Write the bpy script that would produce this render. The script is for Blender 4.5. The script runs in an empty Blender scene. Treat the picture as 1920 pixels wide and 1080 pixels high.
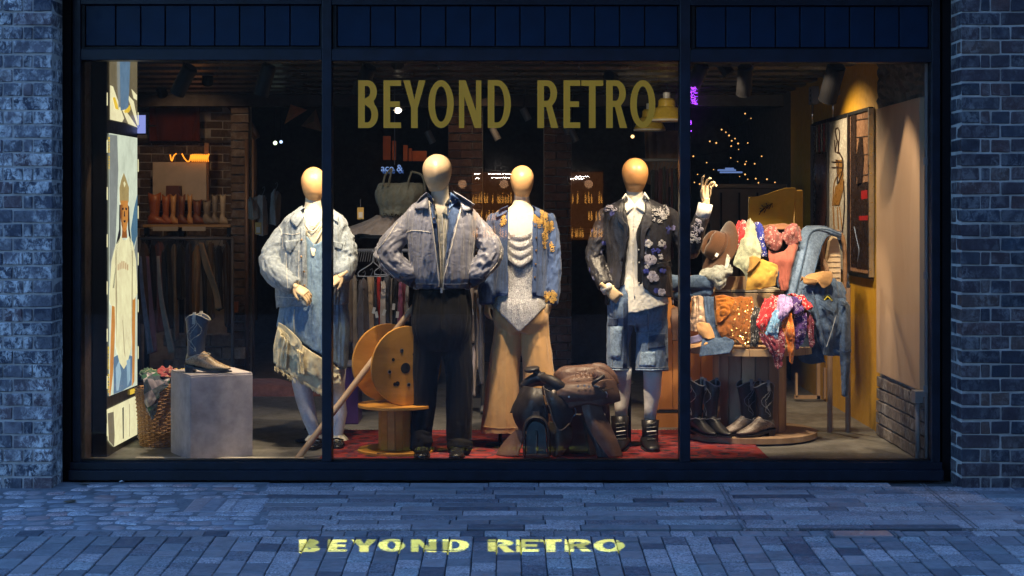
import bpy, bmesh, math, random
import numpy as np
from mathutils import Vector, Matrix
from mathutils.bvhtree import BVHTree
R = math.radians
rnd = random.Random(7)
scene = bpy.context.scene
COL = scene.collection

# ------------------------------------------------------------------ camera
CAM_Y, CAM_Z, FPX, VX, VY = -9.1, 1.52, 3000.0, 950.0, 395.0
cd = bpy.data.cameras.new("camera")
cam = bpy.data.objects.new("camera", cd)
COL.objects.link(cam)
cam.location = (0, CAM_Y, CAM_Z)
cam.rotation_euler = (R(90), 0, 0)
cd.sensor_width = 36
cd.lens = FPX / 1920 * 36
cd.shift_x = (960 - VX) / 1920
cd.shift_y = (VY - 540) / 1920
cd.clip_start = 0.1
cd.clip_end = 500
scene.camera = cam
scene.render.resolution_x = 1024
scene.render.resolution_y = 576

# ------------------------------------------------------------------ world: dusk sky
world = bpy.data.worlds.new("World")
scene.world = world
world.use_nodes = True
wn = world.node_tree
wn.nodes.clear()
sky = wn.nodes.new("ShaderNodeTexSky")
sky.sky_type = 'NISHITA'
sky.sun_disc = False
sky.sun_elevation = R(34)
sky.sun_rotation = R(0)
tint = wn.nodes.new("ShaderNodeMix"); tint.data_type = 'RGBA'; tint.blend_type = 'MULTIPLY'
tint.inputs[0].default_value = 1.0
tint.inputs[7].default_value = (0.44, 0.69, 1.0, 1)     # camera balanced for the tungsten shop light
bg = wn.nodes.new("ShaderNodeBackground"); bg.inputs[1].default_value = 0.15
wo = wn.nodes.new("ShaderNodeOutputWorld")
wn.links.new(sky.outputs[0], tint.inputs[6]); wn.links.new(tint.outputs[2], bg.inputs[0]); wn.links.new(bg.outputs[0], wo.inputs[0])
scene.view_settings.view_transform = 'Standard'
scene.view_settings.look = 'None'
scene.view_settings.gamma = 1
scene.view_settings.exposure = 2.1
scene.render.engine = 'CYCLES'
scene.cycles.max_bounces = 8
scene.cycles.transparent_max_bounces = 12
scene.cycles.sample_clamp_indirect = 4
scene.cycles.caustics_reflective = False
scene.cycles.caustics_refractive = False

# ------------------------------------------------------------------ helpers
def W(px, py, y):
    """world point at depth y that the photograph shows at (px,py): used only to take measurements"""
    D = y - CAM_Y
    return Vector(((px - VX) / FPX * D, y, CAM_Z - (py - VY) / FPX * D))
def SC(y):
    return (y - CAM_Y) / FPX
def project(V):
    D = V[:, 1] - CAM_Y
    return VX + V[:, 0] / D * FPX, VY + (CAM_Z - V[:, 2]) / D * FPX
FLOOR = 0.05
def gz(y):                       # the pavement falls away from the shop
    return 0.04 * y if y < 0 else 0.0

ORG = {}
def tag(o, label=None, cat=None, group=None, kind=None):
    if label: o['label'] = label
    if cat: o['category'] = cat
    if group: o['group'] = group
    if kind: o['kind'] = kind
    return o
def thing(name, loc, label, cat, group=None):
    o = bpy.data.objects.new(name, None)
    o.empty_display_size = 0.1
    o.location = loc
    COL.objects.link(o)
    ORG[o.name] = Vector(loc)
    return tag(o, label, cat, group)
def mesh_obj(name, V, F, mat, parent=None, smooth=False, bevel=0, solid=0, label=None, sub=0, auto=None, soff=-1):
    org = ORG[parent.name] if parent is not None else Vector((0, 0, 0))
    me = bpy.data.meshes.new(name)
    me.from_pydata([(v[0] - org[0], v[1] - org[1], v[2] - org[2]) for v in V], [], F)
    me.update()
    if smooth:
        me.polygons.foreach_set('use_smooth', [True] * len(me.polygons))
    o = bpy.data.objects.new(name, me)
    COL.objects.link(o)
    if parent is not None: o.parent = parent
    ORG[o.name] = org
    if isinstance(mat, (list, tuple)):
        for m in mat: me.materials.append(m)
    elif mat: me.materials.append(mat)
    if solid:
        m = o.modifiers.new('solid', 'SOLIDIFY'); m.thickness = solid; m.offset = soff
    if bevel:
        m = o.modifiers.new('bevel', 'BEVEL'); m.width = bevel; m.segments = 2; m.limit_method = 'ANGLE'
    if sub:
        m = o.modifiers.new('sub', 'SUBSURF'); m.levels = sub; m.render_levels = sub
    if label: o['label'] = label
    return o

class MB:
    def __init__(s): s.V = []; s.F = []
    def add(s, V, F):
        n = len(s.V); s.V += [tuple(v) for v in V]; s.F += [tuple(i + n for i in f) for f in F]; return s
    def box(s, x0, x1, y0, y1, z0, z1):
        return s.add([(x0,y0,z0),(x1,y0,z0),(x1,y1,z0),(x0,y1,z0),(x0,y0,z1),(x1,y0,z1),(x1,y1,z1),(x0,y1,z1)],
                     [(0,3,2,1),(4,5,6,7),(0,1,5,4),(1,2,6,5),(2,3,7,6),(3,0,4,7)])
    def obox(s, M, dx, dy, dz):
        V = [M @ Vector((sx*dx/2, sy*dy/2, sz*dz/2)) for sz in (-1,1) for sx, sy in ((-1,-1),(1,-1),(1,1),(-1,1))]
        return s.add(V, [(0,3,2,1),(4,5,6,7),(0,1,5,4),(1,2,6,5),(2,3,7,6),(3,0,4,7)])
    def loft(s, rings, cap=True, closed=True):
        n = len(rings[0]); V = [p for r in rings for p in r]; F = []
        for i in range(len(rings)-1):
            for j in range(n if closed else n-1):
                k = (j+1) % n
                F.append((i*n+j, i*n+k, (i+1)*n+k, (i+1)*n+j))
        if cap and closed:
            F.append(tuple(range(n-1, -1, -1))); F.append(tuple((len(rings)-1)*n + j for j in range(n)))
        return s.add(V, F)
    def tube(s, pts, r, n=10, cap=True):
        pts = [Vector(p) for p in pts]
        if not isinstance(r, (list, tuple)): r = [r]*len(pts)
        rings = []; prev = None
        for i, p in enumerate(pts):
            t = (pts[min(i+1,len(pts)-1)] - pts[max(i-1,0)])
            t = t.normalized() if t.length > 1e-9 else Vector((0,0,1))
            if prev is None:
                a = t.cross(Vector((0,0,1)));
                if a.length < .1: a = t.cross(Vector((0,1,0)))
            else:
                a = prev - t * prev.dot(t)
                if a.length < 1e-6: a = t.cross(Vector((0,1,0)))
            a.normalize(); prev = a; b = t.cross(a)
            rr = r[i]; ra, rb = (rr if isinstance(rr, (list,tuple)) else (rr, rr))
            rings.append([p + a*math.cos(q)*ra + b*math.sin(q)*rb for q in [2*math.pi*k/n for k in range(n)]])
        return s.loft(rings, cap)
    def lathe(s, prof, M=None, n=24, cap=True):
        M = M or Matrix()
        rings = [[M @ Vector((r*math.cos(2*math.pi*k/n), r*math.sin(2*math.pi*k/n), z)) for k in range(n)] for r, z in prof]
        return s.loft(rings, cap)
    def obj(s, name, mat, parent=None, **k):
        return mesh_obj(name, s.V, s.F, mat, parent, **k)

def frame_to(p, d, up=(0,0,1)):
    """matrix at p whose local z looks along d"""
    z = Vector(d).normalized(); u = Vector(up)
    x = u.cross(z)
    if x.length < 1e-4: x = Vector((1,0,0))
    x.normalize(); y = z.cross(x)
    M = Matrix((x, y, z)).transposed().to_4x4(); M.translation = Vector(p)
    return M

# ---- numpy value noise
_rs = np.random.RandomState(3)
_tab = _rs.rand(4096)
def vnoise(P, seed=0):
    P = np.asarray(P, float); i = np.floor(P).astype(np.int64); f = P - i; f = f*f*(3-2*f)
    def h(a, b, c): return _tab[((a*73 + b*1321 + c*2917 + seed*577) ^ ((a*7+b*13+c*29) >> 2)) & 4095]
    x, y, z = i[:,0], i[:,1], i[:,2]; fx, fy, fz = f[:,0], f[:,1], f[:,2]
    def l(a, b, t): return a + (b-a)*t
    r = l(l(l(h(x,y,z),h(x+1,y,z),fx), l(h(x,y+1,z),h(x+1,y+1,z),fx), fy),
          l(l(h(x,y,z+1),h(x+1,y,z+1),fx), l(h(x,y+1,z+1),h(x+1,y+1,z+1),fx), fy), fz)
    return r*2-1
def ridged(P, seed=0):
    return 1 - 2*np.abs(vnoise(P, seed))
def inpoly(x, y, poly):
    r = np.zeros(len(x), bool); n = len(poly); j = n-1
    for i in range(n):
        xi, yi = poly[i]; xj, yj = poly[j]
        if yi != yj:
            c = ((yi > y) != (yj > y)) & (x < (xj-xi)*(y-yi)/(yj-yi)+xi)
            r ^= c
        j = i
    return r

def remesh(V, F, voxel, smooth=3):
    me = bpy.data.meshes.new('tmp'); me.from_pydata([tuple(v) for v in V], [], F)
    o = bpy.data.objects.new('tmp', me); COL.objects.link(o)
    m = o.modifiers.new('r', 'REMESH'); m.mode = 'VOXEL'; m.voxel_size = voxel
    dg = bpy.context.evaluated_depsgraph_get()
    e = o.evaluated_get(dg); em = e.to_mesh()
    n = len(em.vertices); co = np.empty(n*3); em.vertices.foreach_get('co', co); co = co.reshape(-1, 3).copy()
    Fo = [tuple(p.vertices) for p in em.polygons]
    ed = np.empty(len(em.edges)*2, int); em.edges.foreach_get('vertices', ed); ed = ed.reshape(-1, 2).copy()
    e.to_mesh_clear()
    bpy.data.objects.remove(o); bpy.data.meshes.remove(me)
    co = lap(co, ed, smooth)
    return co, Fo, ed
def lap(co, ed, it):
    for _ in range(it):
        s = np.zeros_like(co); c = np.zeros(len(co))
        for k in range(3):
            s[:,k] = np.bincount(ed[:,0], co[ed[:,1],k], len(co)) + np.bincount(ed[:,1], co[ed[:,0],k], len(co))
        c = np.bincount(ed[:,0], minlength=len(co)) + np.bincount(ed[:,1], minlength=len(co))
        co = co*0.4 + 0.6*s/np.maximum(c,1)[:,None]
    return co
def vnormals(V, F):
    A = np.array([f[:4] if len(f) >= 4 else (f[0],f[1],f[2],f[2]) for f in F])
    n = np.cross(V[A[:,2]]-V[A[:,0]], V[A[:,3]]-V[A[:,1]])
    N = np.zeros_like(V)
    for k in range(4):
        for c in range(3): N[:,c] += np.bincount(A[:,k], n[:,c], len(V))
    return N/np.maximum(np.linalg.norm(N, axis=1), 1e-12)[:,None]

def resample(pts, n):
    """catmull-rom through rows of numbers"""
    P = np.array(pts, float)
    if len(P) == 1: return np.repeat(P, n, 0)
    t = np.linspace(0, len(P)-1, n); i = np.minimum(t.astype(int), len(P)-2); f = (t-i)[:,None]
    p0 = P[np.maximum(i-1,0)]; p1 = P[i]; p2 = P[i+1]; p3 = P[np.minimum(i+2,len(P)-1)]
    if len(P) == 2: return p1+(p2-p1)*f
    return .5*((2*p1)+(-p0+p2)*f+(2*p0-5*p1+4*p2-p3)*f*f+(-p0+3*p1-3*p2+p3)*f**3)

def garment(chains, voxel=0.008, smooth=3, seed=0, cut=None):
    """chains: ('torso', [(px,py,y,halfwidth_px,halfdepth_m)...], wr) horizontal rings; ('limb', [(px,py,y,r_px)...], wr)
       wr = (amp, along_freq, around_freq[, mid, spread])"""
    mb = MB(); axes = []
    for kind, rows, wr in chains:
        n = max(12, len(rows)*4); Rw = resample(rows, n)
        if kind == 'torso':
            rings = []; ax = []
            for px, py, y, hw, hd in Rw:
                c = W(px, py, y); a = hw*SC(y); ring = []
                for k in range(28):
                    q = 2*math.pi*k/28; cs, sn = math.cos(q), math.sin(q); e = .82
                    ring.append((c.x + a*abs(cs)**e*(1 if cs>0 else -1), c.y + hd*abs(sn)**e*(1 if sn>0 else -1), c.z))
                rings.append(ring); ax.append((c.x, c.y, c.z, (a+hd)/2))
            if rings[0][0][2] > rings[-1][0][2]: rings = [r[::-1] for r in rings]
            mb.loft([[tuple(p) for p in r] for r in rings])
        else:
            P = [W(a[0], a[1], a[2]) for a in Rw]; rr = [a[3]*SC(a[2]) for a in Rw]
            # rounded ends
            d0 = (P[0]-P[1]).normalized(); d1 = (P[-1]-P[-2]).normalized()
            P = [P[0]+d0*rr[0]*.5] + P + [P[-1]+d1*rr[-1]*.12]; rr = [rr[0]*.7]+rr+[rr[-1]*.92]
            mb.tube(P, rr, 18); ax = [(p.x, p.y, p.z, r) for p, r in zip(P, rr)]
        axes.append((kind, np.array(ax), wr))
    V, F, ed = remesh(mb.V, mb.F, voxel, smooth)
    N = vnormals(V, F)
    best = np.full(len(V), 1e9); disp = np.zeros(len(V))
    for ci, (kind, ax, wr) in enumerate(axes):
        A = ax[:-1,:3]; B = ax[1:,:3]; L = np.linalg.norm(B-A, axis=1); cum = np.concatenate([[0], np.cumsum(L)]); tot = cum[-1]
        d = np.full(len(V), 1e9); t = np.zeros(len(V)); q = np.zeros((len(V),3)); rr = np.ones(len(V))
        if kind == 'torso':
            o_ = np.argsort(ax[:,2]); zz = ax[o_,2]; zc = np.clip(V[:,2], zz[0], zz[-1])
            cx = np.interp(zc, zz, ax[o_,0]); cy = np.interp(zc, zz, ax[o_,1]); rr = np.interp(zc, zz, ax[o_,3])
            h = np.stack([V[:,0]-cx, V[:,1]-cy, np.zeros(len(V))], 1); di = np.linalg.norm(h, axis=1); q = h/np.maximum(di,1e-6)[:,None]
            d = di-rr*1.12; t = zz[-1]-zc
        near = np.full(len(V), 1e9)
        for i in range(len(A) if kind != 'torso' else 0):
            ab = B[i]-A[i]; u = np.clip(((V-A[i])@ab)/max(ab@ab,1e-9), 0, 1)
            c = A[i]+u[:,None]*ab; di = np.linalg.norm(V-c, axis=1); r_ = ax[i,3]*(1-u)+ax[i+1,3]*u
            m = di < near
            near[m] = di[m]; d[m] = (di-r_)[m]; t[m] = cum[i]+u[m]*L[i]; q[m] = (V-c)[m]/np.maximum(di[m],1e-6)[:,None]; rr[m] = r_[m]
        amp, fa, fr = wr[:3]
        tn = t/max(tot,1e-6)
        prof = np.ones(len(V))
        if len(wr) > 3: prof = .3+np.exp(-((tn-wr[3])/wr[4])**2)
        sk = .35*fa if kind != 'torso' else 0
        P1 = np.stack([t*fa + 1.1*vnoise(q*1.3+ci*7, seed) + q[:,0]*.9, q[:,0]*fr+q[:,2]*fr*.5+t*fa*.22, q[:,1]*fr+ci*9+1.3*vnoise(np.stack([t*6,q[:,0]*2,q[:,1]*2],1), seed+3)], 1)
        r1 = ridged(P1, seed+ci); w = .85*np.sign(r1)*np.abs(r1)**1.3+.38*ridged(P1*1.8+3, seed+ci+5)+.35*vnoise(P1*.45, seed+9)
        dd = amp*prof*w
        m = d < best
        blend = d+ (0 if kind=='limb' else .004)
        m = blend < best
        best[m] = blend[m]; disp[m] = dd[m]
    # soften the seam between fields
    D3 = np.stack([disp]*3, 1); D3 = lap(D3, ed, 1); V = V + N*D3[:,:1]
    if cut is not None:
        N = vnormals(V, F); px, py = project(V); kill = cut(V, N, px, py)
        keep = [f for f in F if not all(kill[i] for i in f)]
        used = sorted(set(i for f in keep for i in f)); mp = {o: k for k, o in enumerate(used)}
        V = V[used]; F = [tuple(mp[i] for i in f) for f in keep]
        cnt = {}
        for f in F:
            for i in range(len(f)):
                a, b_ = f[i], f[(i+1) % len(f)]; k_ = (a, b_) if a < b_ else (b_, a); cnt[k_] = cnt.get(k_, 0)+1
        be = np.array([k_ for k_, c_ in cnt.items() if c_ == 1])
        if len(be):
            for _ in range(7):
                s = np.zeros_like(V)
                for c in range(3): s[:,c] = np.bincount(be[:,0], V[be[:,1],c], len(V))+np.bincount(be[:,1], V[be[:,0],c], len(V))
                n_ = np.bincount(be[:,0], minlength=len(V))+np.bincount(be[:,1], minlength=len(V)); m = n_ >= 2
                V[m] = V[m]*.45+.55*s[m]/n_[m][:,None]
    return V, F
def bvh_of(V, F): return BVHTree.FromPolygons([tuple(v) for v in V], F)
def hit(bvh, px, py, off=0.0, dflt=1.0):
    o = Vector((0, CAM_Y, CAM_Z)); d = (W(px, py, dflt)-o).normalized()
    p, n, i, dist = bvh.ray_cast(o, d)
    if p is None: return None, None
    if n.dot(d) > 0: n = -n
    return p+n*off, n
def on_patch(bvh, rows, off=.004, nu=8, nv=8, y=1.0, bulge=0):
    """patch whose corners/rows are read in the picture, lying on a garment"""
    G = grid(rows, nu, nv); V = []; lasty = y
    for v in range(nv):
        for u in range(nu):
            px, py = G[v][u][:2]
            p, n = hit(bvh, px, py, 0)
            if p is None: p = W(px, py, lasty); n = Vector((0,-1,0))
            lasty = p.y
            V.append(p + Vector((0,-1,0))*(off + bulge*math.sin(math.pi*u/(nu-1))*math.sin(math.pi*v/(nv-1))) + n*.001)
    F = [(v*nu+u, v*nu+u+1, (v+1)*nu+u+1, (v+1)*nu+u) for v in range(nv-1) for u in range(nu-1)]
    return V, F
def grid(rows, nu, nv):
    R1 = [resample(r, nu) for r in rows]
    R1 = np.array(R1); out = np.stack([resample(R1[:,u,:], nv) for u in range(nu)], 1)
    return out
def patch(rows, nu=24, nv=24, fold=None, seed=0, crumple=0, fray=0):
    """cloth sheet through a control grid of (px,py,y); fold=(amp, number across, number down)"""
    G = grid(rows, nu, nv); P = np.zeros((nv*nu, 3)); UV = np.zeros((nv*nu, 2))
    for v in range(nv):
        for u in range(nu):
            P[v*nu+u] = W(*G[v][u]); UV[v*nu+u] = (u/(nu-1), v/(nv-1))
    F = [(v*nu+u, v*nu+u+1, (v+1)*nu+u+1, (v+1)*nu+u) for v in range(nv-1) for u in range(nu-1)]
    N = vnormals(P, F)
    N[N[:,1] > 0] *= 1
    if fold:
        a, fu, fv = fold
        q = np.stack([UV[:,0]*fu+.6*vnoise(np.stack([UV[:,0]*2, UV[:,1]*2.3, UV[:,0]*0+seed], 1), seed), UV[:,1]*fv, np.full(len(UV), seed*1.7)], 1)
        w = .7*ridged(q, seed)+.4*vnoise(q*1.9, seed+1)
        P = P + N*(a*w)[:,None]
    if crumple:
        P = P + N*(crumple*(.9*ridged(P*20+vnoise(P*9,seed)[:,None]*1.5, seed+4)+.35*ridged(P*47, seed+6)))[:,None]
    if fray:
        last = (UV[:,1] > .999); P[last,2] += fray*vnoise(P[last]*140, seed)
    return P, F
def cloth(name, rows, mat, parent=None, thick=.004, label=None, nu=24, nv=24, **k):
    V, F = patch(rows, nu, nv, **k)
    return mesh_obj(name, V, F, mat, parent, smooth=True, solid=thick, label=label, soff=0)

# ------------------------------------------------------------------ materials
MATS = {}
def nodemat(name):
    m = bpy.data.materials.new(name); m.use_nodes = True
    nt = m.node_tree; b = nt.nodes['Principled BSDF']; MATS[name] = m
    return m, nt, b
def ramp(nt, src, stops):
    r = nt.nodes.new('ShaderNodeValToRGB'); e = r.color_ramp.elements
    while len(e) < len(stops): e.new(.5)
    for k, (p, c) in enumerate(stops):
        e[k].position = p; e[k].color = (*c, 1) if len(c) == 3 else c
    nt.links.new(src, r.inputs[0]); return r
def mapping(nt, scale=(1,1,1), rot=(0,0,0), coord='Object'):
    tc = nt.nodes.new('ShaderNodeTexCoord'); mp = nt.nodes.new('ShaderNodeMapping')
    mp.inputs['Scale'].default_value = scale; mp.inputs['Rotation'].default_value = rot
    nt.links.new(tc.outputs[coord], mp.inputs[0]); return mp.outputs[0]
def noise(nt, vec, scale, detail=4, rough=.55, dist=0):
    n = nt.nodes.new('ShaderNodeTexNoise'); n.inputs['Scale'].default_value = scale; n.inputs['Detail'].default_value = detail
    n.inputs['Roughness'].default_value = rough; n.inputs['Distortion'].default_value = dist
    nt.links.new(vec, n.inputs['Vector']); return n.outputs[0]
def voro(nt, vec, scale, feature='F1', out='Distance', rand=1):
    n = nt.nodes.new('ShaderNodeTexVoronoi'); n.feature = feature; n.inputs['Scale'].default_value = scale
    n.inputs['Randomness'].default_value = rand
    nt.links.new(vec, n.inputs['Vector']); return n.outputs[out]
def mixc(nt, fac, a, b, mode='MIX'):
    n = nt.nodes.new('ShaderNodeMix'); n.data_type = 'RGBA'; n.blend_type = mode
    for i, v in ((0, fac), (6, a), (7, b)):
        if hasattr(v, 'links'): nt.links.new(v, n.inputs[i])
        else: n.inputs[i].default_value = v if i == 0 else ((*v, 1) if len(v) == 3 else v)
    return n.outputs[2]
def bumpn(nt, h, strength, dist=.01, prev=None):
    n = nt.nodes.new('ShaderNodeBump'); n.inputs['Strength'].default_value = strength; n.inputs['Distance'].default_value = dist
    nt.links.new(h, n.inputs['Height'])
    if prev: nt.links.new(prev, n.inputs['Normal'])
    return n.outputs[0]
def vmath(nt, a, b, op='MULTIPLY'):
    n = nt.nodes.new('ShaderNodeMath'); n.operation = op
    for i, v in ((0, a), (1, b)):
        if hasattr(v, 'links'): nt.links.new(v, n.inputs[i])
        else: n.inputs[i].default_value = v
    return n.outputs[0]
def fabric(name, col, var=.25, rough=.85, scale=14, weave=900, wstr=.25, wrinkle=.35, sheen=.2, col2=None, metal=0, fade=0):
    m, nt, b = nodemat(name); v = mapping(nt)
    c1 = tuple(min(1, x*(1+var)) for x in col); c0 = tuple(x*(1-var) for x in col)
    n = noise(nt, v, scale, 6, .65); r = ramp(nt, n, [(.3, c0), (.7, col2 or c1)])
    base = r.outputs[0]
    if fade:
        n2 = noise(nt, v, 60, 5, .7); f = ramp(nt, n2, [(.42, (0,0,0)), (.7, (1,1,1))]).outputs[0]
        base = mixc(nt, vmath(nt, f, fade), base, tuple(min(.9, x*2.0+.06) for x in col))
    nt.links.new(base, b.inputs['Base Color']); b.inputs['Roughness'].default_value = rough; b.inputs['Metallic'].default_value = metal; b.inputs['Specular IOR Level'].default_value = .5 if rough < .55 else .18
    if 'Sheen Weight' in b.inputs: b.inputs['Sheen Weight'].default_value = sheen
    nn = bumpn(nt, noise(nt, v, 24, 5, .6, .8), wrinkle, .014)
    nn = bumpn(nt, noise(nt, v, weave, 2, .5), wstr, .0015, nn)
    nt.links.new(nn, b.inputs['Normal']); return m
def plain(name, col, rough=.5, metal=0, bump=.1, bscale=60, var=.12, spec=.5, coat=0):
    m, nt, b = nodemat(name); v = mapping(nt)
    r = ramp(nt, noise(nt, v, 9, 6, .65), [(.3, tuple(x*(1-var) for x in col)), (.7, tuple(min(1,x*(1+var)) for x in col))])
    nt.links.new(r.outputs[0], b.inputs['Base Color']); b.inputs['Metallic'].default_value = metal
    rr = ramp(nt, noise(nt, v, 22, 5, .6), [(.3, (rough*.8,)*3), (.7, (min(1,rough*1.25),)*3)])
    nt.links.new(rr.outputs[0], b.inputs['Roughness']); b.inputs['Specular IOR Level'].default_value = spec
    if coat: b.inputs['Coat Weight'].default_value = coat
    nt.links.new(bumpn(nt, noise(nt, v, bscale, 4), bump, .004), b.inputs['Normal']); return m
def woodm(name, c0, c1, rough=.55, scale=(3,3,40), rot=(0,0,0), bump=.15, rings=.0):
    m, nt, b = nodemat(name); v = mapping(nt, scale, rot)
    oi = nt.nodes.new('ShaderNodeObjectInfo')
    add = nt.nodes.new('ShaderNodeVectorMath'); add.operation = 'ADD'; sc = nt.nodes.new('ShaderNodeVectorMath'); sc.operation='SCALE'
    sc.inputs[0].default_value = (17, 31, 23); nt.links.new(oi.outputs['Random'], sc.inputs['Scale']); nt.links.new(v, add.inputs[0]); nt.links.new(sc.outputs[0], add.inputs[1])
    v = add.outputs[0]
    n = noise(nt, v, 1.0, 8, .6, .6); r = ramp(nt, n, [(.32, c0), (.52, tuple((a+b_)/2 for a, b_ in zip(c0, c1))), (.68, c1)])
    nt.links.new(r.outputs[0], b.inputs['Base Color']); b.inputs['Roughness'].default_value = rough
    nt.links.new(bumpn(nt, n, bump, .004), b.inputs['Normal']); return m
def emis(name, col, s, base=(0,0,0)):
    m, nt, b = nodemat(name); b.inputs['Base Color'].default_value = (*base, 1)
    b.inputs['Emission Color'].default_value = (*col, 1); b.inputs['Emission Strength'].default_value = s; return m

def spot(name, loc, target, power, angle, blend=.3, col=(1,.78,.52), radius=.02, parent=None):
    l = bpy.data.lights.new(name, 'SPOT'); l.energy = power; l.spot_size = R(angle); l.spot_blend = blend; l.color = col; l.shadow_soft_size = radius
    o = bpy.data.objects.new(name, l); COL.objects.link(o)
    M = frame_to(loc, Vector(loc)-Vector(target))
    o.matrix_world = M
    if parent is not None:
        o.parent = parent; o.matrix_parent_inverse = Matrix.Translation(-ORG[parent.name])
    return o
# ------------------------------------------------------------------ setting materials
def brickmat(name, stops, white=.5, mscale=7):
    m, nt, b = nodemat(name)
    tc = nt.nodes.new('ShaderNodeTexCoord'); oi = nt.nodes.new('ShaderNodeObjectInfo')
    sc = nt.nodes.new('ShaderNodeVectorMath'); sc.operation = 'SCALE'; sc.inputs[0].default_value = (37, 53, 71)
    nt.links.new(oi.outputs['Random'], sc.inputs['Scale'])
    ad = nt.nodes.new('ShaderNodeVectorMath'); nt.links.new(tc.outputs['Object'], ad.inputs[0]); nt.links.new(sc.outputs[0], ad.inputs[1])
    v = ad.outputs[0]
    base = ramp(nt, oi.outputs['Random'], stops).outputs[0]
    n = noise(nt, v, 18, 6, .65)
    base = mixc(nt, vmath(nt, ramp(nt, n, [(.35,(0,0,0)),(.7,(1,1,1))]).outputs[0], .6), base, (.035,.03,.035))
    mp = nt.nodes.new('ShaderNodeMapping'); mp.inputs['Scale'].default_value = (1.3, 1.3, .9); nt.links.new(v, mp.inputs[0])
    w = noise(nt, mp.outputs[0], 19, 9, .8, .5)
    # lime bloom also drifts over the whole wall in world space
    geo = nt.nodes.new('ShaderNodeNewGeometry'); big = noise(nt, geo.outputs['Position'], 4.5, 5, .65)
    wf = vmath(nt, ramp(nt, w, [(.46,(0,0,0)),(.55,(1,1,1))]).outputs[0], ramp(nt, big, [(.42,(.08,.08,.08)),(.60,(1,1,1))]).outputs[0])
    base = mixc(nt, vmath(nt, wf, white), base, (.70,.70,.70))
    nt.links.new(base, b.inputs['Base Color'])
    b.inputs['Specular IOR Level'].default_value = .25
    nt.links.new(ramp(nt, n, [(.3,(.4,)*3),(.7,(.85,)*3)]).outputs[0], b.inputs['Roughness'])
    nn = bumpn(nt, noise(nt, v, 26, 8, .75), .9, .012)
    nn = bumpn(nt, noise(nt, v, 120, 4, .7), .5, .003, nn)
    nt.links.new(nn, b.inputs['Normal']); return m
BL = brickmat('brick_weathered', [(0,(.04,.05,.08)),(.3,(.14,.14,.17)),(.55,(.03,.04,.07)),(.75,(.19,.18,.21)),(1,(.09,.05,.06))], 1.0)
BRT = brickmat('brick_engineering', [(0,(.014,.020,.036)),(.25,(.050,.034,.046)),(.45,(.014,.024,.044)),(.6,(.085,.045,.045)),(.8,(.022,.038,.065)),(1,(.10,.060,.050))], .16)
MORT = plain('mortar_lime', (.36,.34,.33), .95, bump=.8, bscale=90, var=.3)
MORTD = plain('mortar_dirty', (.36,.345,.33), .95, bump=.8, bscale=90, var=.35)
STEEL = plain('painted_steel_navy', (.006,.010,.019), .42, bump=.06, var=.45, spec=.25)
STEELD = plain('black_steel', (.006,.007,.009), .5, bump=.03, spec=.2)
PANEL = plain('fascia_panel_blue', (.003,.015,.038), .45, bump=.06, bscale=8, var=.2, spec=.15)

def stonemat(name, stops, rough_amt=.5, bs=.6):
    m, nt, b = nodemat(name)
    tc = nt.nodes.new('ShaderNodeTexCoord'); oi = nt.nodes.new('ShaderNodeObjectInfo')
    sc = nt.nodes.new('ShaderNodeVectorMath'); sc.operation = 'SCALE'; sc.inputs[0].default_value = (41, 29, 61)
    nt.links.new(oi.outputs['Random'], sc.inputs['Scale'])
    ad = nt.nodes.new('ShaderNodeVectorMath'); nt.links.new(tc.outputs['Object'], ad.inputs[0]); nt.links.new(sc.outputs[0], ad.inputs[1]); v = ad.outputs[0]
    base = ramp(nt, oi.outputs['Random'], stops).outputs[0]
    fine = noise(nt, v, 85, 7, .8)
    # about half of the stones have a flamed, speckled face
    sel = ramp(nt, vmath(nt, vmath(nt, oi.outputs['Random'], 7.31), 1.0, 'MODULO'), [(.44,(0,0,0)),(.5,(1,1,1))]).outputs[0]
    spk = ramp(nt, fine, [(.42,(.6,.6,.6)),(.60,(2.3,2.25,2.2))]).outputs[0]
    base = mixc(nt, vmath(nt, sel, .9), base, mixc(nt, 1.0, base, spk, 'MULTIPLY'))
    base = mixc(nt, .45, base, mixc(nt, 1.0, base, ramp(nt, noise(nt, v, 11, 5, .6), [(.3,(.55,.55,.55)),(.7,(1.4,1.4,1.4))]).outputs[0], 'MULTIPLY'))
    nt.links.new(base, b.inputs['Base Color'])
    nt.links.new(ramp(nt, noise(nt, v, 30, 4), [(.3,(.42,)*3),(.7,(.75,)*3)]).outputs[0], b.inputs['Roughness'])
    nn = bumpn(nt, fine, bs, .006); nn = bumpn(nt, noise(nt, v, 16, 4), .5, .012, nn)
    nt.links.new(nn, b.inputs['Normal']); return m
SETT = stonemat('sett_granite', [(0,(.075,.08,.10)),(.12,(.14,.14,.155)),(.3,(.22,.205,.21)),(.5,(.29,.26,.265)),(.65,(.15,.155,.17)),(.8,(.24,.245,.25)),(.92,(.07,.075,.095)),(1,(.26,.23,.23))])
COBB = stonemat('cobble_worn', [(0,(.2,.2,.22)),(.25,(.26,.25,.27)),(.5,(.3,.28,.29)),(.7,(.3,.2,.19)),(.85,(.36,.35,.36)),(1,(.22,.22,.25))], bs=.35)
GROUT = plain('joint_sand', (.07,.07,.075), .95, bump=.9, bscale=150, var=.4)

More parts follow.
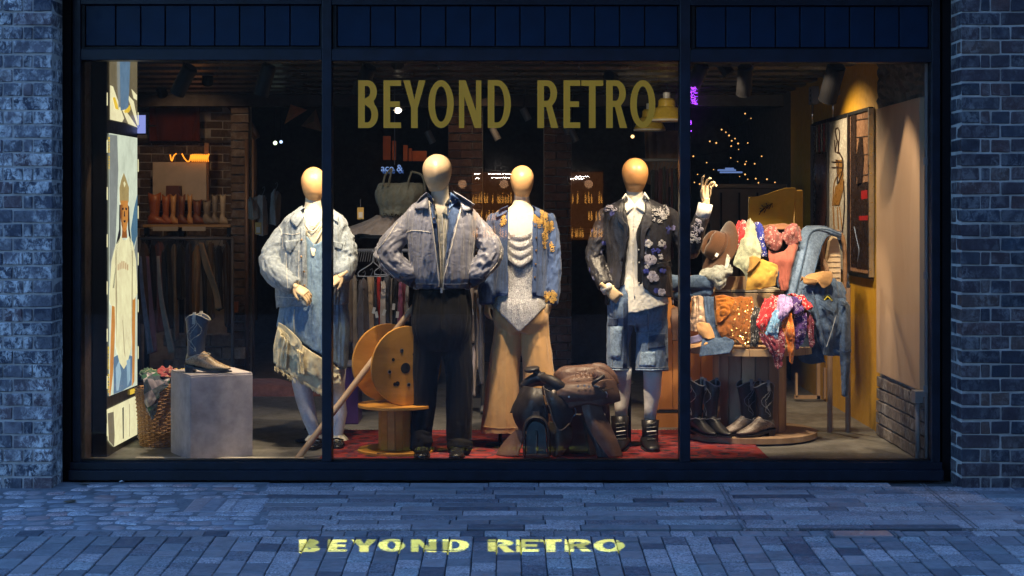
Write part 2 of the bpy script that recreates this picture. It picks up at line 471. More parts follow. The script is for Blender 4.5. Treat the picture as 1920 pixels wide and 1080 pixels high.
def block_meshes(name, dx, dy, dz, n=4, bev=.004, jit=.0015, dome=0, mat=None, seg=1):
    out = []
    for k in range(n):
        bm = bmesh.new(); bmesh.ops.create_cube(bm, size=1)
        for v in bm.verts:
            v.co.x *= dx; v.co.y *= dy; v.co.z *= dz
            for c in range(3): v.co[c] += rnd.uniform(-jit, jit)
        bmesh.ops.bevel(bm, geom=list(bm.edges), offset=bev, segments=seg, affect='EDGES', profile=.5)
        for v in bm.verts:
            for c in range(3): v.co[c] += rnd.uniform(-jit, jit)*.35
        me = bpy.data.meshes.new(name); bm.to_mesh(me); bm.free()
        me.materials.append(mat); out.append(me)
    return out
def piece(name, me, loc, parent, rot=(0,0,0), org=None):
    o = bpy.data.objects.new(name, me); COL.objects.link(o); o.parent = parent
    o.location = Vector(loc)-ORG[parent.name]; o.rotation_euler = rot
    return o

# ------------------------------------------------------------------ ground
def sheet(name, x0, x1, ys, mat, dz=0, kind='structure'):
    V = []; F = []
    for y in ys: V += [(x0, y, gz(max(y,-6))+dz), (x1, y, gz(max(y,-6))+dz)]
    for i in range(len(ys)-1): F.append((2*i, 2*i+1, 2*i+3, 2*i+2))
    if ys[0] > ys[1]: F = [f[::-1] for f in F]
    return tag(mesh_obj(name, V, F, mat), kind=kind)
# the street beyond the laid stones: stones as texture
m, nt, b = nodemat('street_setts_far'); v = mapping(nt)
bt = nt.nodes.new('ShaderNodeTexBrick'); bt.inputs['Scale'].default_value = 1; bt.inputs['Brick Width'].default_value = .2; bt.inputs['Row Height'].default_value = .11
bt.inputs['Mortar Size'].default_value = .004; bt.inputs['Color1'].default_value = (.13,.13,.14,1); bt.inputs['Color2'].default_value = (.23,.22,.23,1); bt.inputs['Mortar'].default_value = (.06,.06,.06,1)
nt.links.new(v, bt.inputs['Vector']); nt.links.new(bt.outputs[0], b.inputs['Base Color']); b.inputs['Roughness'].default_value = .65
nt.links.new(bumpn(nt, bt.outputs[1], -.4, .004), b.inputs['Normal'])
FARST = m
sheet('street', -40, 40, [-60, -6, -2.66], FARST, -.002)
sheet('pavement_bed', -6, 6, [-2.66, 0.3], GROUT, -.009)
for sx in (-1, 1):
    sheet('side_street', sx*6 if sx<0 else 6, -40 if sx<0 else 40, [-2.66, 0.3], FARST, -.002) if False else None
tag(mesh_obj('street_left', [(-40,-2.66,gz(-2.66)-.002),(-3.3,-2.66,gz(-2.66)-.002),(-3.3,-.2,gz(-.2)-.002),(-40,-.2,gz(-.2)-.002)], [(0,1,2,3)], FARST), kind='structure')
tag(mesh_obj('street_right', [(3.3,-2.66,gz(-2.66)-.002),(40,-2.66,gz(-2.66)-.002),(40,-.2,gz(-.2)-.002),(3.3,-.2,gz(-.2)-.002)], [(0,1,2,3)], FARST), kind='structure')

def empty_struct(name, loc=(0,0,0)):
    o = bpy.data.objects.new(name, None); COL.objects.link(o); o.location = loc; ORG[o.name] = Vector(loc); o['kind'] = 'structure'; return o
pav_low = empty_struct('road'); pav_up = empty_struct('pavement')
SL = math.atan(.04)
lens_ = {L: block_meshes('paving_stone', .1075, L-.011, .06, 4, .004, .0015, mat=SETT) for L in (.105,.14,.17,.22)}
ylo, ymid = -2.62, -1.235
nx = 54; x = -.1135*nx/2+.01; count = 0; far_low = MB()
for i in range(nx):
    y = ymid-.12
    first = True
    x_ = x+i*.1135
    while y > ylo:
        L = rnd.choice((.105,.14,.17,.17,.22)); yc = y-L/2
        if first: L = rnd.choice((.105,.14,.17,.22)); yc = y-L/2; first = False
        half = (960*(yc-CAM_Y)/FPX)+.1
        if abs(x_) < half:
            z = gz(yc)-.03+rnd.uniform(-.0018,.0012)
            if count < 300 or yc > -2.2:
                piece('paving_stone', rnd.choice(lens_[L]), (x_, yc, z), pav_low, (SL+rnd.uniform(-.012,.012), rnd.uniform(-.012,.012), rnd.uniform(-.006,.006))); count += 1
            else:
                far_low.box(x_-.054, x_+.054, yc-L/2+.0025, yc+L/2-.0025, z-.03, z+.03)
        y -= L
# border course
bord = block_meshes('border_stone', .1085, .098, .06, 4, .003, .001, mat=SETT)
for i in range(nx):
    yc = ymid-.065
    piece('border_stone', rnd.choice(bord), (x+i*.1135+.05, yc, gz(yc)-.03+rnd.uniform(-.0015,.001)), pav_low, (SL, rnd.uniform(-.01,.01), 0))
if far_low.F: tag(far_low.obj('paving_stones_nearest', SETT, pav_low), kind='stuff')
# upper band: long stones laid along the facade
longs = {L: block_meshes('long_stone', L-.005, .093, .06, 3, .003, .0012, mat=SETT) for L in (.2,.28,.36,.44)}
def W0(px, y): return (px-VX)/FPX*(y-CAM_Y)
yrow = -.13; r = 0; cob = []
for k in range(4):
    bm = bmesh.new(); bmesh.ops.create_icosphere(bm, subdivisions=2, radius=.5)
    for v_ in bm.verts:
        c = v_.co; e = .55
        for a in range(3): c[a] = abs(c[a]*2)**e*.5*(1 if c[a] > 0 else -1)
        c.x = c.x*.128+rnd.uniform(-.004,.004); c.y = c.y*.099+rnd.uniform(-.003,.003); c.z = c.z*.022
    me = bpy.data.meshes.new('cobble'); bm.to_mesh(me); bm.free(); me.materials.append(COBB)
    me.polygons.foreach_set('use_smooth', [True]*len(me.polygons)); cob.append(me)
diag = block_meshes('long_cobble', .1, .30, .06, 3, .012, .006, mat=COBB, seg=2)
while yrow > ymid+.03:
    yc = yrow-.0475; half = 960*(yc-CAM_Y)/FPX+.25
    xs = W0(500+8*math.sin(r*2.1), yc)
    xx = xs-rnd.uniform(0,.03)
    while xx < half:
        L = rnd.choice((.2,.28,.36,.44)); xc = xx+L/2
        if not (yc > -.27 and abs(xc)+L/2 > 2.44):
            piece('long_stone', rnd.choice(longs[L]), (xc, yc, gz(yc)-.03+rnd.uniform(-.0018,.0012)), pav_up, (SL+rnd.uniform(-.01,.01), rnd.uniform(-.006,.006), rnd.uniform(-.003,.003)))
        xx += L
    xx = -half
    xd0, xd1 = W0(365, yc), W0(500, yc)
    while xx < xs-.05:
        dd = -.86 < yc < -.50 and xd0-.04 < xx < xd1
        if not dd and not (yc > -.3 and abs(xx) > 2.4) and rnd.random() < .97:
            s = rnd.uniform(.85, 1.18)
            o = piece('cobble', rnd.choice(cob), (xx+rnd.uniform(-.01,.01), yc+rnd.uniform(-.008,.008), gz(yc)-.0115+rnd.uniform(-.003,.002)), pav_up, (rnd.uniform(-.06,.06), rnd.uniform(-.06,.06), rnd.uniform(-.3,.3)))
            o.scale = (s, rnd.uniform(.9,1.1), 1)
        xx += rnd.uniform(.105,.13)
    yrow -= .0985; r += 1
for k in range(5):
    xc = W0(372+k*27, -.68)
    piece('long_cobble', rnd.choice(diag), (xc, -.68, gz(-.68)-.03+.002), pav_up, (SL, 0, rnd.uniform(-.02,.02)))
tag(mesh_obj('cobble_bed', [(-3.2,-1.27,gz(-1.27)-.0045),(W0(505,-1.27),-1.27,gz(-1.27)-.0045),(W0(505,-.1),-.1,gz(-.1)-.0045),(-3.2,-.1,gz(-.1)-.0045)], [(0,1,2,3)], plain('bedding_mortar', (.17,.17,.18), .9, bump=.9, bscale=60, var=.4)), kind='structure')
# inspection covers
METALR = plain('cover_rail_metal', (.16,.16,.17), .6, metal=.3, bump=.1)
ic = thing('inspection_cover', (W0(1580,-.7), -.7, gz(-.7)), 'large stone filled inspection cover outlined by dark metal rails in the pavement', 'inspection cover')
for (xa, ya, xb, yb) in ((1345,-.17,1390,-1.2),(1352,-.17,1399,-1.2),(1725,-.17,1826,-1.2),(1732,-.17,1835,-1.2),(1390,-1.215,1832,-1.215)):
    A = Vector((W0(xa,ya), ya, gz(ya)+.003)); B = Vector((W0(xb,yb), yb, gz(yb)+.003)); d = (B-A)
    if abs(d.y) < .01: B.y = A.y; B.z = A.z
    M = frame_to((A+B)/2, B-A)
    MB().obox(M, .0045, .003, (B-A).length).obj('rail', METALR, ic)
sp = thing('access_plate', (W0(1615,-1.3), -1.32, gz(-1.32)), 'small pale metal access plate with a central screw, set in the setts', 'access plate')
xa, xb = W0(1560,-1.3), W0(1668,-1.3)
MB().box(xa, xb, -1.39, -1.26, gz(-1.32)-.004, gz(-1.32)+.006).obj('plate', plain('galvanised', (.42,.40,.42), .32, metal=.6, bump=.03), sp, bevel=.002)
for q in (xa-.012, xa-.026, xb+.012, xb+.026):
    MB().box(q-.004, q+.004, -1.40, -1.25, gz(-1.32)-.004, gz(-1.32)+.006).obj('edge_rail', METALR, sp)
MB().lathe([(0,0),(.008,0),(.008,.002),(0,.003)], Matrix.Translation(((xa+xb)/2, -1.31, gz(-1.32)+.0065)), 10).obj('screw', plain('bright_screw', (.8,.8,.8), .2, metal=1), sp)
LEAF = plain('dry_leaf', (.10,.07,.045), .8)
for i, (px, y, lb) in enumerate([(131,-.62,'brown flat scrap lying on the cobbles left of the window'),(228,-.12,'tiny pale scrap by the sill left of the first mullion'),(1275,-.62,'small dark crumb on the setts right of centre'),(160,-.17,'dark leaf lying against the sill at the left pier'),(250,-1.15,'small pale scrap in the joint between cobbles and setts')]):
    xx = W0(px, y); n = 7; s = (.028,.011,.014,.024,.012)[i]
    Vv = [(xx+s*1.4*math.cos(q)*rnd.uniform(.7,1.2), y+s*math.sin(q)*rnd.uniform(.7,1.2), gz(y)+.004+rnd.uniform(0,.006)) for q in [2*math.pi*k/n for k in range(n)]]
    Vv.append((xx, y, gz(y)+.012))
    tag(mesh_obj('litter', Vv, [(k, (k+1)%n, n) for k in range(n)], plain('scrap%d'%i, (.6,.6,.58), .7) if i in (1,4) else LEAF, solid=.0015), lb, 'litter')

# ------------------------------------------------------------------ brick piers
def pier(side, bmat, mort, label):
    xc = 2.508*side; CH = .0779; out = 3.7*side
    t = thing('brick_pier', (xc+side*.3, -.15, gz(-.15)), label, 'brick pier')
    st = block_meshes('brick', .2115, .10, .0675, 6, .004, .0028, mat=bmat); hd = block_meshes('brick', .1010, .2115, .0675, 6, .004, .0028, mat=bmat)
    cl = block_meshes('brick', .0465, .10, .0675, 4, .004, .002, mat=bmat); rt = block_meshes('brick', .10, .10, .0675, 4, .004, .0025, mat=bmat)
    hh = block_meshes('brick', .1010, .10, .0675, 6, .004, .0028, mat=bmat)
    z0 = -.03; far = MB()
    def put(kind, x0, w, y0, d, z, row):
        cx = xc+side*(x0+w/2); cy = y0+d/2
        if abs(cx) > 3.08 or z > 2.95:
            far.box(cx-w/2+.004, cx+w/2-.004, y0, y0+d, z-.034, z+.034); return
        o = piece('brick', rnd.choice(kind), (cx, cy+rnd.uniform(-.0025,.0025), z+rnd.uniform(-.0015,.0015)), t, (rnd.uniform(-.012,.012), rnd.uniform(-.006,.006), rnd.uniform(-.012,.012)+(math.pi if rnd.random()<.5 else 0)))
    for row in range(52):
        z = z0+row*CH+CH/2
        if row % 2:
            put(st, 0, .2215, -.26, .10, z, row); put(rt, 0, .106, -.153, .10, z, row)
            x = .2215
            while x < 1.15: put(st, x, .2215, -.26, .10, z, row); x += .2215
        else:
            put(hd, 0, .1105, -.26, .2115, z, row); put(cl, .1105, .0555, -.26, .10, z, row)
            x = .166
            while x < 1.15: put(hh, x, .1107, -.26, .10, z, row); x += .1107
    tag(far.obj('bricks_beyond', bmat, t, bevel=.003), kind='stuff')
    a, b_ = sorted((xc+side*.007, out)); zt = z0+52*CH
    MB().box(a, b_, -.2525, -.045, -.06, zt).obj('mortar', mort, t, label='lime mortar in the joints')
    return t
pier(-1, BL, MORT, 'pale weathered brick pier with lime bloom, left of the shop window')
pier(1, BRT, MORTD, 'dark blue and purple brick pier right of the shop window')

# ------------------------------------------------------------------ shopfront
sf = thing('shopfront', (0, 0, 0), 'navy steel shopfront with three large panes, fascia panels and a two step sill', 'shopfront')
def fbox(name, px0, px1, py0, py1, yf, yb, mat=STEEL, bev=.003, **k):
    A = W(px0, py0, yf); B = W(px1, py1, yf)
    return MB().box(A.x, B.x, yf, yb, B.z, A.z).obj(name, mat, sf, bevel=bev, **k)
YF = -.045
ML = [(603.5, 621.5), (1275, 1294.5)]
zt = W(0, 92, YF).z; zs = W(0, 867, YF).z
fbox('jamb', 136, 151, -14, 866.5, YF, .06); fbox('jamb', 1747, 1763, -14, 866.5, YF, .06)
for a, b_ in ML: fbox('mullion', a, b_, -14, 866.5, YF-.004, .06)
fbox('transom', 151.2, 603.3, 92, 112.5, YF, .06); fbox('transom', 621.7, 1274.8, 92, 114, YF, .06); fbox('transom', 1294.7, 1746.8, 93, 116.5, YF, .06)
fbox('head_rail', 151.2, 603.3, -12, 8, YF, .06); fbox('head_rail', 621.7, 1274.8, -12, 9, YF, .06); fbox('head_rail', 1294.7, 1746.8, -12, 10, YF, .06)
fbox('sill', 131, 1767, 867, 881, YF-.012, .10); fbox('sill', 128, 1770, 882.3, 901, YF-.045, .09)
fbox('glazing_bead', 151.2, 603.3, 862.5, 866.8, YF+.02, .02, STEELD, .001); fbox('glazing_bead', 621.7, 1274.8, 862.5, 866.8, YF+.02, .02, STEELD, .001); fbox('glazing_bead', 1294.7, 1746.8, 862.5, 866.8, YF+.02, .02, STEELD, .001)
# fascia panels
for (x0, x1, y0, y1, divs) in ((160,600,9,87,[217,264,310,356.5,403,449.5,497,544]),(632,1271,10,88,[695,741.5,789,836,882,929,975,1022,1069,1115.5,1162,1209]),(1304,1741,11,90,[1361,1407,1454,1500,1547,1593,1640,1686])):
    ed = [x0]+divs+[x1]
    for i in range(len(ed)-1):
        fbox('fascia_panel', ed[i]+1.3, ed[i+1]-1.3, y0+1.5, y1-1.5, -.022, -.002, PANEL, .002)
    fbox('fascia_backing', x0-8, x1+8, y0-3, y1+6, -.0015, .02, STEELD, 0)
    e = ((x0-8, x0-1, y0-3, y1+5),(x1+1, x1+8, y0-3, y1+5),(x0-1, x1+1, y1+1, y1+5))
    for q in e: fbox('panel_trim', *q, -.03, -.0017, STEELD, .001)
# recess covers beside the jambs
for s in (-1, 1):
    a, b_ = sorted((s*2.447, s*2.72)); MB().box(a, b_, .062, .09, -.05, 3.4).obj('recess_cover', STEELD, sf); a, b_ = sorted((s*2.475, s*2.70)); MB().box(a, b_, -.005, .05, -.05, 3.3).obj('recess_cover', STEELD, sf)
MB().box(-2.7, 2.7, -.04, .3, 2.752, 3.3).obj('lintel', STEELD, sf)
MB().box(-2.7, 2.7, .065, .10, 2.50, 3.4).obj('bulkhead', STEELD, sf)
# wall above the opening
wa = thing('brick_wall_above', (0, -.15, 2.95), 'dark brick wall above the shopfront opening', 'brick wall')
MB().box(-3.7, 3.7, -.255, -.05, 4.03, 6.5).obj('masonry', MORTD, wa)
MB().box(-2.5, 2.5, -.255, -.05, 2.86, 4.025).obj('masonry', STEELD, wa)
# glass
def glassmat(name, tintc=(.97,.98,.98), ior=1.34):
    m, nt, b = nodemat(name); nt.nodes.remove(b)
    tr = nt.nodes.new('ShaderNodeBsdfTransparent'); tr.inputs[0].default_value = (*tintc, 1)
    gl = nt.nodes.new('ShaderNodeBsdfGlossy'); gl.inputs['Roughness'].default_value = .0
    fr = nt.nodes.new('ShaderNodeFresnel'); fr.inputs[0].default_value = ior
    mx = nt.nodes.new('ShaderNodeMixShader'); out = nt.nodes['Material Output']
    nt.links.new(fr.outputs[0], mx.inputs[0]); nt.links.new(tr.outputs[0], mx.inputs[1]); nt.links.new(gl.outputs[0], mx.inputs[2]); nt.links.new(mx.outputs[0], out.inputs[0])
    return m
GLASS = glassmat('window_glass')
for (x0, x1) in ((151.2, 603.3), (621.7, 1274.8), (1294.7, 1746.8)):
    A = W(x0, 112, 0); B = W(x1, 865, 0)
    MB().box(A.x, B.x, -.004, .004, B.z, A.z).obj('pane', GLASS, sf)

# lettering ------------------------------------------------------------
def arc(cx, cy, rx, ry, a0, a1, n=14):
    return [(cx+rx*math.cos(R(a0+(a1-a0)*k/(n-1))), cy+ry*math.sin(R(a0+(a1-a0)*k/(n-1)))) for k in range(n)]
def glyph(c, s=.28, h=.13):
    """outlines in a unit box (x 0..1, y 0..1); s stroke width in x, h in y"""
    if c == 'E': return [[(0,0),(1,0),(1,h),(s,h),(s,.5-h/2),(.93,.5-h/2),(.93,.5+h/2),(s,.5+h/2),(s,1-h),(1,1-h),(1,1),(0,1)]]
    if c == 'T': return [[(.5-s/2,0),(.5+s/2,0),(.5+s/2,1-h),(1,1-h),(1,1),(0,1),(0,1-h),(.5-s/2,1-h)]]
    if c == 'N': return [[(0,0),(s*.8,0),(s*.8,.66),(1-s,0),(1,0),(1,1),(1-s*.8,1),(1-s*.8,.36),(s,1),(0,1)]]
    if c == 'Y': return [[(.5-s/2,0),(.5+s/2,0),(.5+s/2,.42),(1,1),(1-s*1.02,1),(.5,.60),(s*1.02,1),(0,1),(.5-s/2,.42)]]
    if c == 'O': return [arc(.5,.5,.5,.5,0,346,28), arc(.5,.5,.5-s,.5-h,0,346,28)]
    if c == 'D': return [[(0,0),(.42,0)]+arc(.42,.5,.58,.5,-90,90,16)+[(.42,1),(0,1)], [(s,h),(.42,h)]+arc(.42,.5,.58-s,.5-h,-90,90,16)+[(.42,1-h),(s,1-h)]]
    if c == 'B': return [[(0,0),(.5,0)]+arc(.5,.28,.5,.28,-90,50,12)+arc(.48,.755,.46,.245,-50,90,12)+[(.5,1),(0,1)],
                         [(s,h),(.46,h)]+arc(.46,.28,.54-s,.28-h,-80,80,9)+[(s,.56-h*.55)], [(s,.56+h*.45)]+arc(.44,.765,.5-s,.235-h,-80,80,9)+[(.44,1-h),(s,1-h)]]
    if c == 'R': return [[(0,0),(s,0),(s,.44),(.42,.44),(1-s*1.1,0),(1,0),(.70,.47)]+arc(.48,.725,.46,.275,-45,90,14)+[(0,1)],
                         [(s,.57)]+arc(.44,.725,.5-s,.275-h,-80,80,10)+[(s,1-h)]]
def glyph_mesh(loops):
    cu = bpy.data.curves.new('g', 'CURVE'); cu.dimensions = '2D'; cu.fill_mode = 'BOTH'
    for lp in loops:
        s = cu.splines.new('POLY'); s.points.add(len(lp)-1)
        for p, q in zip(s.points, lp): p.co = (q[0], q[1], 0, 1)
        s.use_cyclic_u = True
    o = bpy.data.objects.new('g', cu); COL.objects.link(o)
    dg = bpy.context.evaluated_depsgraph_get(); em = o.evaluated_get(dg).to_mesh()
    V = [tuple(v.co) for v in em.vertices]; F = [tuple(p.vertices) for p in em.polygons]
    o.evaluated_get(dg).to_mesh_clear(); bpy.data.objects.remove(o); bpy.data.curves.remove(cu)
    return V, F
GOLD = plain('vinyl_mustard', (.85,.32,.010), .6, bump=0, var=.03)
GOLD.node_tree.nodes['Principled BSDF'].inputs['Emission Strength'].default_value = 0
lt = thing('window_lettering', W(950, 240, -.005), 'mustard vinyl words BEYOND RETRO stuck on the middle pane', 'lettering')
for c, x0, x1 in [('B',671.5,709),('E',719,752),('Y',756,798),('O',803,851),('N',860.5,902.5),('D',914.5,958),('R',1007.5,1047),('E',1056.5,1088),('T',1090,1131),('R',1136.5,1176),('O',1181.5,1229)]:
    s = 12.5/(x1-x0); V, F = glyph_mesh(glyph(c, s, .118 if c != 'O' else .13))
    y0, y1 = (240, 150.5) if c != 'O' and c != 'D' else (240, 150)
    VV = []
    for q in V:
        p = W(x0+(x1-x0)*q[0], y0+(y1-y0)*q[1], -.0065); VV.append(p)
    mesh_obj('letter', VV, F, GOLD, lt, solid=.0012, label='letter '+c)

# ------------------------------------------------------------------ interior shell
CONC = plain('floor_concrete', (.15,.145,.135), .55, bump=.25, bscale=40, var=.3)
tag(MB().box(-4.2, 3.2, .02, 9.2, -.1, FLOOR).obj('floor', CONC), kind='structure')
DARKW = plain('dark_plaster', (.035,.028,.026), .8, bump=.5, var=.4)
tag(MB().box(-4.2, 3.2, 8.6, 8.8, 0, 3.6).obj('back_wall', DARKW), kind='structure')
tag(MB().box(-4.2, -4.0, 1.45, 8.6, 0, 3.6).obj('left_wall', DARKW), kind='structure')
tag(MB().box(-2.72, -2.50, .06, 1.45, 0, 3.2).obj('left_front_wall', DARKW), kind='structure')
OCHRE = plain('ochre_paint', (.62,.33,.015), .55, bump=.12, bscale=25, var=.10)
tag(MB().box(2.46, 2.72, 1.42, 4.75, 0, 3.2).obj('yellow_wall', OCHRE), kind='structure')
tag(MB().box(2.46, 3.2, 4.752, 8.6, 0, 3.2).obj('right_wall', DARKW), kind='structure')
# ceiling deck
DECK = plain('corrugated_steel', (.07,.068,.07), .3, metal=.7, bump=.1, var=.2)
rings = []; prof = []
y = .06
while y < 5.2:
    prof += [(y, 2.60), (y+.10, 2.60), (y+.14, 2.55), (y+.36, 2.55), (y+.40, 2.60)]; y += .48
V = []; F = []
for yy, zz in prof: V += [(-4.2, yy, zz), (2.9, yy, zz)]
F = [(2*i, 2*i+1, 2*i+3, 2*i+2) for i in range(len(prof)-1)]
tag(mesh_obj('ceiling', V, F, DECK, solid=.01, soff=1), kind='structure')
tag(MB().box(-4.2, 3.2, 5.3, 8.6, 2.9, 3.0).obj('rear_ceiling', DARKW), kind='structure')
tag(MB().box(-4.2, 3.2, 5.1, 5.3, 2.45, 3.2).obj('ceiling_beam', DARKW), kind='structure')
# rails under the deck
tr = thing('lighting_track', (0, .55, 2.5), 'thin black lighting track fixed under the steel ceiling behind the glass', 'lighting track')
MB().box(-2.35, 2.35, .26, .295, 2.475, 2.51).obj('rail', STEELD, tr)
for xx in (-2, -.9, .35, 1.3, 2.1): MB().box(xx-.006, xx+.006, .27, .285, 2.51, 2.56).obj('hanger', STEELD, tr)
for i, (px, y) in enumerate([(823,.9),(1086,1.0),(1412,1.1)]):
    p = W(px, 124, y); t = thing('ceiling_bolt', p, 'small bright bolt hanging from the ceiling deck, %s' % ('above the tall mannequin', 'above the letter E of RETRO', 'above the fairy lights')[i], 'bolt')
    MB().tube([(p.x, y, 2.56), (p.x, y, p.z-.02)], .003, 6).obj('rod', METALR, t)
    for k in (0, 1): MB().lathe([(0,0),(.007,.002),(.007,.008),(0,.01)], Matrix.Translation((p.x, y, p.z-.02+k*.025)), 8).obj('nut', plain('nut%d%d'%(i,k), (.7,.68,.62), .2, metal=1), t)
# rug
m, nt, b = nodemat('rug_pile'); v = mapping(nt)
va = voro(nt, v, 7, 'F1', 'Distance'); vb = voro(nt, v, 19, 'F1', 'Color')
c = ramp(nt, va, [(.0,(.02,.015,.03)),(.22,(.04,.012,.02)),(.3,(.30,.02,.02)),(.55,(.38,.03,.025)),(.6,(.05,.02,.05)),(.75,(.25,.02,.03))]).outputs[0]
c = mixc(nt, .35, c, mixc(nt, 1.0, c, vb, 'MULTIPLY')); c = mixc(nt, vmath(nt, ramp(nt, noise(nt, v, 25, 5), [(.5,(0,0,0)),(.6,(1,1,1))]).outputs[0], .4), c, (.30,.10,.10))
nt.links.new(c, b.inputs['Base Color']); b.inputs['Roughness'].default_value = .95
nt.links.new(bumpn(nt, noise(nt, v, 300, 3), .8, .006), b.inputs['Normal'])
rg = thing('rug', (.15, .8, FLOOR), 'red and black patterned rug under the mannequins', 'rug')
MB().box(W0(590,.1), 1.55, .10, 1.55, FLOOR, FLOOR+.012).obj('pile', m, rg, bevel=.004)
FR = fabric('rug_fringe', (.35,.33,.3)); fb = MB()
xx = W0(592,.1)
while xx < 1.54: fb.box(xx, xx+.008, 1.55, 1.60, FLOOR, FLOOR+.008); xx += .02
tag(fb.obj('fringe', FR, rg), kind='stuff')
slab = MB().box(-2.2, -1.2, .10, .42, FLOOR, FLOOR+.006); tag(slab.obj('floor_slab', plain('pale_slab', (.5,.47,.41), .6, var=.15)), kind='structure')
# ------------------------------------------------------------------ spotlights on the track
BODY = plain('spot_body_black', (.006,.006,.007), .5, bump=.02, spec=.15)
LENSM = emis('spot_lens', (1,.85,.6), .12)
WARM = (1, .77, .50); KP = .30
def fixture(px, py, y, target, power, ang, label, blend=.25, length=.19, r=.045, col=WARM):
    c = W(px, py, y); d = (Vector(target)-c).normalized()
    t = thing('track_spotlight', (c.x, y, 2.475), label, 'spotlight', 'spotlights on the ceiling track')
    M = frame_to(c, -d)            # local +z points back
    MB().lathe([(0,length/2),(r*.8,length/2),(r,length/2-.012),(r,-length/2+.01),(r*1.03,-length/2),(r*.9,-length/2),(r*.86,-length/2+.03),(0,-length/2+.032)], M, 24).obj('lamp_body', BODY, t, smooth=False)
    MB().lathe([(0,-length/2+.024),(r*.84,-length/2+.024),(r*.84,-length/2+.028),(0,-length/2+.028)], M, 20).obj('lens', LENSM, t)
    MB().box(c.x-.02, c.x+.02, y-.03, y+.03, 2.45, 2.478).box(c.x-.007, c.x+.007, y-.007, y+.007, c.z+.02, 2.452).obj('bracket', BODY, t)
    spot('spot_beam', c+d*(length/2+.015), target, power*KP, ang, blend, col, .02, t)
    return t
fixture(345,150,.30, (-2.36,.62,1.55), 10, 50, 'black spotlight nearest the lit poster, tipped down to the left')
fixture(497,150,.32, (-1.90,.50,.70), 100, 40, 'black spotlight above the boot plinth, second from the left')
fixture(683,150,.30, (-1.25,.75,1.45), 105, 46, 'long grey black spotlight in front of the letter B')
fixture(1306,146,.30, (.72,.75,1.35), 45, 46, 'black spotlight half behind the right mullion')
fixture(1396,150,.34, (1.45,1.2,1.0), 90, 50, 'upright black spotlight above the string of fairy lights')
fixture(1560,155,.40, (1.75,1.25,1.05), 70, 66, 'largest black spotlight, tipped to the left above the framed pictures', r=.055, length=.24)
def added_fixture(x, y, z, target, power, ang, label, blend=.25, col=WARM):  # spotlights added out of view above the transom to light the display
    c = Vector((x, y, z)); d = (Vector(target)-c).normalized()
    t = thing('track_spotlight', (x, y, 2.5), label, 'spotlight', 'spotlights on the ceiling track')
    M = frame_to(c, -d); length = .12; r = .04
    MB().lathe([(0,length/2),(r,length/2),(r,-length/2),(r*.9,-length/2),(r*.86,-length/2+.02),(0,-length/2+.022)], M, 20).obj('lamp_body', BODY, t)
    spot('spot_beam', c+d*(length/2+.01), target, power*KP, ang, blend, col, .018, t)
added_fixture(-.55,.12,2.47, (-.42,.5,1.48), 62, 36, 'added unseen spotlight above the transom in front of the tall mannequin')
added_fixture(.02,.12,2.47, (.09,.80,1.05), 165, 54, 'added unseen spotlight above the transom in front of the silver top')
added_fixture(.62,.12,2.47, (.78,.75,1.20), 62, 50, 'added unseen spotlight above the transom in front of the floral blazer')
added_fixture(1.25,.14,2.47, (1.6,1.1,.9), 60, 50, 'added unseen spotlight above the transom in front of the bandanas')
added_fixture(-1.30,.12,2.47, (-1.2,.8,.95), 85, 48, 'added unseen spotlight above the transom in front of the denim dress')

added_fixture(1.62,.13,2.47, (2.42,.95,1.15), 50, 66, 'added unseen spotlight above the transom in front of the plywood panel', .5)
added_fixture(.45,.12,2.47, (.35,.55,.35), 46, 46, 'added unseen spotlight above the transom in front of the saddle', .5)
added_fixture(-.80,.12,2.47, (-.60,.60,.45), 75, 34, 'added unseen spotlight above the transom in front of the cable drum', .5)
# ---- projected words on the pavement: a lamp, a cut stencil plate and the housing that holds them
Lp = Vector((-.27, -.75, 3.6))
gp = thing('gobo_projector', Lp+Vector((0,0,.15)), 'small projector above the window throwing the words BEYOND RETRO on the pavement', 'projector')
pa = Lp+Vector((0,-.05,-.30)); rows_ = []
tc_ = Vector((W0(866,-1.7), -1.70, gz(-1.7))); nrm = (tc_-Lp).normalized(); pc = Lp+nrm*.22
def on_ground(px, py):
    # where the sight line meets the sloping pavement
    k = (py-VY)/FPX; D = (CAM_Z - .04*CAM_Y)/(k+.04); y = CAM_Y+D
    return Vector(((px-VX)/FPX*D, y, gz(y)))
def to_plate(P):
    d = P-Lp; s = (pc-Lp).dot(nrm)/d.dot(nrm); return Lp+d*s
M = frame_to(pc, nrm, (0,1,0)); Mi = M.inverted()
loops = [[(-.12,-.12),(.12,-.12),(.12,.12),(-.12,.12)]]
for c, x0, x1 in [('B',561,600),('E',615,650),('Y',659,706),('O',709,759),('N',771,818),('D',830,879),('R',915,965),('E',968,1010),('T',1012,1053),('R',1059,1110),('O',1113,1171)]:
    s = 17/(x1-x0)
    for lp in glyph(c, s, .2):
        q = []
        for a, b_ in lp:
            p = Mi @ to_plate(on_ground(x0+(x1-x0)*a, 1034.5-23.5*b_)); q.append((p.x, p.y))
        loops.append(q)
V, F = glyph_mesh(loops)
mesh_obj('stencil_plate', [M @ Vector(v) for v in V], F, STEELD, gp)
hb = MB()
Mh = frame_to(pc-nrm*.16, nrm, (0,1,0))
for sx, sy in ((1,0),(-1,0),(0,1),(0,-1)):
    hb.obox(Mh @ Matrix.Translation((sx*.122, sy*.122, 0)), .006 if sx else .25, .006 if sy else .25, .33)
hb.obox(Mh @ Matrix.Translation((0,0,-.17)), .25, .25, .006)
hb.obj('housing', STEELD, gp)
MB().tube([Lp+Vector((0,.1,.1)), (Lp.x, -.2, Lp.z+.1)], .02, 8).obj('bracket', STEELD, gp)
spot('projector_lamp', Lp, tc_, 460, 40, .05, (.95,1.0,.09), .0003, gp)

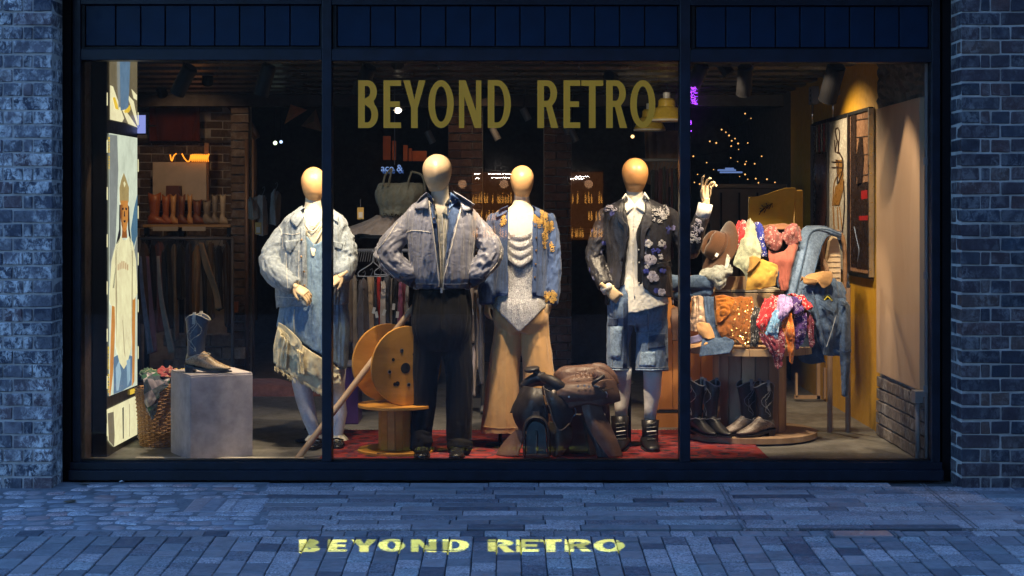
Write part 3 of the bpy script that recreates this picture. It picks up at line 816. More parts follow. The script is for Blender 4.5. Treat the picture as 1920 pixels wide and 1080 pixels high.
# ---- the opposite side of the street: seen only as reflections in the panes
ob = thing('opposite_building', (8, -18.2, -.24), 'dark brick building across the street with two lit bar windows', 'building')
OB = plain('opposite_brick', (.05,.045,.045), .9, bump=.5)
def ref(px, py):
    D = 27.0; return (px-VX)/FPX*D, CAM_Z-(py-VY)/FPX*D
MB().box(-7.6, 50, -18.5, -18.1, -.3, 22).obj('wall', OB, ob)  # height and left end shaped to steer the sky light
SIGNP = emis('neon_purple', (.35,.05,1), 18); SHL = emis('bar_strip_light', (1,.9,.75), 22); BOT = emis('bottle_glow', (1,.42,.08), 2.4); GLB = emis('globe_glow', (1,.5,.25), 1.6); WALLG = emis('bar_back_wall', (.8,.25,.06), .28)
for (a, b_, y0, y1) in ((884,990,322,450),(1070,1132,322,450)):
    xa, zt_ = ref(a, y0); xb, zb = ref(b_, y1)
    w = MB().box(xa, xb, -18.09, -18.08, zb, zt_).obj('bar_window', WALLG, ob)
    for k in range(int((b_-a)/5)):
        for lv in (0, 1, 2):
            if rnd.random() < .25: continue
            q, z = ref(a+4+k*5+rnd.uniform(-1,1), 445-lv*32)
            h = rnd.uniform(.13,.2); MB().lathe([(0,0),(.014,0),(.014,h*.6),(.005,h*.75),(.005,h),(0,h)], Matrix.Translation((q, -18.0, z)), 6).obj('bottle', BOT, ob)
for (a, b_, yy) in ((888,900,326),(915,958,326),(921,955,333),(891,900,334),(1080,1105,331),(1070,1096,335)):
    xa, z = ref(a, yy); xb, _ = ref(b_, yy); MB().box(xa, xb, -18.0, -17.98, z-.009, z+.009).obj('strip_light', SHL, ob)
for px in (867, 945, 1104):
    q, z = ref(px, 345); MB().lathe([(0,-.075),(.045,-.06),(.068,-.03),(.075,0),(.068,.03),(.045,.06),(0,.075)], Matrix.Translation((q,-17.9,z)), 14).obj('globe_lamp', GLB, ob)
for (x0, y0, x1, y1) in ((1294,163,1308,195),(1293,222,1297,247)):
    pts = [ref(rnd.uniform(x0,x1), y0+(y1-y0)*k/9) for k in range(10)]
    MB().tube([(q, -17.95, z) for q, z in pts], .014, 6).obj('neon_sign', SIGNP, ob)
    if x1-x0 > 8:
        pts = [ref(x0+(k%2)*(x1-x0), y0+(y1-y0)*k/9) for k in range(10)]
        MB().tube([(q, -17.95, z) for q, z in pts], .014, 6).obj('neon_sign', SIGNP, ob)
# ------------------------------------------------------------------ mannequins
def headmat(name, col, bumpx=.1):
    m, nt, b = nodemat(name); v = mapping(nt)
    r = ramp(nt, noise(nt, v, 10, 6, .6), [(.3, tuple(x*.82 for x in col)), (.7, tuple(min(1,x*1.1) for x in col))])
    nt.links.new(r.outputs[0], b.inputs['Base Color']); b.inputs['Roughness'].default_value = .42
    nt.links.new(bumpn(nt, noise(nt, v, 160, 4), .25, .001), b.inputs['Normal']); return m
HEAD = {k: headmat('head_'+k, c) for k, c in {'cream': (.66,.48,.30), 'tan': (.58,.33,.145), 'orange': (.46,.22,.075), 'peach': (.54,.31,.14)}.items()}
NECK = plain('mannequin_cream', (.62,.56,.45), .6, bump=.05, bscale=200, var=.03)
HANDM = plain('hand_cream_wood', (.60,.44,.26), .45, bump=.05, var=.06)
METAL = plain('brushed_steel', (.55,.55,.55), .3, metal=1)
BTN = plain('brass_button', (.20,.12,.06), .35, metal=.8)
BTNW = plain('pearl_button', (.7,.66,.58), .3)

def head(parent, cx, top, bot, hw, y, mat, seam=False, chin=.55):
    """egg head: widest a third of the way down, chin narrowing"""
    mb = MB(); rings = []; n = 22
    n_ = 21; prof = []
    for i in range(n_):
        t = (1-math.cos(i/(n_-1)*math.pi))/2
        p = math.sqrt(max(0,1-((t-.40)/.40)**2)) if t < .40 else (1-.42*((t-.40)/.52)**1.7 if t < .92 else .60*math.sqrt(max(0,1-((t-.92)/.085)**2)))
        prof.append(p)
    s = SC(y)
    for i, p in enumerate(prof):
        t = (i/(len(prof)-1)); t = (1-math.cos(t*math.pi))/2
        z = W(0, top+(bot-top)*t, y).z
        a = hw*s*p; bdep = hw*s*1.22*p; yo = y-.012*math.sin(t*3) + (.02 if t > .8 else 0)
        ring = []
        for k in range(28):
            q = 2*math.pi*k/28; dx, dy = math.cos(q), math.sin(q)
            yy = dy*bdep
            if dy < 0:                                   # a slightly planed face with a soft nose ridge
                yy = -abs(dy)**.85*bdep
                if seam: yy -= .012*math.exp(-(dx/.22)**2)*max(0, math.sin(max(0,t-.25)/.6*math.pi)) if .25 < t < .85 else 0
            ring.append((W(cx,0,y).x+dx*max(a,.002), yo+yy, z))
        rings.append(ring)
    mb.loft(rings[::-1])
    return mb.obj('head', mat, parent, smooth=True, sub=1)
def neckbust(parent, rows, name='neck'):
    mb = MB(); Rw = resample(rows, 14); rings = []
    for px, py, y, hw, hd in Rw:
        c = W(px, py, y); a = hw*SC(y)
        rings.append([(c.x+a*math.cos(q), c.y+hd*math.sin(q), c.z) for q in [2*math.pi*k/24 for k in range(24)]])
    return mb.loft(rings[::-1]).obj(name, NECK, parent, smooth=True)
def hand(parent, wrist, d, palm_n, L=.175, curls=(.3,.35,.4,.5), thumb=.5, flip=1, mat=None, spread=.09):
    """continuous hand: palm and five bent fingers; d = pointing direction, palm_n = where the palm faces"""
    d = Vector(d).normalized(); n = Vector(palm_n); n = (n-d*n.dot(d)).normalized(); s = d.cross(n)*flip; w = Vector(wrist); mb = MB(); u = L/.18
    def pt(a, b_, c): return w+d*(a*u)+s*(b_*u)+n*(c*u)
    mb.tube([pt(-.05,0,0), pt(0,0,0), pt(.02,0,0)], [(.026*u,.021*u)]*3, 12)
    rings = []
    for a, hw, th in ((-.005,.024,.016),(.02,.033,.015),(.05,.040,.014),(.08,.041,.0125),(.095,.037,.010)):
        rings.append([pt(a, hw*math.cos(q), th*math.sin(q)) for q in [2*math.pi*k/14 for k in range(14)]])
    mb.loft(rings)
    for i, (off, ln, r) in enumerate(((.030,.072,.0088),(.0105,.080,.0092),(-.0095,.074,.0088),(-.029,.058,.0078))):
        ang = curls[i]; a, c = .075, 0.0; pts = [pt(a-.01, off, c)]; th = ang*.5; sp = (off/.03)*spread
        seg = (ln*.12+.015, ln*.45, ln*.3, ln*.25)
        for k, sg in enumerate(seg):
            a += sg*math.cos(th); c += sg*math.sin(th); pts.append(pt(a, off*(1+.0)+sp*(a-.075), c)); th += ang*(.9 if k else .5)
        mb.tube(pts, [r*u, r*u, r*.98*u, r*.92*u, r*.72*u], 9)
    pts = [pt(.012,.022,.004), pt(.032,.040,.010+.01*thumb), pt(.058,.053,.016+.02*thumb), pt(.080,.055-.01*thumb,.022+.036*thumb)]
    mb.tube(pts, [.0125*u,.0115*u,.0100*u,.0075*u], 9)
    V, F, ed = remesh(mb.V, mb.F, .0036, 1)
    return mesh_obj('hand', V, F, mat or HANDM, parent, smooth=True)
def garm(name, chains, mat, parent, thick=.0, label=None, **k):
    V, F = garment(chains, **k)
    o = mesh_obj(name, V, F, mat, parent, smooth=True, solid=thick, label=label)
    return o, bvh_of(V, F)
def onp(name, bvh, rows, mat, parent, off=.004, y=1.0, nu=8, nv=8, thick=.003, bulge=0, label=None):
    V, F = on_patch(bvh, rows, off, nu, nv, y, bulge)
    return mesh_obj(name, V, F, mat, parent, smooth=True, solid=thick, soff=1, label=label)
def seam(name, bvh, pts, mat, parent, r=.0016, off=.001, n=16):
    P = []
    for q in resample(pts, n):
        p, nn = hit(bvh, q[0], q[1], off)
        if p is not None and (not P or abs(p.y-P[-1].y) < .06): P.append(p)
    if len(P) < 3: return
    return MB().tube(P, r, 5).obj(name, mat, parent, smooth=True)
def buttons(bvh, pts, mat, parent, r=.0075, off=.004):
    for q in pts:
        p, n = hit(bvh, q[0], q[1], off)
        if p is None: continue
        M = frame_to(p, Vector((0,-1,.15)))
        MB().lathe([(0,-.002),(r,-.002),(r,.0015),(r*.7,.0025),(0,.002)], M, 10).obj('button', mat, parent)
def opening(poly, yfront=None):
    def f(V, N, px, py):
        return inpoly(px, py, poly) & (N[:,1] < .25)
    return f
def stand_rod(parent, px, y, z1):
    x = W0(px, y); mb = MB().tube([(x,y,FLOOR+.015),(x,y,z1)], .011, 8).lathe([(0,0),(.09,0),(.09,.008),(0,.012)], Matrix.Translation((x,y,FLOOR+.013)), 20)
    mb.tube([(x-.03,y,FLOOR+.09),(x+.012,y,FLOOR+.09)], .006, 6)
    return mb.obj('stand', STEELD, parent)

# ================= 1. denim dress mannequin, behind the first mullion
Y1 = .85
WASH = fabric('acid_wash_denim', (.23,.27,.31), .22, .9, 30, 700, .5, .5, fade=.3)
DRESS = fabric('chambray_denim', (.16,.25,.36), .2, .85, 16, 800, .45, .25, fade=.35)
CREAM = fabric('frayed_calico', (.72,.64,.42), .15, .95, 18, 500, .4, .5)
KNIT = fabric('ivory_knit', (.72,.66,.52), .1, .9, 30, 250, .5, .4)
TIGHT = fabric('white_fishnet', (.55,.56,.62), .12, .8, 60, 350, .5, .15)
SHOEB = plain('black_patent', (.012,.012,.014), .25, bump=.02)
m1 = thing('mannequin', (W(596,0,Y1).x, Y1, FLOOR+.012), 'mannequin in acid wash jacket and denim dress with cream ruffles, behind the left mullion', 'mannequin', 'dressed mannequins in the shop window')
head(m1, 588, 313, 379, 23, Y1-.02, HEAD['peach'])
neckbust(m1, [(587,366,Y1,14,.05),(587,380,Y1,15,.052),(587,396,Y1,19,.06),(588,412,Y1,32,.08),(590,430,Y1,46,.10),(592,480,Y1,44,.10)])
def dresscut(V, N, px, py): return inpoly(px, py, [(560,380),(566,436),(590,462),(603,455),(616,436),(620,380)]) & (N[:,1] < .3) | (py < 405)
_, bd = garm('dress', [('torso', [(590,396,Y1,34,.10),(591,430,Y1,50,.118),(592,480,Y1,47,.12),(590,530,Y1,52,.13),(588,580,Y1,62,.15),(587,620,Y1,66,.155),(588,660,Y1,62,.15),(592,694,Y1,56,.14)], (.010, 3, 16))],
      DRESS, m1, .004, cut=lambda V,N,px,py: dresscut(V,N,px,py) | (py > 612+(px-520)*.62), seed=2)
onp('placket', bd, [[(583,425),(596,425)],[(583,470),(591,472)],[(586,480),(589,480)]], KNIT, m1, .006, Y1-.1)
cloth('cowl', [[(572,392,Y1-.055),(588,398,Y1-.085),(605,392,Y1-.055)],[(566,402,Y1-.07),(587,420,Y1-.115),(610,402,Y1-.07)],[(566,410,Y1-.09),(588,441,Y1-.125),(612,410,Y1-.09)],[(570,424,Y1-.095),(586,462,Y1-.122),(610,424,Y1-.095)]], KNIT, m1, fold=(.006,1.5,7), seed=4)
# necklaces
for dz in (0, 9): MB().tube([W(*q) for q in resample([(568,392+dz*.3,Y1-.06),(573,412+dz,Y1-.115),(586,424+dz,Y1-.135),(600,412+dz,Y1-.115),(606,392+dz*.3,Y1-.06)], 24)], .003, 6).obj('necklace', plain('pearl_beads%d'%dz, (.75,.7,.6), .3), m1, smooth=True)
seam('seam', bd, [(552,580),(551,600),(552,625)], CREAM, m1, .0025); seam('seam', bd, [(585,490),(584,560),(586,640)], DRESS, m1, .0025)
# jacket
jcut = lambda V,N,px,py: (inpoly(px, py, [(566,380),(570,420),(574,470),(575,600),(618,600),(625,470),(622,420),(617,380)]) & (N[:,1] < .35)) | (py > 572+ (590-px)*.04) & (abs(px-592) < 74) & (V[:,1] > Y1-.19) & (py > 566) | (py < 396) & (abs(px-590) < 24)
_, bj = garm('denim_jacket', [
    ('torso', [(590,386,Y1,22,.075),(590,398,Y1,38,.09),(590,412,Y1,58,.11),(590,440,Y1,62,.135),(588,500,Y1,66,.15),(586,550,Y1,66,.15),(586,580,Y1,64,.15)], (.012, 4, 12)),
    ('limb', [(548,415,Y1,13),(526,448,Y1-.02,17.5),(508,488,Y1-.05,20.5),(524,520,Y1-.13,20.5),(551,537,Y1-.17,15)], (.011, 16, 2.5, .6, .35)),
    ('limb', [(628,415,Y1,13),(645,450,Y1-.02,17),(649,488,Y1-.05,18.5),(645,510,Y1-.12,18),(638,520,Y1-.15,13)], (.012, 22, 3, .55, .4))],
    WASH, m1, .006, voxel=.0075, smooth=2, cut=jcut, seed=5)
onp('collar', bj, [[(572,387),(556,398),(544,412)],[(572,398),(562,408),(550,421)],[(570,404),(564,416),(557,427)]], WASH, m1, .012, Y1-.1, thick=.005, bulge=.006)
onp('collar', bj, [[(612,387),(626,396),(636,408)],[(612,398),(622,408),(634,418)]], WASH, m1, .012, Y1-.1, thick=.005)
onp('pocket_flap', bj, [[(533,452),(561,448)],[(535,464),(549,470)],[(539,472),(545,474)]], WASH, m1, .007, Y1-.1, thick=.004, bulge=.004)
onp('pocket_flap', bj, [[(626,452),(644,455)],[(628,464),(640,468)]], WASH, m1, .007, Y1-.1, thick=.004)
onp('placket', bj, [[(563,424),(572,424)],[(566,480),(574,480)],[(567,560),(575,560)]], WASH, m1, .005, Y1-.12, thick=.003, nv=16)
buttons(bj, [(564,450),(566,482),(568,509),(569,535)], BTN, m1, .007, .012)
for s in ([(532,438),(548,440),(563,437)], [(536,474),(538,520),(540,545)], [(560,470),(560,520),(559,545)], [(520,556),(545,558),(573,557)], [(522,424),(528,436),(531,470)]): seam('seam', bj, s, fabric('stitch_pale_%d'%s[0][0], (.55,.54,.5)), m1, .0022)
hand(m1, W(553,537,Y1-.19), (.8,-.25,-.5), (0,.6,-.8), .165, (.5,.55,.6,.7), .3, flip=-1)
hand(m1, W(640,517,Y1-.17), (-.75,-.3,-.55), (0,.6,-.8), .165, (.5,.55,.6,.7), .3, flip=1)
# ruffles
def ruffle(rows, seed, fray=.02, lab=None): return cloth('ruffle', rows, CREAM, m1, nu=46, nv=14, fold=(.018, 7, .7), seed=seed, fray=fray, crumple=.003, label=lab)
yr = Y1-.165
ruffle([[(521,612,yr+.05),(550,634,yr-.01),(578,655,yr-.01),(606,672,yr),(636,690,yr+.05)],[(514,648,yr+.04),(546,672,yr-.02),(576,697,yr-.02),(606,712,yr-.01),(640,704,yr+.05)]], 11)
ruffle([[(519,640,yr+.06),(548,664,yr+.0),(578,690,yr+.0),(606,704,yr+.01),(638,700,yr+.06)],[(520,690,yr+.05),(546,706,yr),(578,727,yr),(606,738,yr+.0),(640,722,yr+.06)]], 13)
ruffle([[(521,612,yr+.02),(528,628,yr-.03),(540,640,yr-.03)],[(512,680,yr+.03),(522,690,yr-.01),(536,694,yr-.01)]], 17)
ruffle([[(522,604,yr+.02),(545,620,yr-.035),(565,642,yr-.04),(570,664,yr-.04)],[(521,622,yr+.02),(540,640,yr-.04),(556,664,yr-.045),(562,690,yr-.045)]], 19, .008)
ruffle([[(556,655,yr-.05),(566,660,yr-.05)],[(558,700,yr-.05),(571,704,yr-.05)]], 23, .008)
for k, (a, b_) in enumerate((((521,610),(570,655)),((570,655),(606,674)),((545,700),(606,736)),((515,686),(560,716)))):
    mb = MB()
    for i in range(46):
        t = i/45; px = a[0]+(b_[0]-a[0])*t; py = a[1]+(b_[1]-a[1])*t; p = W(px, py, yr-.03)
        mb.tube([p, p+Vector((rnd.uniform(-.012,.012), rnd.uniform(-.01,0), -rnd.uniform(.01,.028)))], .0012, 3)
    tag(mb.obj('frayed_threads', CREAM, m1), kind='stuff')
for (a, b_, c) in (((566,720),(578,775),(590,815)), ((628,720),(636,775),(633,815))):
    MB().tube([W(a[0],690,Y1), W(*a,Y1), W((a[0]+b_[0])/2-1,(a[1]+b_[1])/2,Y1+.02), W(*b_,Y1+.015), W(*c,Y1), W(c[0]+1,832,Y1)], [.07,.062,.056,.05,.034,.038], 16).obj('leg', TIGHT, m1, smooth=True)
def shoe(parent, px, py, y, L, w, mat, turn=0, h=.05, name='shoe'):
    c = W(px, py, y); M = Matrix.Translation((c.x, c.y, FLOOR+.012)) @ Matrix.Rotation(turn, 4, 'Z'); rings = []
    for t, hw, hh in ((-.5,.30,.45),(-.46,.42,.9),(-.3,.47,1.0),(0,.42,.85),(.2,.47,.62),(.38,.44,.5),(.47,.3,.4),(.5,.1,.25)):
        rings.append([M @ Vector((w*hw*math.cos(q), -t*L, max(.0, (math.sin(q)*.5+.5)*h*hh))) for q in [2*math.pi*k/14 for k in range(14)]])
    o = MB().loft(rings).obj(name, mat, parent, smooth=True, sub=1)
    s = MB(); rr = []
    for z in (0, .012):
        rr.append([M @ Vector((w*.5*abs(math.cos(q))**.7*(1 if math.cos(q)>0 else -1), -L*.52*math.sin(q), z-.006)) for q in [2*math.pi*k/18 for k in range(18)]])
    s.loft(rr).obj('sole', plain('rubber_sole'+o.name, (.015,.014,.013), .6), o); return o
for px, c in ((591, (591,818)), (632, (633,818))):
    o = shoe(m1, px, 834, Y1-.05, .22, .085, SHOEB, -.15 if px < 600 else .15)
    MB().tube([W(px-12,824,Y1-.06), W(px,822,Y1-.075), W(px+12,825,Y1-.06)], .006, 6).obj('strap', SHOEB, o)
    n = 22; fr = MB(); cc = W(c[0], c[1]+3, Y1-.005); rings = []
    for zz, rr in ((.02,.04),(.0,.052),(-.012,.062)):
        rings.append([(cc.x+(rr+.008*math.sin(q*9)*(zz<.01))*math.cos(q), cc.y+(rr+.008*math.sin(q*9)*(zz<.01))*math.sin(q), cc.z+zz) for q in [2*math.pi*k/60 for k in range(60)]])
    fr.loft(rings, cap=False).obj('sock_frill', KNIT, m1, smooth=True)
stand_rod(m1, 580, Y1+.16, .8)

# ================= 2. tall mannequin in the grey zip jacket
Y2 = .56
SHELL = fabric('grey_shell_jacket', (.17,.175,.225), .10, .42, 10, 1200, .1, .45, sheen=.3)
NAVY = fabric('navy_cuff', (.035,.045,.085), .3, .7, 40, 300, .6, .4)
INDIGO = fabric('indigo_denim', (.035,.065,.15), .35, .85, 20, 800, .4, .3, fade=.25)
SHIRT2 = fabric('grey_satin_shirt', (.33,.31,.25), .35, .45, 9, 900, .1, .6)
BLACKT = fabric('black_wool', (.006,.006,.008), .2, .8, 12, 900, .25, .2, sheen=.05)
ZIP = plain('zip_piping', (.60,.56,.50), .5)
m2 = thing('mannequin', (W(828,0,Y2).x, Y2, FLOOR+.012), 'tallest mannequin, hands in pockets, grey zip jacket over denim and black pleated trousers', 'mannequin', 'dressed mannequins in the shop window')
head(m2, 820, 289, 361, 28, Y2-.02, HEAD['cream'], seam=True)
neckbust(m2, [(824,346,Y2,17,.055),(825,362,Y2,16.5,.055),(826,380,Y2,19,.062),(827,395,Y2,34,.09),(828,420,Y2,44,.10)])
# shirt, denim layer, jacket
_, bs = garm('shirt', [('torso', [(827,383,Y2,26,.075),(827,398,Y2,48,.10),(827,440,Y2,50,.125),(828,500,Y2,46,.125),(829,552,Y2,46,.12)], (.010, 2, 22))], SHIRT2, m2, 0, cut=lambda V,N,px,py: inpoly(px, py, [(808,360),(812,392),(824,410),(836,392),(842,360)]) & (N[:,1]<.3), seed=8)
onp('shirt_collar', bs, [[(811,372),(823,398)],[(806,384),(815,408)]], SHIRT2, m2, .012, Y2-.1); onp('shirt_collar', bs, [[(842,370),(826,398)],[(849,384),(840,406)]], SHIRT2, m2, .012, Y2-.1)
seam('shirt_piping', bs, [(829,402),(831,440),(833,490),(832,535)], ZIP, m2, .003, .003); seam('shirt_piping', bs, [(823,410),(823,450),(826,500),(828,535)], ZIP, m2, .003, .003); seam('shirt_piping', bs, [(835,398),(838,440),(838,490)], ZIP, m2, .003, .003)
_, bd2 = garm('denim_layer', [('torso', [(827,372,Y2,22,.08),(827,386,Y2,36,.10),(827,400,Y2,56,.118),(827,440,Y2,56,.143),(828,500,Y2,52,.143),(829,540,Y2,50,.138)], (.007, 3, 14))], INDIGO, m2, .004,
     cut=lambda V,N,px,py: (inpoly(px, py, [(806,350),(812,388),(819,424),(824,545),(833,545),(841,424),(840,388),(846,350)]) & (N[:,1]<.35)) | (py<372)&(abs(px-827)<26), seed=9)
onp('denim_collar', bd2, [[(801,362),(812,372)],[(800,385),(812,396)],[(808,418),(819,418)]], INDIGO, m2, .010, Y2-.1, thick=.004)
onp('denim_collar', bd2, [[(845,360),(855,368),(860,373)],[(843,378),(851,380),(861,375)],[(842,392),(846,388),(850,382)]], fabric('light_denim_lapel', (.13,.22,.42), .2, fade=.3), m2, .014, Y2-.1, thick=.004)
onp('denim_placket', bd2, [[(808,384),(818,420)],[(811,420),(819,419)]], fabric('denim_placket_blue', (.08,.14,.30), .2, fade=.3), m2, .012, Y2-.1); buttons(bd2, [(813,411)], BTN, m2, .006, .018)
jc = [(802,345),(803,368),(810,425),(822.5,519),(823.5,560),(831,560),(833,519),(848,451),(858,410),(866,385),(850,345)]
_, bj2 = garm('zip_jacket', [
    ('torso', [(827,366,Y2,24,.085),(827,376,Y2,38,.105),(827,388,Y2,56,.125),(827,402,Y2,66,.14),(828,440,Y2,64,.165),(828,490,Y2,58,.17),(829,520,Y2,56,.165),(829,532,Y2,52,.15),(829,548,Y2,52,.147)], (.012, 2.4, 15)),
    ('limb', [(776,403,Y2,14),(756,430,Y2,18.5),(730,464,Y2-.02,21.5),(729,483,Y2-.03,21.5),(752,506,Y2-.05,19),(773,516,Y2-.06,16)], (.014, 17, 2.5, .65, .3)),
    ('limb', [(876,401,Y2,14),(897,428,Y2,17.5),(918,462,Y2-.02,21),(917,482,Y2-.03,21.5),(897,507,Y2-.05,19),(882,518,Y2-.06,16)], (.014, 17, 2.5, .65, .3))],
    SHELL, m2, .006, voxel=.0072, smooth=2, cut=lambda V,N,px,py: (inpoly(px, py, jc) & (N[:,1]<.4)) | (py<376)&(abs(px-827)<30) | (py>541)&(V[:,2]<W(0,540,Y2-.15).z)&(abs(px-829)<60), seed=12)
onp('collar', bj2, [[(800,360),(790,368),(777,384)],[(802,376),(793,386),(780,392)],[(803,393),(798,392),(790,389)]], SHELL, m2, .018, Y2-.1, thick=.006, bulge=.008)
onp('collar', bj2, [[(850,358),(868,368),(890,383)],[(862,376),(876,385),(886,391)],[(868,396),(872,396),(878,395)]], SHELL, m2, .018, Y2-.1, thick=.006, bulge=.008)
seam('zip', bj2, [(804,372),(811,425),(818,475),(822,519),(823,540)], ZIP, m2, .003, .002, 30); seam('zip', bj2, [(864,392),(849,451),(840,490),(833,519),(832,540)], ZIP, m2, .003, .002, 30)
for s in ([(762,436),(778,432),(808,436)], [(850,434),(870,437),(890,438)], [(755,392),(753,420),(757,450)], [(893,388),(899,410),(897,450)]): seam('seam', bj2, s, ZIP if s[0][1] > 430 and s[0][0] not in (755,893) else SHELL, m2, .0022, .002)
seam('piping', bj2, [(745,417),(722,452),(708,470),(716,495),(740,520)], ZIP, m2, .002, .002, 30); seam('piping', bj2, [(905,402),(930,440),(940,466),(934,490),(912,516)], ZIP, m2, .002, .002, 30)
onp('hem_band', bj2, [[(777,531),(800,532),(822,532)],[(779,546),(800,548),(822,547)]], NAVY, m2, .006, Y2-.15, thick=.004, nu=18); onp('hem_band', bj2, [[(832,532),(858,532),(881,530)],[(832,547),(858,548),(880,545)]], NAVY, m2, .006, Y2-.15, thick=.004, nu=18)
MB().box(*(lambda a: (a.x-.006, a.x+.006, Y2-.18, Y2-.17, a.z-.03, a.z))(W(828,540,Y2-.175))).obj('zip_pull', METAL, m2, bevel=.002)
for s, x0, x1 in ((-1,756,778),(1,880,902)):
    MB().tube([W(x0 if s<0 else x1, 512, Y2-.055), W(x1 if s<0 else x0, 527, Y2-.075)], [.052,.046], 18).obj('cuff', NAVY, m2, smooth=True)
# trousers
tr2 = [('torso', [(829,540,Y2,50,.135),(829,560,Y2,54,.14),(829,600,Y2,56,.145),(829,630,Y2,52,.135),(829,655,Y2,40,.10)], (.006, 2, 14)),
       ('limb', [(803,596,Y2,27),(802,650,Y2,27),(797,700,Y2,24),(795,750,Y2,22),(791,795,Y2,20),(790,820,Y2,18.5),(789,846,Y2-.01,18.5)], (.009, 3, 3.5)),
       ('limb', [(855,596,Y2,27),(856,650,Y2,27),(861,700,Y2,25),(861,750,Y2,24),(861,795,Y2,23.5),(861,825,Y2,23),(861,851,Y2-.01,20)], (.009, 3, 3.5))]
_, bt2 = garm('trousers', tr2, BLACKT, m2, 0, voxel=.008, smooth=3, seed=3)
cloth('trouser_break', [[(773,812,Y2-.13),(790,806,Y2-.15),(806,812,Y2-.13)],[(772,832,Y2-.12),(790,828,Y2-.165),(812,826,Y2-.13)],[(774,846,Y2-.13),(790,850,Y2-.155),(806,846,Y2-.13)]], BLACKT, m2, fold=(.008,1.5,3), seed=31)
cloth('trouser_break', [[(840,825,Y2-.13),(862,822,Y2-.15),(886,825,Y2-.13)],[(838,838,Y2-.13),(862,836,Y2-.17),(886,838,Y2-.13)],[(846,853,Y2-.13),(862,858,Y2-.155),(880,852,Y2-.13)]], BLACKT, m2, fold=(.008,1.5,3), seed=33)

seam('fly', bt2, [(829,548),(827,590),(827,640)], BLACKT, m2, .003, .002)
shoe(m2, 791, 860, Y2-.15, .28, .10, SHOEB, .05, .075); shoe(m2, 858, 862, Y2-.15, .28, .10, SHOEB, -.05, .075)

# ================= 3. silver bodysuit
Y3 = .80
DEN3 = fabric('embroidered_denim', (.05,.085,.19), .25, .8, 14, 800, .35, .3, fade=.2)
GOLDT = fabric('gold_embroidery', (.55,.33,.08), .4, .6, 120, 500, .6, .6)
m, nt, b = nodemat('silver_sequins'); v = mapping(nt)
vd = voro(nt, v, 260, out='Color'); nt.links.new(ramp(nt, vd, [(.2,(.26,.26,.28)),(.8,(.62,.62,.64))]).outputs[0], b.inputs['Base Color'])
b.inputs['Metallic'].default_value = .35; b.inputs['Roughness'].default_value = .38
nt.links.new(bumpn(nt, voro(nt, v, 260), .9, .003), b.inputs['Normal']); SEQ = m
CAMEL = fabric('camel_wool', (.58,.33,.13), .10, .8, 8, 900, .2, .15, sheen=.4)
m3 = thing('mannequin', (W(977,0,Y3).x, Y3, FLOOR+.012), 'mannequin in silver sequin bodysuit, gold embroidered denim jacket and flared camel trousers', 'mannequin', 'dressed mannequins in the shop window')
head(m3, 979, 310, 372, 22.5, Y3-.02, HEAD['tan'])
neckbust(m3, [(978,360,Y3,14,.05),(978,378,Y3,15,.052),(977,388,Y3,21,.062),(976,400,Y3,40,.085),(976,425,Y3,45,.105),(976,460,Y3,43,.12),(976,490,Y3,38,.11)])
trouser3 = [('torso', [(976,540,Y3,42,.12),(976,570,Y3,50,.135),(977,600,Y3,52,.135),(977,622,Y3,40,.10)], (.005, 2, 8)),
      ('limb', [(954,576,Y3,26),(952,625,Y3,26),(945,690,Y3,28.5),(940,750,Y3,31.5),(936,813,Y3,34)], (.008, 1.2, 2.5)),
      ('limb', [(1000,576,Y3,26),(1003,625,Y3,26),(1009,690,Y3,28.5),(1014,750,Y3,34),(1018,813,Y3,36)], (.008, 1.2, 2.5))]
_, bt3 = garm('flared_trousers', trouser3, CAMEL, m3, 0, voxel=.008, smooth=4, seed=21, cut=lambda V,N,px,py: py > 812)
seam('hem_stitch', bt3, [(906,800),(938,803),(968,802)], CAMEL, m3, .002, .002)
_, bb3 = garm('bodysuit', [('torso', [(976,430,Y3,44,.115),(976,460,Y3,44,.13),(976,500,Y3,41,.125),(976,540,Y3,44,.128),(976,570,Y3,51.5,.145),(976,600,Y3,54,.148),(976,630,Y3,52,.14)], (.004, 2, 8))], SEQ, m3, .004, smooth=3, seed=6,
     cut=lambda V,N,px,py: ((py > 558) & (py > 566+(56-abs(px-974))*1.0)) | (py < 438))
rows_c = []
for k in range(15):
    yy = 436+k*3.6; sag = 6+k*.9; o_ = (.006 if k % 4 == 1 else .002 if k % 4 in (0,2) else -.003)
    rows_c.append([(949,yy-4,Y3-.118),(961,yy+sag*.4,Y3-.142-o_*.6),(975,yy+sag*.8,Y3-.152-o_),(990,yy+sag*.35,Y3-.142-o_*.6),(1001,yy-3,Y3-.118)])
cloth('cowl', rows_c, SEQ, m3, nu=26, nv=50)
cloth('chest_panel', [[(953,398,Y3-.09),(976,402,Y3-.12),(1000,398,Y3-.09)],[(951,425,Y3-.12),(976,430,Y3-.14),(1001,425,Y3-.12)],[(949,448,Y3-.125),(976,456,Y3-.15),(1001,448,Y3-.125)]], fabric('white_jersey', (.64,.62,.58), .05, .6), m3, nu=14, nv=12)
oc = [(950,380),(952,400),(951,470),(953,575),(998,575),(1000,470),(999,430),(1001,400),(1004,380)]
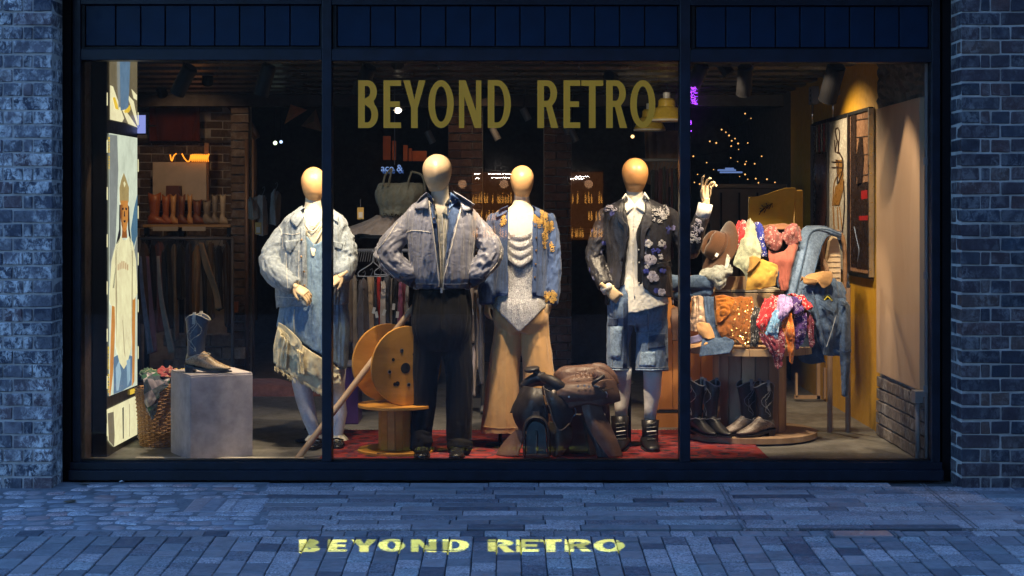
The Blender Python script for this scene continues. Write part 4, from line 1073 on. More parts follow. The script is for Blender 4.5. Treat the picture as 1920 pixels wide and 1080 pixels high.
_, bj3 = garm('denim_jacket', [
    ('torso', [(977,388,Y3,24,.075),(977,396,Y3,40,.10),(977,408,Y3,54,.12),(976,440,Y3,53,.143),(975,480,Y3,50,.145),(974,520,Y3,50,.145),(974,565,Y3,52,.15)], (.006, 2, 12)),
    ('limb', [(929,410,Y3,14),(921,450,Y3,16.5),(917,500,Y3,17),(914,540,Y3-.02,16.5),(914,568,Y3-.03,16)], (.009, 16, 3)),
    ('limb', [(1027,410,Y3,14),(1033,450,Y3,15.5),(1036,500,Y3,15.5),(1034,540,Y3-.02,15),(1031,568,Y3-.03,15)], (.009, 16, 3))],
    DEN3, m3, .005, voxel=.007, smooth=2, seed=14, cut=lambda V,N,px,py: (inpoly(px, py, oc) & (N[:,1]<.4)) | (py > 555)&(abs(px-974)<48) | (py<392)&(abs(px-977)<26))
onp('collar', bj3, [[(953,385),(938,392),(930,402)],[(953,396),(942,404),(932,408)]], DEN3, m3, .012, Y3-.1, thick=.004); onp('collar', bj3, [[(998,385),(1006,392),(1014,400)],[(1000,396),(1006,404),(1012,408)]], DEN3, m3, .012, Y3-.1, thick=.004)
onp('placket', bj3, [[(999,410),(1007,412)],[(999,480),(1007,480)],[(998,552),(1006,552)]], DEN3, m3, .004, Y3-.12, nv=16); seam('seam', bj3, [(1014,420),(1015,480),(1016,552)], DEN3, m3, .0022); seam('seam', bj3, [(930,548),(953,550)], DEN3, m3, .002)
seam('front_edge', bj3, [(953,400),(952,470),(953,553)], fabric('pale_edge', (.5,.5,.48)), m3, .0022, .002, 24); seam('front_edge', bj3, [(999,412),(998,480),(997,553)], fabric('pale_edge_', (.4,.42,.48)), m3, .0022, .002, 24)
buttons(bj3, [(1003,424),(1006,446),(1005,470),(1004,495),(1003,520)], BTN, m3, .006, .010)
def sprig(bvh, cx, cy, sx, sy, n, mat, parent, seed, off=.005, y=1, r=.0019, name='embroidery'):
    rr = random.Random(seed); mb = MB()
    for k in range(n):
        a = rr.uniform(0, 6.28); q = math.sqrt(rr.random()); px = cx+sx*q*math.cos(a); py = cy+sy*q*math.sin(a)
        p, nn = hit(bvh, px, py, off)
        if p is None: continue
        L = rr.uniform(1.5, 4); a2 = rr.uniform(0, 6.28); P = []
        for j in range(7):
            aa = a2+j*.9; rad = L*(1-j/9)
            p2, _ = hit(bvh, px+rad*math.cos(aa), py+rad*math.sin(aa), off)
            if p2 is not None and (p2-p).length < .03: P.append(p2)
        if len(P) > 2: mb.tube(P, r, 4)
    if mb.F: mb.obj(name, mat, parent, smooth=True)
sprig(bj3, 1003, 410, 7, 6, 26, GOLDT, m3, 1); sprig(bj3, 1019, 405, 7, 14, 50, GOLDT, m3, 2); sprig(bj3, 1030, 425, 7, 9, 34, GOLDT, m3, 3); sprig(bj3, 1021, 440, 4, 26, 46, GOLDT, m3, 4); sprig(bj3, 1034, 462, 4, 8, 12, GOLDT, m3, 5)
sprig(bj3, 944, 414, 5, 10, 24, GOLDT, m3, 6); sprig(bj3, 932, 396, 5, 3, 8, GOLDT, m3, 7); sprig(bj3, 1031, 556, 12, 11, 66, GOLDT, m3, 8); sprig(bj3, 1012, 415, 6, 9, 24, GOLDT, m3, 9)
hand(m3, W(914,568,Y3-.04), (-.05,-.15,-1), (.6,.5,0), .13, (.5,.6,.7,.8), .5, flip=1)
hand(m3, W(1030,567,Y3-.05), (-.35,-.2,-.9), (-.6,.5,0), .17, (.15,.2,.3,.4), .2, flip=-1, spread=.3)
stand_rod(m3, 938, Y3+.05, .5)
MB().tube([(W0(938,Y3),Y3,FLOOR+.02),(W0(938,Y3),Y3,FLOOR+.14)], .012, 8).obj('stand_tube', STEELD, m3)

# ================= 4. floral blazer, raised hand
Y4 = .78
m, nt, b = nodemat('floral_jacquard'); v = mapping(nt)
vr = voro(nt, v, 16, out='Distance', rand=.9); vc = voro(nt, v, 16, out='Color', rand=.9)
sep = nt.nodes.new('ShaderNodeSeparateColor'); nt.links.new(vc, sep.inputs[0])
pet = vmath(nt, vr, vmath(nt, noise(nt, v, 70, 3, .6), .42), 'ADD')
fl = ramp(nt, pet, [(.46,(1,1,1)),(.50,(0,0,0))]).outputs[0]
some = ramp(nt, sep.outputs[0], [(.42,(0,0,0)),(.46,(1,1,1))]).outputs[0]
flc = ramp(nt, sep.outputs[1], [(0,(.50,.48,.52)),(.35,(.16,.15,.30)),(.6,(.06,.07,.28)),(1,(.42,.41,.47))]).outputs[0]
basec = ramp(nt, noise(nt, v, 9, 5), [(.3,(.010,.010,.013)),(.7,(.034,.032,.038))]).outputs[0]
nt.links.new(mixc(nt, vmath(nt, fl, some), basec, mixc(nt, .5, flc, mixc(nt, 1.0, flc, ramp(nt, noise(nt, v, 110, 3), [(.4,(.3,.3,.4)),(.6,(1.3,1.3,1.3))]).outputs[0], 'MULTIPLY'))), b.inputs['Base Color'])
b.inputs['Roughness'].default_value = .45; nt.links.new(bumpn(nt, noise(nt, v, 40, 4), .4, .01), b.inputs['Normal']); FLOR = m
WSHIRT = fabric('white_cotton', (.76,.73,.66), .05, .8, 12, 900, .15, .5)
VEST = fabric('black_waistcoat', (.018,.017,.02), .3, .6, 30, 500, .3, .4)
JEAN = fabric('patchwork_denim', (.12,.18,.28), .45, .85, 9, 800, .5, .5, fade=.5)
JEAND = fabric('dark_patch_denim', (.035,.06,.12), .4, .85, 20, 800, .5, .5, fade=.2)
JEANL = fabric('pale_patch_denim', (.20,.28,.38), .3, .85, 60, 260, .9, .6, fade=.7)
LTH = plain('black_boot_leather', (.014,.013,.015), .35, bump=.3, bscale=40)
m4 = thing('mannequin', (W(1195,0,Y4).x, Y4, FLOOR+.012), 'mannequin with one hand raised, dark floral blazer, white shirt and patchwork denim shorts', 'mannequin', 'dressed mannequins in the shop window')
head(m4, 1190.5, 296, 363, 25, Y4-.02, HEAD['orange'])
neckbust(m4, [(1190,352,Y4,15,.052),(1190,366,Y4,15.5,.054),(1191,384,Y4,19,.062),(1192,398,Y4,30,.08)])
_, bsh = garm('shirt', [('torso', [(1191,372,Y4,19,.068),(1191,384,Y4,30,.085),(1192,396,Y4,52,.10),(1192,440,Y4,50,.122),(1193,500,Y4,46,.12),(1200,540,Y4-.01,46,.135),(1212,590,Y4-.02,46,.15)], (.007, 2, 20))], WSHIRT, m4, .003, seed=15,
     cut=lambda V,N,px,py: (inpoly(px, py, [(1178,355),(1180,372),(1190,386),(1203,370),(1206,355)]) & (N[:,1]<.3)) | (py > 586-.28*np.maximum(px-1190,0)) | (py > 545)&(px<1178) )
onp('collar', bsh, [[(1173,362),(1181,374),(1189,388)],[(1166,372),(1169,388),(1172,402)]], WSHIRT, m4, .012, Y4-.08, thick=.003); onp('collar', bsh, [[(1209,360),(1200,374),(1191,388)],[(1217,372),(1215,386),(1213,402)]], WSHIRT, m4, .012, Y4-.08, thick=.003)
seam('placket', bsh, [(1190,388),(1188,440),(1187,500),(1190,560)], WSHIRT, m4, .003, .002); buttons(bsh, [(1189,405),(1188,430),(1187,458)], BTNW, m4, .004, .004)
shorts = [('torso', [(1194,512,Y4,46,.12),(1194,545,Y4,54,.135),(1195,585,Y4,55,.135),(1195,608,Y4,44,.10)], (.006, 3, 12)),
     ('limb', [(1168,560,Y4,26),(1163,605,Y4,24),(1158,650,Y4,20),(1159,695,Y4-.01,20.5)], (.007, 8, 4)), ('limb', [(1220,560,Y4,28),(1222,605,Y4,29),(1222,650,Y4,29),(1222,695,Y4-.01,30)], (.007, 8, 4))]
_, bsho = garm('denim_shorts', shorts, JEAN, m4, .004, voxel=.008, smooth=2, seed=16, cut=lambda V,N,px,py: (py > 694)|(py<516))
onp('denim_patch', bsho, [[(1144,612),(1168,612)],[(1145,672),(1164,673)]], JEANL, m4, .005, Y4-.13, thick=.003); onp('denim_patch', bsho, [[(1200,660),(1228,659)],[(1198,686),(1229,687)]], JEANL, m4, .005, Y4-.13, thick=.003)
onp('denim_patch', bsho, [[(1139,597),(1159,596)],[(1139,611),(1158,611)]], JEAND, m4, .004, Y4-.13); onp('denim_patch', bsho, [[(1216,630),(1251,625)],[(1215,656),(1252,650)]], JEAND, m4, .004, Y4-.13); onp('denim_patch', bsho, [[(1186,592),(1215,588)],[(1192,622),(1216,622)]], fabric('mid_patch_denim',(.13,.19,.29),.3,fade=.6), m4, .004, Y4-.13)
onp('denim_patch', bsho, [[(1169,560),(1177,560)],[(1168,690),(1176,690)]], JEAND, m4, .004, Y4-.13, nv=14)
onp('denim_patch', bsho, [[(1246,634),(1252,634)],[(1249,676),(1253,676)]], JEANL, m4, .004, Y4-.13)
for s in ([(1192,625),(1220,624),(1250,626)], [(1152,560),(1150,600),(1148,690)], [(1215,565),(1216,640),(1214,690)], [(1145,688),(1160,690),(1182,690)], [(1192,689),(1220,690),(1252,688)]): seam('seam', bsho, s, fabric('stitch_%d'%(s[0][0]+s[0][1]), (.3,.34,.4)), m4, .002, .002)
seam('fray', bsho, [(1144,693),(1162,694),(1181,693)], JEANL, m4, .005, 0); seam('fray', bsho, [(1192,693),(1220,694),(1252,692)], JEANL, m4, .005, 0)
_, bv = garm('waistcoat', [('torso', [(1192,384,Y4,30,.10),(1192,397,Y4,54,.115),(1192,440,Y4,54,.138),(1192,500,Y4,49,.137),(1190,540,Y4,49,.14)], (.004, 2, 10))], VEST, m4, .004, seed=17,
     cut=lambda V,N,px,py: (inpoly(px, py, [(1173,360),(1173,400),(1180,438),(1174,470),(1168,545),(1196,545),(1195,434),(1209,400),(1212,360)]) & (N[:,1]<.35)) | (py>534+ (1192-px)*.08))
buttons(bv, [(1172,431),(1170,459),(1166,481),(1162,517),(1197,468),(1198,492),(1198,530)], BTNW, m4, .005, .007)
oc4 = [(1170,355),(1170,390),(1178,428),(1172,470),(1164,510),(1158,570),(1206,570),(1206,530),(1201,480),(1201,430),(1210,400),(1211,355)]
hem4 = lambda px: np.where(px < 1190, 542-(px-1130)*.05, 556-np.maximum(0, 1236-px)**1.6*.09)
_, bj4 = garm('floral_blazer', [
    ('torso', [(1192,374,Y4,26,.088),(1193,383,Y4,44,.108),(1194,393,Y4,62,.125),(1195,430,Y4,64,.152),(1197,480,Y4,58,.155),(1198,520,Y4,60,.158),(1198,570,Y4,63,.162)], (.006, 3, 9)),
    ('limb', [(1138,402,Y4,17),(1127,440,Y4+.02,18),(1116,478,Y4+.03,17),(1124,510,Y4-.03,16),(1136,536,Y4-.09,14.5)], (.009, 22, 3, .6, .4)),
    ('limb', [(1252,402,Y4,17),(1274,438,Y4+.02,18),(1292,470,Y4-.01,17),(1303,440,Y4-.06,15.5),(1317,405,Y4-.09,13.5)], (.009, 22, 3, .5, .4))],
    FLOR, m4, .006, voxel=.0075, smooth=2, seed=18, cut=lambda V,N,px,py: (inpoly(px, py, oc4) & (N[:,1]<.4)) | (py > hem4(px))&(px>1140)&(px<1262) | (py<378)&(abs(px-1192)<27))
LAP = fabric('blazer_lapel', (.035,.033,.04), .4, .4, 30, 500)
onp('lapel', bj4, [[(1170,370),(1162,380)],[(1168,410),(1158,412)],[(1178,428),(1170,432)],[(1168,490),(1164,490)]], FLOR, m4, .012, Y4-.1, nv=14, thick=.004)
onp('lapel', bj4, [[(1211,368),(1220,380)],[(1211,400),(1222,420)],[(1202,430),(1210,440)],[(1201,490),(1206,490)]], LAP, m4, .010, Y4-.1, nv=14, thick=.004)
onp('pocket_flap', bj4, [[(1232,493),(1258,490)],[(1233,502),(1261,500)]], FLOR, m4, .010, Y4-.13, thick=.004)
FLW = fabric('flower_lilac', (.42,.39,.45), .55, .6, 90); FLB = fabric('flower_blue', (.05,.06,.30), .3, .6, 60); FLH = fabric('flower_white', (.50,.48,.48), .5, .6, 90)
def flower(cx, cy, r, mat, n=6):
    for k in range(n):
        a = k*6.283/n+cx+rnd.uniform(-.3,.3); c = (cx+r*.55*math.cos(a), cy+r*.55*math.sin(a)); rr = r*.42*rnd.uniform(.7,1.2)
        V = []; p0, _ = hit(bj4, *c, .007)
        if p0 is None: continue
        for j in range(9):
            q = 6.283*j/9; p, _ = hit(bj4, c[0]+rr*math.cos(q)*(1+.2*math.sin(3*q+k)), c[1]+rr*1.1*math.sin(q), .007)
            V.append(p if p is not None and (p-p0).length < .06 else p0)
        V.append(p0+Vector((0,-.002,0))); mesh_obj('flower_petal', V, [(j,(j+1)%9,9) for j in range(9)], mat, m4)
for a in ((1215,457,8,FLH,5),(1240,456,8,FLH,5),(1237,482,6,FLH,4),(1219,487,12,FLW,7),(1224,519,11,FLW,6),(1240,548,8,FLW,6),(1211,508,6,FLB,5),(1233,470,5,FLB,4),(1242,508,6,FLB,4),(1224,470,5,FLB,4),(1213,500,5,FLH,4),(1252,428,5,FLB,4)): flower(*a)
sprig(bj4, 1234, 400, 19, 17, 48, FLH, m4, 40, .006, r=.0022, name='embroidery'); sprig(bj4, 1145, 392, 10, 7, 16, FLW, m4, 41, .006, r=.002); sprig(bj4, 1308, 430, 9, 22, 34, FLW, m4, 42, .006, r=.0024); sprig(bj4, 1303, 447, 9, 10, 16, FLH, m4, 44, .006, r=.003)
# raised cuff and hand
MB().tube([W(1316,407,Y4-.09), W(1320,396,Y4-.095), W(1323,382,Y4-.10)], [.043,.045,.045], 18).obj('cuff', WSHIRT, m4, smooth=True)
hand(m4, W(1323,378,Y4-.10), (.06,.05,1), (.5,-.8,.1), .175, (.35,.55,.8,.95), .2, flip=-1, spread=.35)
MB().tube([W(1134,534,Y4-.085), W(1141,546,Y4-.11)], [.040,.038], 16).obj('cuff', WSHIRT, m4, smooth=True)
hand(m4, W(1137,540,Y4-.115), (.75,-.1,-.65), (.3,.9,-.2), .165, (.3,.5,.6,.7), .3, flip=1)
seam('pocket_edge', bsho, [(1146,560),(1155,548),(1160,530)], JEANL, m4, .003, .003)
SOCK = fabric('white_sock', (.80,.78,.77), .06, .85, 20, 400)
for (top, mid, bot) in (((1166,690),(1166,735),(1164,782)), ((1224,690),(1223,735),(1218,788))):
    MB().tube([W(*top,Y4), W((top[0]+mid[0])/2,712,Y4+.01), W(*mid,Y4+.02), W((mid[0]+bot[0])/2,762,Y4+.01), W(*bot,Y4)], [.062,.056,.054,.042,.036], 18).obj('leg', SOCK, m4, smooth=True)
for px, tb, turn, yb in ((1162,780,-.25,834), (1219,787,.1,842)):
    o = shoe(m4, px, yb, Y4-.10, .27, .105, LTH, turn, .085, name='boot')
    c = W(px, tb, Y4-.02); MB().tube([(c.x,Y4-.02,FLOOR+.05),(c.x,Y4-.025,FLOOR+.12),(c.x,Y4-.02,c.z)], [(.052,.06),(.050,.056),(.056,.060)], 18).obj('boot_shaft', LTH, o, smooth=True)
    for k in range(5): MB().tube([(c.x-.028,Y4-.085-.012*(4-k),FLOOR+.075+k*.022),(c.x+.028,Y4-.085-.012*(4-k),FLOOR+.082+k*.022)], .004, 5).obj('lace', BTNW if k == 2 else LTH, o)
stand_rod(m4, 1180, Y4+.10, .45)
# ------------------------------------------------------------------ helpers for this part
def onX(px, py, X):
    """point of the side plane x=X seen at (px,py)"""
    D = X*FPX/(px-VX); return Vector((X, D+CAM_Y, CAM_Z-(py-VY)/FPX*D))
def flatpoly(name, pts, X, mat, parent, off=0, solid=.0015, label=None):
    V = [onX(px, py, X)+Vector((off,0,0)) for px, py in pts]
    o = mesh_obj(name, V, [tuple(range(len(V)))], mat, parent, solid=solid, label=label, soff=0); return o
WOODO = woodm('orange_plywood', (.44,.19,.025), (.68,.33,.06), .5, (2.5,2.5,9), bump=.08)
WOODP = woodm('pale_pine', (.42,.26,.13), (.60,.42,.24), .6, (9,9,1.6), bump=.2)
WOODG = woodm('aged_pine', (.24,.15,.09), (.40,.27,.17), .7, (9,9,1.4), bump=.3)
BOLT = plain('bolt_steel', (.35,.33,.30), .4, metal=.8)
HOLE = plain('hole_black', (.006,.005,.005), .9, bump=0)

# ================= small spool table
ys = .61
st = thing('spool_table', W(743,845,ys)*1.0, 'small orange wooden spool used as a table under the big cable drum', 'spool table')
c = W(743, 0, ys)
for z0, z1, r, nm in ((FLOOR+.012, FLOOR+.028, .233, 'base_disc'), (.332, .350, .232, 'top_disc')):
    MB().lathe([(0,z0),(r,z0),(r,z1),(0,z1)], Matrix.Translation((c.x,c.y,0)), 64).obj(nm, WOODO, st, bevel=.002)
for k in range(14):
    a = 2*math.pi*k/14; rr = .100; M = Matrix.Translation((c.x+rr*math.cos(a), c.y+rr*math.sin(a), (.078+.332)/2)) @ Matrix.Rotation(a, 4, 'Z')
    MB().obox(M, .012, .0445, .253).obj('stave', WOODO, st, bevel=.0015)
MB().box(c.x-.10, c.x-.05, ys-.215, ys-.19, FLOOR+.0285, FLOOR+.030).obj('slot', HOLE, st)
# ================= big cable drum on its side
dr = thing('cable_drum', Vector((c.x+.03, ys, .35)), 'big orange plywood cable drum standing on its rim on the small spool', 'cable drum')
ax = Vector((.53,-.848,0)).normalized(); rC = .238
fc = Vector((W(764,690,ys).x, ys-.10, .35+rC+.001)); bc = fc-ax*.25
def drum_disc(cn, nm):
    M = frame_to(cn, ax); return MB().lathe([(0,-.009),(rC,-.009),(rC,.009),(0,.009)], M, 72).obj(nm, WOODO, dr, bevel=.002)
drum_disc(fc, 'front_flange'); drum_disc(bc, 'rear_flange')
Mf = frame_to(fc, ax)
for k in range(16):
    a = 2*math.pi*k/16; M = frame_to(fc-ax*.125, ax) @ Matrix.Rotation(a, 4, 'Z') @ Matrix.Translation((.11,0,0)); MB().obox(M, .012, .042, .228).obj('stave', WOODO, dr, bevel=.0015)
def disc_at(px, py, r, nm, mat, dz=.010, ry=None):
    # where the sight line meets the flange
    o = Vector((0,CAM_Y,CAM_Z)); d = W(px,py,ys)-o; t = (fc-o).dot(ax)/d.dot(ax); p = o+d*t
    M = frame_to(p+ax*dz, ax); MB().lathe([(0,-.003),(r,-.003),(r,0.0005),(0,.0005)], M, 24).obj(nm, mat, dr)
    return p
disc_at(759,690,.032,'hub_hole',HOLE)
for px, py in ((752,657),(729,697),(765,721)): disc_at(px,py,.0125,'washer',BOLT,.0095); disc_at(px,py,.008,'bolt_hole',HOLE,.0125)
disc_at(736,674,.010,'bolt_hole',HOLE); disc_at(775,664,.010,'bolt_hole',HOLE); disc_at(744,719,.014,'bolt_hole',HOLE); disc_at(739,720,.011,'bolt_hole',HOLE)
# ================= leaning pole
pl = thing('wooden_pole', W(560,856,.42), 'long bare wooden pole leaning through the cable drum', 'pole')
A = W(558,860,.40); Bp = W(772,580,.72); MB().tube([A+(A-Bp)*.02, A, A.lerp(Bp,.5), Bp, Bp+(Bp-A)*.02], .019, 16).obj('pole_shaft', woodm('pole_wood', (.50,.33,.19), (.66,.48,.31), .5, (6,6,1), bump=.1), pl, smooth=True)

# ================= concrete plinth
PL = plain('plinth_concrete', (.42,.38,.40), .7, bump=.25, bscale=30, var=.28)
pc0 = W(357, 0, .30); th = R(29); side = .385
u = Vector((math.cos(th), math.sin(th), 0)); w_ = Vector((-math.sin(th), math.cos(th), 0))
pt_ = thing('display_plinth', (pc0.x+side/2*(u.x+w_.x), .30+side/2*(u.y+w_.y), FLOOR), 'square grey concrete plinth carrying a single cowboy boot', 'plinth')
cen = Vector((pc0.x, .30, 0))+u*side/2+w_*side/2; topz = W(0,706,.33).z
Mp = Matrix((u, w_, Vector((0,0,1)))).transposed().to_4x4(); Mp.translation = (cen.x, cen.y, (FLOOR+topz)/2)
MB().obox(Mp, side, side, topz-FLOOR).obj('block', PL, pt_, bevel=.003)
Mp2 = Mp.copy(); Mp2.translation = (cen.x, cen.y, topz+.005); MB().obox(Mp2, side-.006, side-.006, .009).obj('top_slab', PL, pt_, bevel=.002)

# ================= cowboy boots
def boot(name_label, loc, ang, scale, shaftm, footm, stitch, group=None, slump=0, h=.33, toe=1.0):
    t = thing('cowboy_boot', loc, name_label, 'cowboy boot', group)
    M = Matrix.Translation(loc) @ Matrix.Rotation(ang, 4, 'Z') @ Matrix.Scale(scale, 4)
    T = lambda x, y, z: M @ Vector((x, y, z))
    # foot from heel (-.09) to toe (+.19)
    rings = []
    for x, hw, z0, z1 in ((-.092,.014,.045,.085),(-.085,.028,.040,.12),(-.06,.034,.038,.15),(-.02,.036,.034,.155),(.02,.035,.026,.135),(.05,.037,.016,.105),(.09,.043,.012,.078),(.125,.041,.012,.060),(.155,.031,.014,.048),(.178,.019,.018,.040),(.192,.008,.022,.034)):
        cz = (z0+z1)/2; hh = (z1-z0)/2
        rings.append([T(x*toe if x > 0 else x, hw*math.cos(q)*(1.0 if math.sin(q) < .2 else .88), cz+hh*math.sin(q)) for q in [2*math.pi*k/18 for k in range(18)]])
    MB().loft(rings).obj('vamp', footm, t, smooth=True, sub=1)
    # shaft
    rings = []; n = 28
    for i in range(15):
        f = i/14; z = .10+(h-.10)*f; fx = -.030+.012*f*f+slump*math.sin(f*3)*.02
        a = .054+.022*f**1.2-.006*math.sin(f*math.pi); b_ = .037+.014*f
        ring = []
        for k in range(n):
            q = 2*math.pi*k/n; dz = (.018*math.cos(2*q+math.pi)) * f**3
            ring.append(T(fx+a*math.cos(q), b_*math.sin(q)+slump*.006*math.sin(f*9+q), z+dz+slump*.004*math.sin(q*3+f*20)))
        rings.append(ring)
    mb = MB().loft(rings, cap=False); sh = mb.obj('boot_shaft', shaftm, t, smooth=True, solid=.004*scale)
    bv_ = [r for r in rings]
    top = MB().tube(rings[-1]+rings[-1][:1], .0035*scale, 5).obj('top_binding', stitch, t, smooth=True)
    # stitched scrolls on both sides of the shaft
    for sgn in (1, -1):
        for kk, (amp, ph) in enumerate(((.030,0),(.018,.4),(.034,1.9))):
            P = []
            for j in range(26):
                f = .12+.8*j/25; ii = f*14; i0 = int(ii); q = sgn*(math.pi/2) + amp/.05*math.sin(f*9+ph)*(.5+.5*math.sin(f*math.pi)) + (kk-1)*.25
                kf = (q % (2*math.pi))/(2*math.pi)*n; k0 = int(kf) % n; fr = kf-int(kf)
                p = rings[i0][k0].lerp(rings[i0][(k0+1) % n], fr).lerp(rings[min(i0+1,14)][k0], ii-i0)
                cc = sum((Vector(r_) for r_ in rings[i0]), Vector())/n; P.append(p+(p-cc).normalized()*.0018*scale)
            MB().tube(P, .0017*scale, 4).obj('stitching', stitch, t)
        for f_ in (0, 1):
            k0 = 7 if sgn > 0 else 21; p = rings[-1][k0]; cc = sum((Vector(r_) for r_ in rings[-1]), Vector())/n; o_ = (p-cc).normalized()*.003*scale*(1 if f_ else -1.6)
            MB().tube([rings[-4][k0]+o_, p+o_, p+Vector((0,0,.014*scale))], [(.010*scale,.002*scale)]*3, 8).obj('pull_strap', stitch, t)
    MB().tube([T(x,y,z) for x,y,z in ((-.075,.037,.075),(-.03,.040,.10),(.03,.038,.115),(.055,.020,.108),(.062,0,.112),(.055,-.020,.108),(.03,-.038,.115),(-.03,-.040,.10),(-.075,-.037,.075))], .0025*scale, 5).obj('vamp_seam', stitch, t)
    s = MB(); rr = []
    for zz in (0, .009):
        rr.append([T(x*toe if x > 0 else x, y*1.06, (.010 if x > .04 else .010+(.04-x)*.26)*(1)+zz-.004) for x, y in ((-.094,-.02),(-.085,-.033),(-.03,-.034),(.03,-.030),(.09,-.044),(.13,-.042),(.165,-.026),(.198,-.006),(.198,.006),(.165,.026),(.13,.042),(.09,.044),(.03,.030),(-.03,.034),(-.085,.033),(-.094,.02))])
    s.loft(rr).obj('sole', LTH, t)
    hl = [[T(x*k_-.062*(1-k_), y*k_, z) for x, y in ((-.096,-.022),(-.088,-.032),(-.035,-.032),(-.030,0),(-.035,.032),(-.088,.032),(-.096,.022))] for z, k_ in ((0,.86),(.02,.92),(.045,1))]
    MB().loft(hl).obj('heel', LTH, t)
    return t
SNAKE = None
def snake(name, c0, c1, sc=90):
    m, nt, b = nodemat(name); v = mapping(nt)
    vd = voro(nt, v, sc, 'DISTANCE_TO_EDGE', 'Distance'); r = ramp(nt, vd, [(.0,c0),(.10,c1)]).outputs[0]
    nt.links.new(mixc(nt, .6, r, mixc(nt, 1.0, r, ramp(nt, noise(nt, v, 18, 4), [(.35,(.3,.25,.2)),(.6,(1.2,1.15,1.1))]).outputs[0], 'MULTIPLY')), b.inputs['Base Color']); b.inputs['Roughness'].default_value = .4
    nt.links.new(bumpn(nt, vd, .6, .003), b.inputs['Normal']); return m
SN1 = snake('snakeskin_tan', (.10,.06,.035), (.50,.36,.20)); SN2 = snake('snakeskin_grey', (.04,.03,.028), (.30,.25,.22), 110)
SHN = plain('navy_boot_leather', (.055,.065,.095), .45, bump=.3, bscale=50); SHK = plain('black_boot_leather_embossed', (.018,.017,.018), .35, bump=.5, bscale=70)
STI = fabric('pale_stitch', (.45,.42,.36)); STG = fabric('grey_stitch', (.22,.22,.23))
bl = W(378, 705, .50); boot('single black boot with tan snakeskin foot on the concrete plinth', Vector((bl.x-.0, .47, topz+.0105)), R(-12), 1.0, SHN, SN1, STI)

# ================= light box with posters on the left wall
XL = -2.38
lb = thing('poster_lightbox', onX(230, 845, XL)+Vector((-.06,0,0)), 'tall glowing light box with stacked fashion posters, seen edge on at far left', 'light box')
y0_, y1_ = .44, 1.23
MB().box(XL-.09, XL-.004, y0_, y1_, FLOOR, 2.6).obj('case', plain('lightbox_frame_black', (.02,.018,.016), .35, bump=.02), lb, bevel=.003)
EX = .21
def em(n, c, s=1.0):
    m, nt, b = nodemat(n); v = mapping(nt); r = ramp(nt, noise(nt, v, 9, 6, .7), [(.25, tuple(x*.72 for x in c)), (.75, tuple(min(1,x*1.1) for x in c))]); b.inputs['Base Color'].default_value = (.02,.02,.02,1); b.inputs['Roughness'].default_value = .25
    nt.links.new(r.outputs[0], b.inputs['Emission Color']); b.inputs['Emission Strength'].default_value = s*EX; return m
SKYP = em('print_sky', (.74,.80,.62), 1.1); CREAMP = em('print_cream', (1,.86,.50), 1.15); ROADP = em('print_road', (.20,.16,.09), 1.0); SUNP = em('print_sunlit_stripe', (1,.85,.50), 1.2)
JNP = em('print_jeans', (.14,.24,.36), 1); DKP = em('print_dark', (.02,.02,.025), 1); SKN = em('print_skin', (.42,.14,.03), .9); SKL = em('print_skin_light', (.75,.30,.06), 1); YLP = em('print_yellow', (.95,.60,.05), 1.1); GLDP = em('print_headwrap', (.50,.36,.14), 1); GRY = em('print_grey', (.30,.32,.30), 1); BLP = em('print_building', (.10,.22,.33), 1)
P_ = lambda n, pts, mat, off, lab=None: flatpoly(n, pts, XL, mat, lb, off, .0008, lab)
P_('upper_poster', [(205,60),(257,75),(257,235.5),(205,223)], ROADP, .001)
P_('lower_main_poster', [(204,249.5),(257,258.5),(257,722),(204,743)], SKYP, .001)
P_('bottom_poster', [(200,768),(257,741),(257,814.5),(213,838),(202,825)], CREAMP, .001)
for i, pts in enumerate([[(206,160),(211,162),(232,222),(228,229),(206,224)],[(228,165),(240,185),(257,236),(257,226),(250,190)],[(246,167),(256,178),(256,188),(250,184)],[(226,200),(232,203),(257,239),(240,232)]]): P_('printed_stripe', pts, SUNP, .0025)
P_('printed_leg', [(222,60),(240,66),(243,110),(241,170),(239,204),(225,207),(224,150),(223,100)], JNP, .004)
P_('printed_leg', [(218,60),(223,61),(224,200),(221,202),(219,150)], GRY, .0042)
P_('printed_shoe', [(210,183),(214,182),(219,196),(221,206),(215,204)], YLP, .005); P_('printed_shoe', [(231,208),(238,202),(243,196),(243,206),(240,211),(233,212)], YLP, .005)
P_('printed_road', [(204,252),(219,254),(221,320),(215,480),(205,560)], GRY, .002)
P_('printed_building', [(257,365),(257,440),(248,470),(245,430),(251,390)], BLP, .002); P_('printed_building', [(257,440),(257,520),(251,560),(249,480)], GRY, .0022)
P_('printed_headwrap', [(223.5,378),(223,352),(226,338),(231,324),(236,338),(240.5,352),(240,378),(236,386),(227,386)], GLDP, .004)
P_('printed_crown_mark', [(230,343),(232,340),(234,345),(232,351)], CREAMP, .0052)
P_('printed_face', [(225,376),(238,376),(239,392),(238.5,414),(236,430),(232,436),(228,430),(225.5,414),(224.5,392)], SKL, .0046)
P_('printed_face_shade', [(224.5,384),(228,384),(227.5,410),(229,430),(226,422),(224.5,405)], SKN, .0056)
for pts in ([(227,390),(230,389),(230,393),(227.4,394)], [(233,389),(236.5,390),(236,394),(233.2,393)], [(229.5,413),(234,413),(233,417),(230.5,417)], [(231,396),(232,396),(232.6,406),(230.4,406)]): P_('printed_feature', pts, DKP, .0062)
P_('printed_neck', [(228,428),(236,428),(237,446),(227,446)], SKN, .0046)
P_('printed_hair', [(222.5,384),(225,384),(225,440),(219,470),(213,540),(210,540),(216,460),(222,430)], DKP, .004); P_('printed_hair', [(238.5,384),(241,388),(242,430),(247,470),(250,500),(248,500),(244,470),(239,430)], DKP, .004)
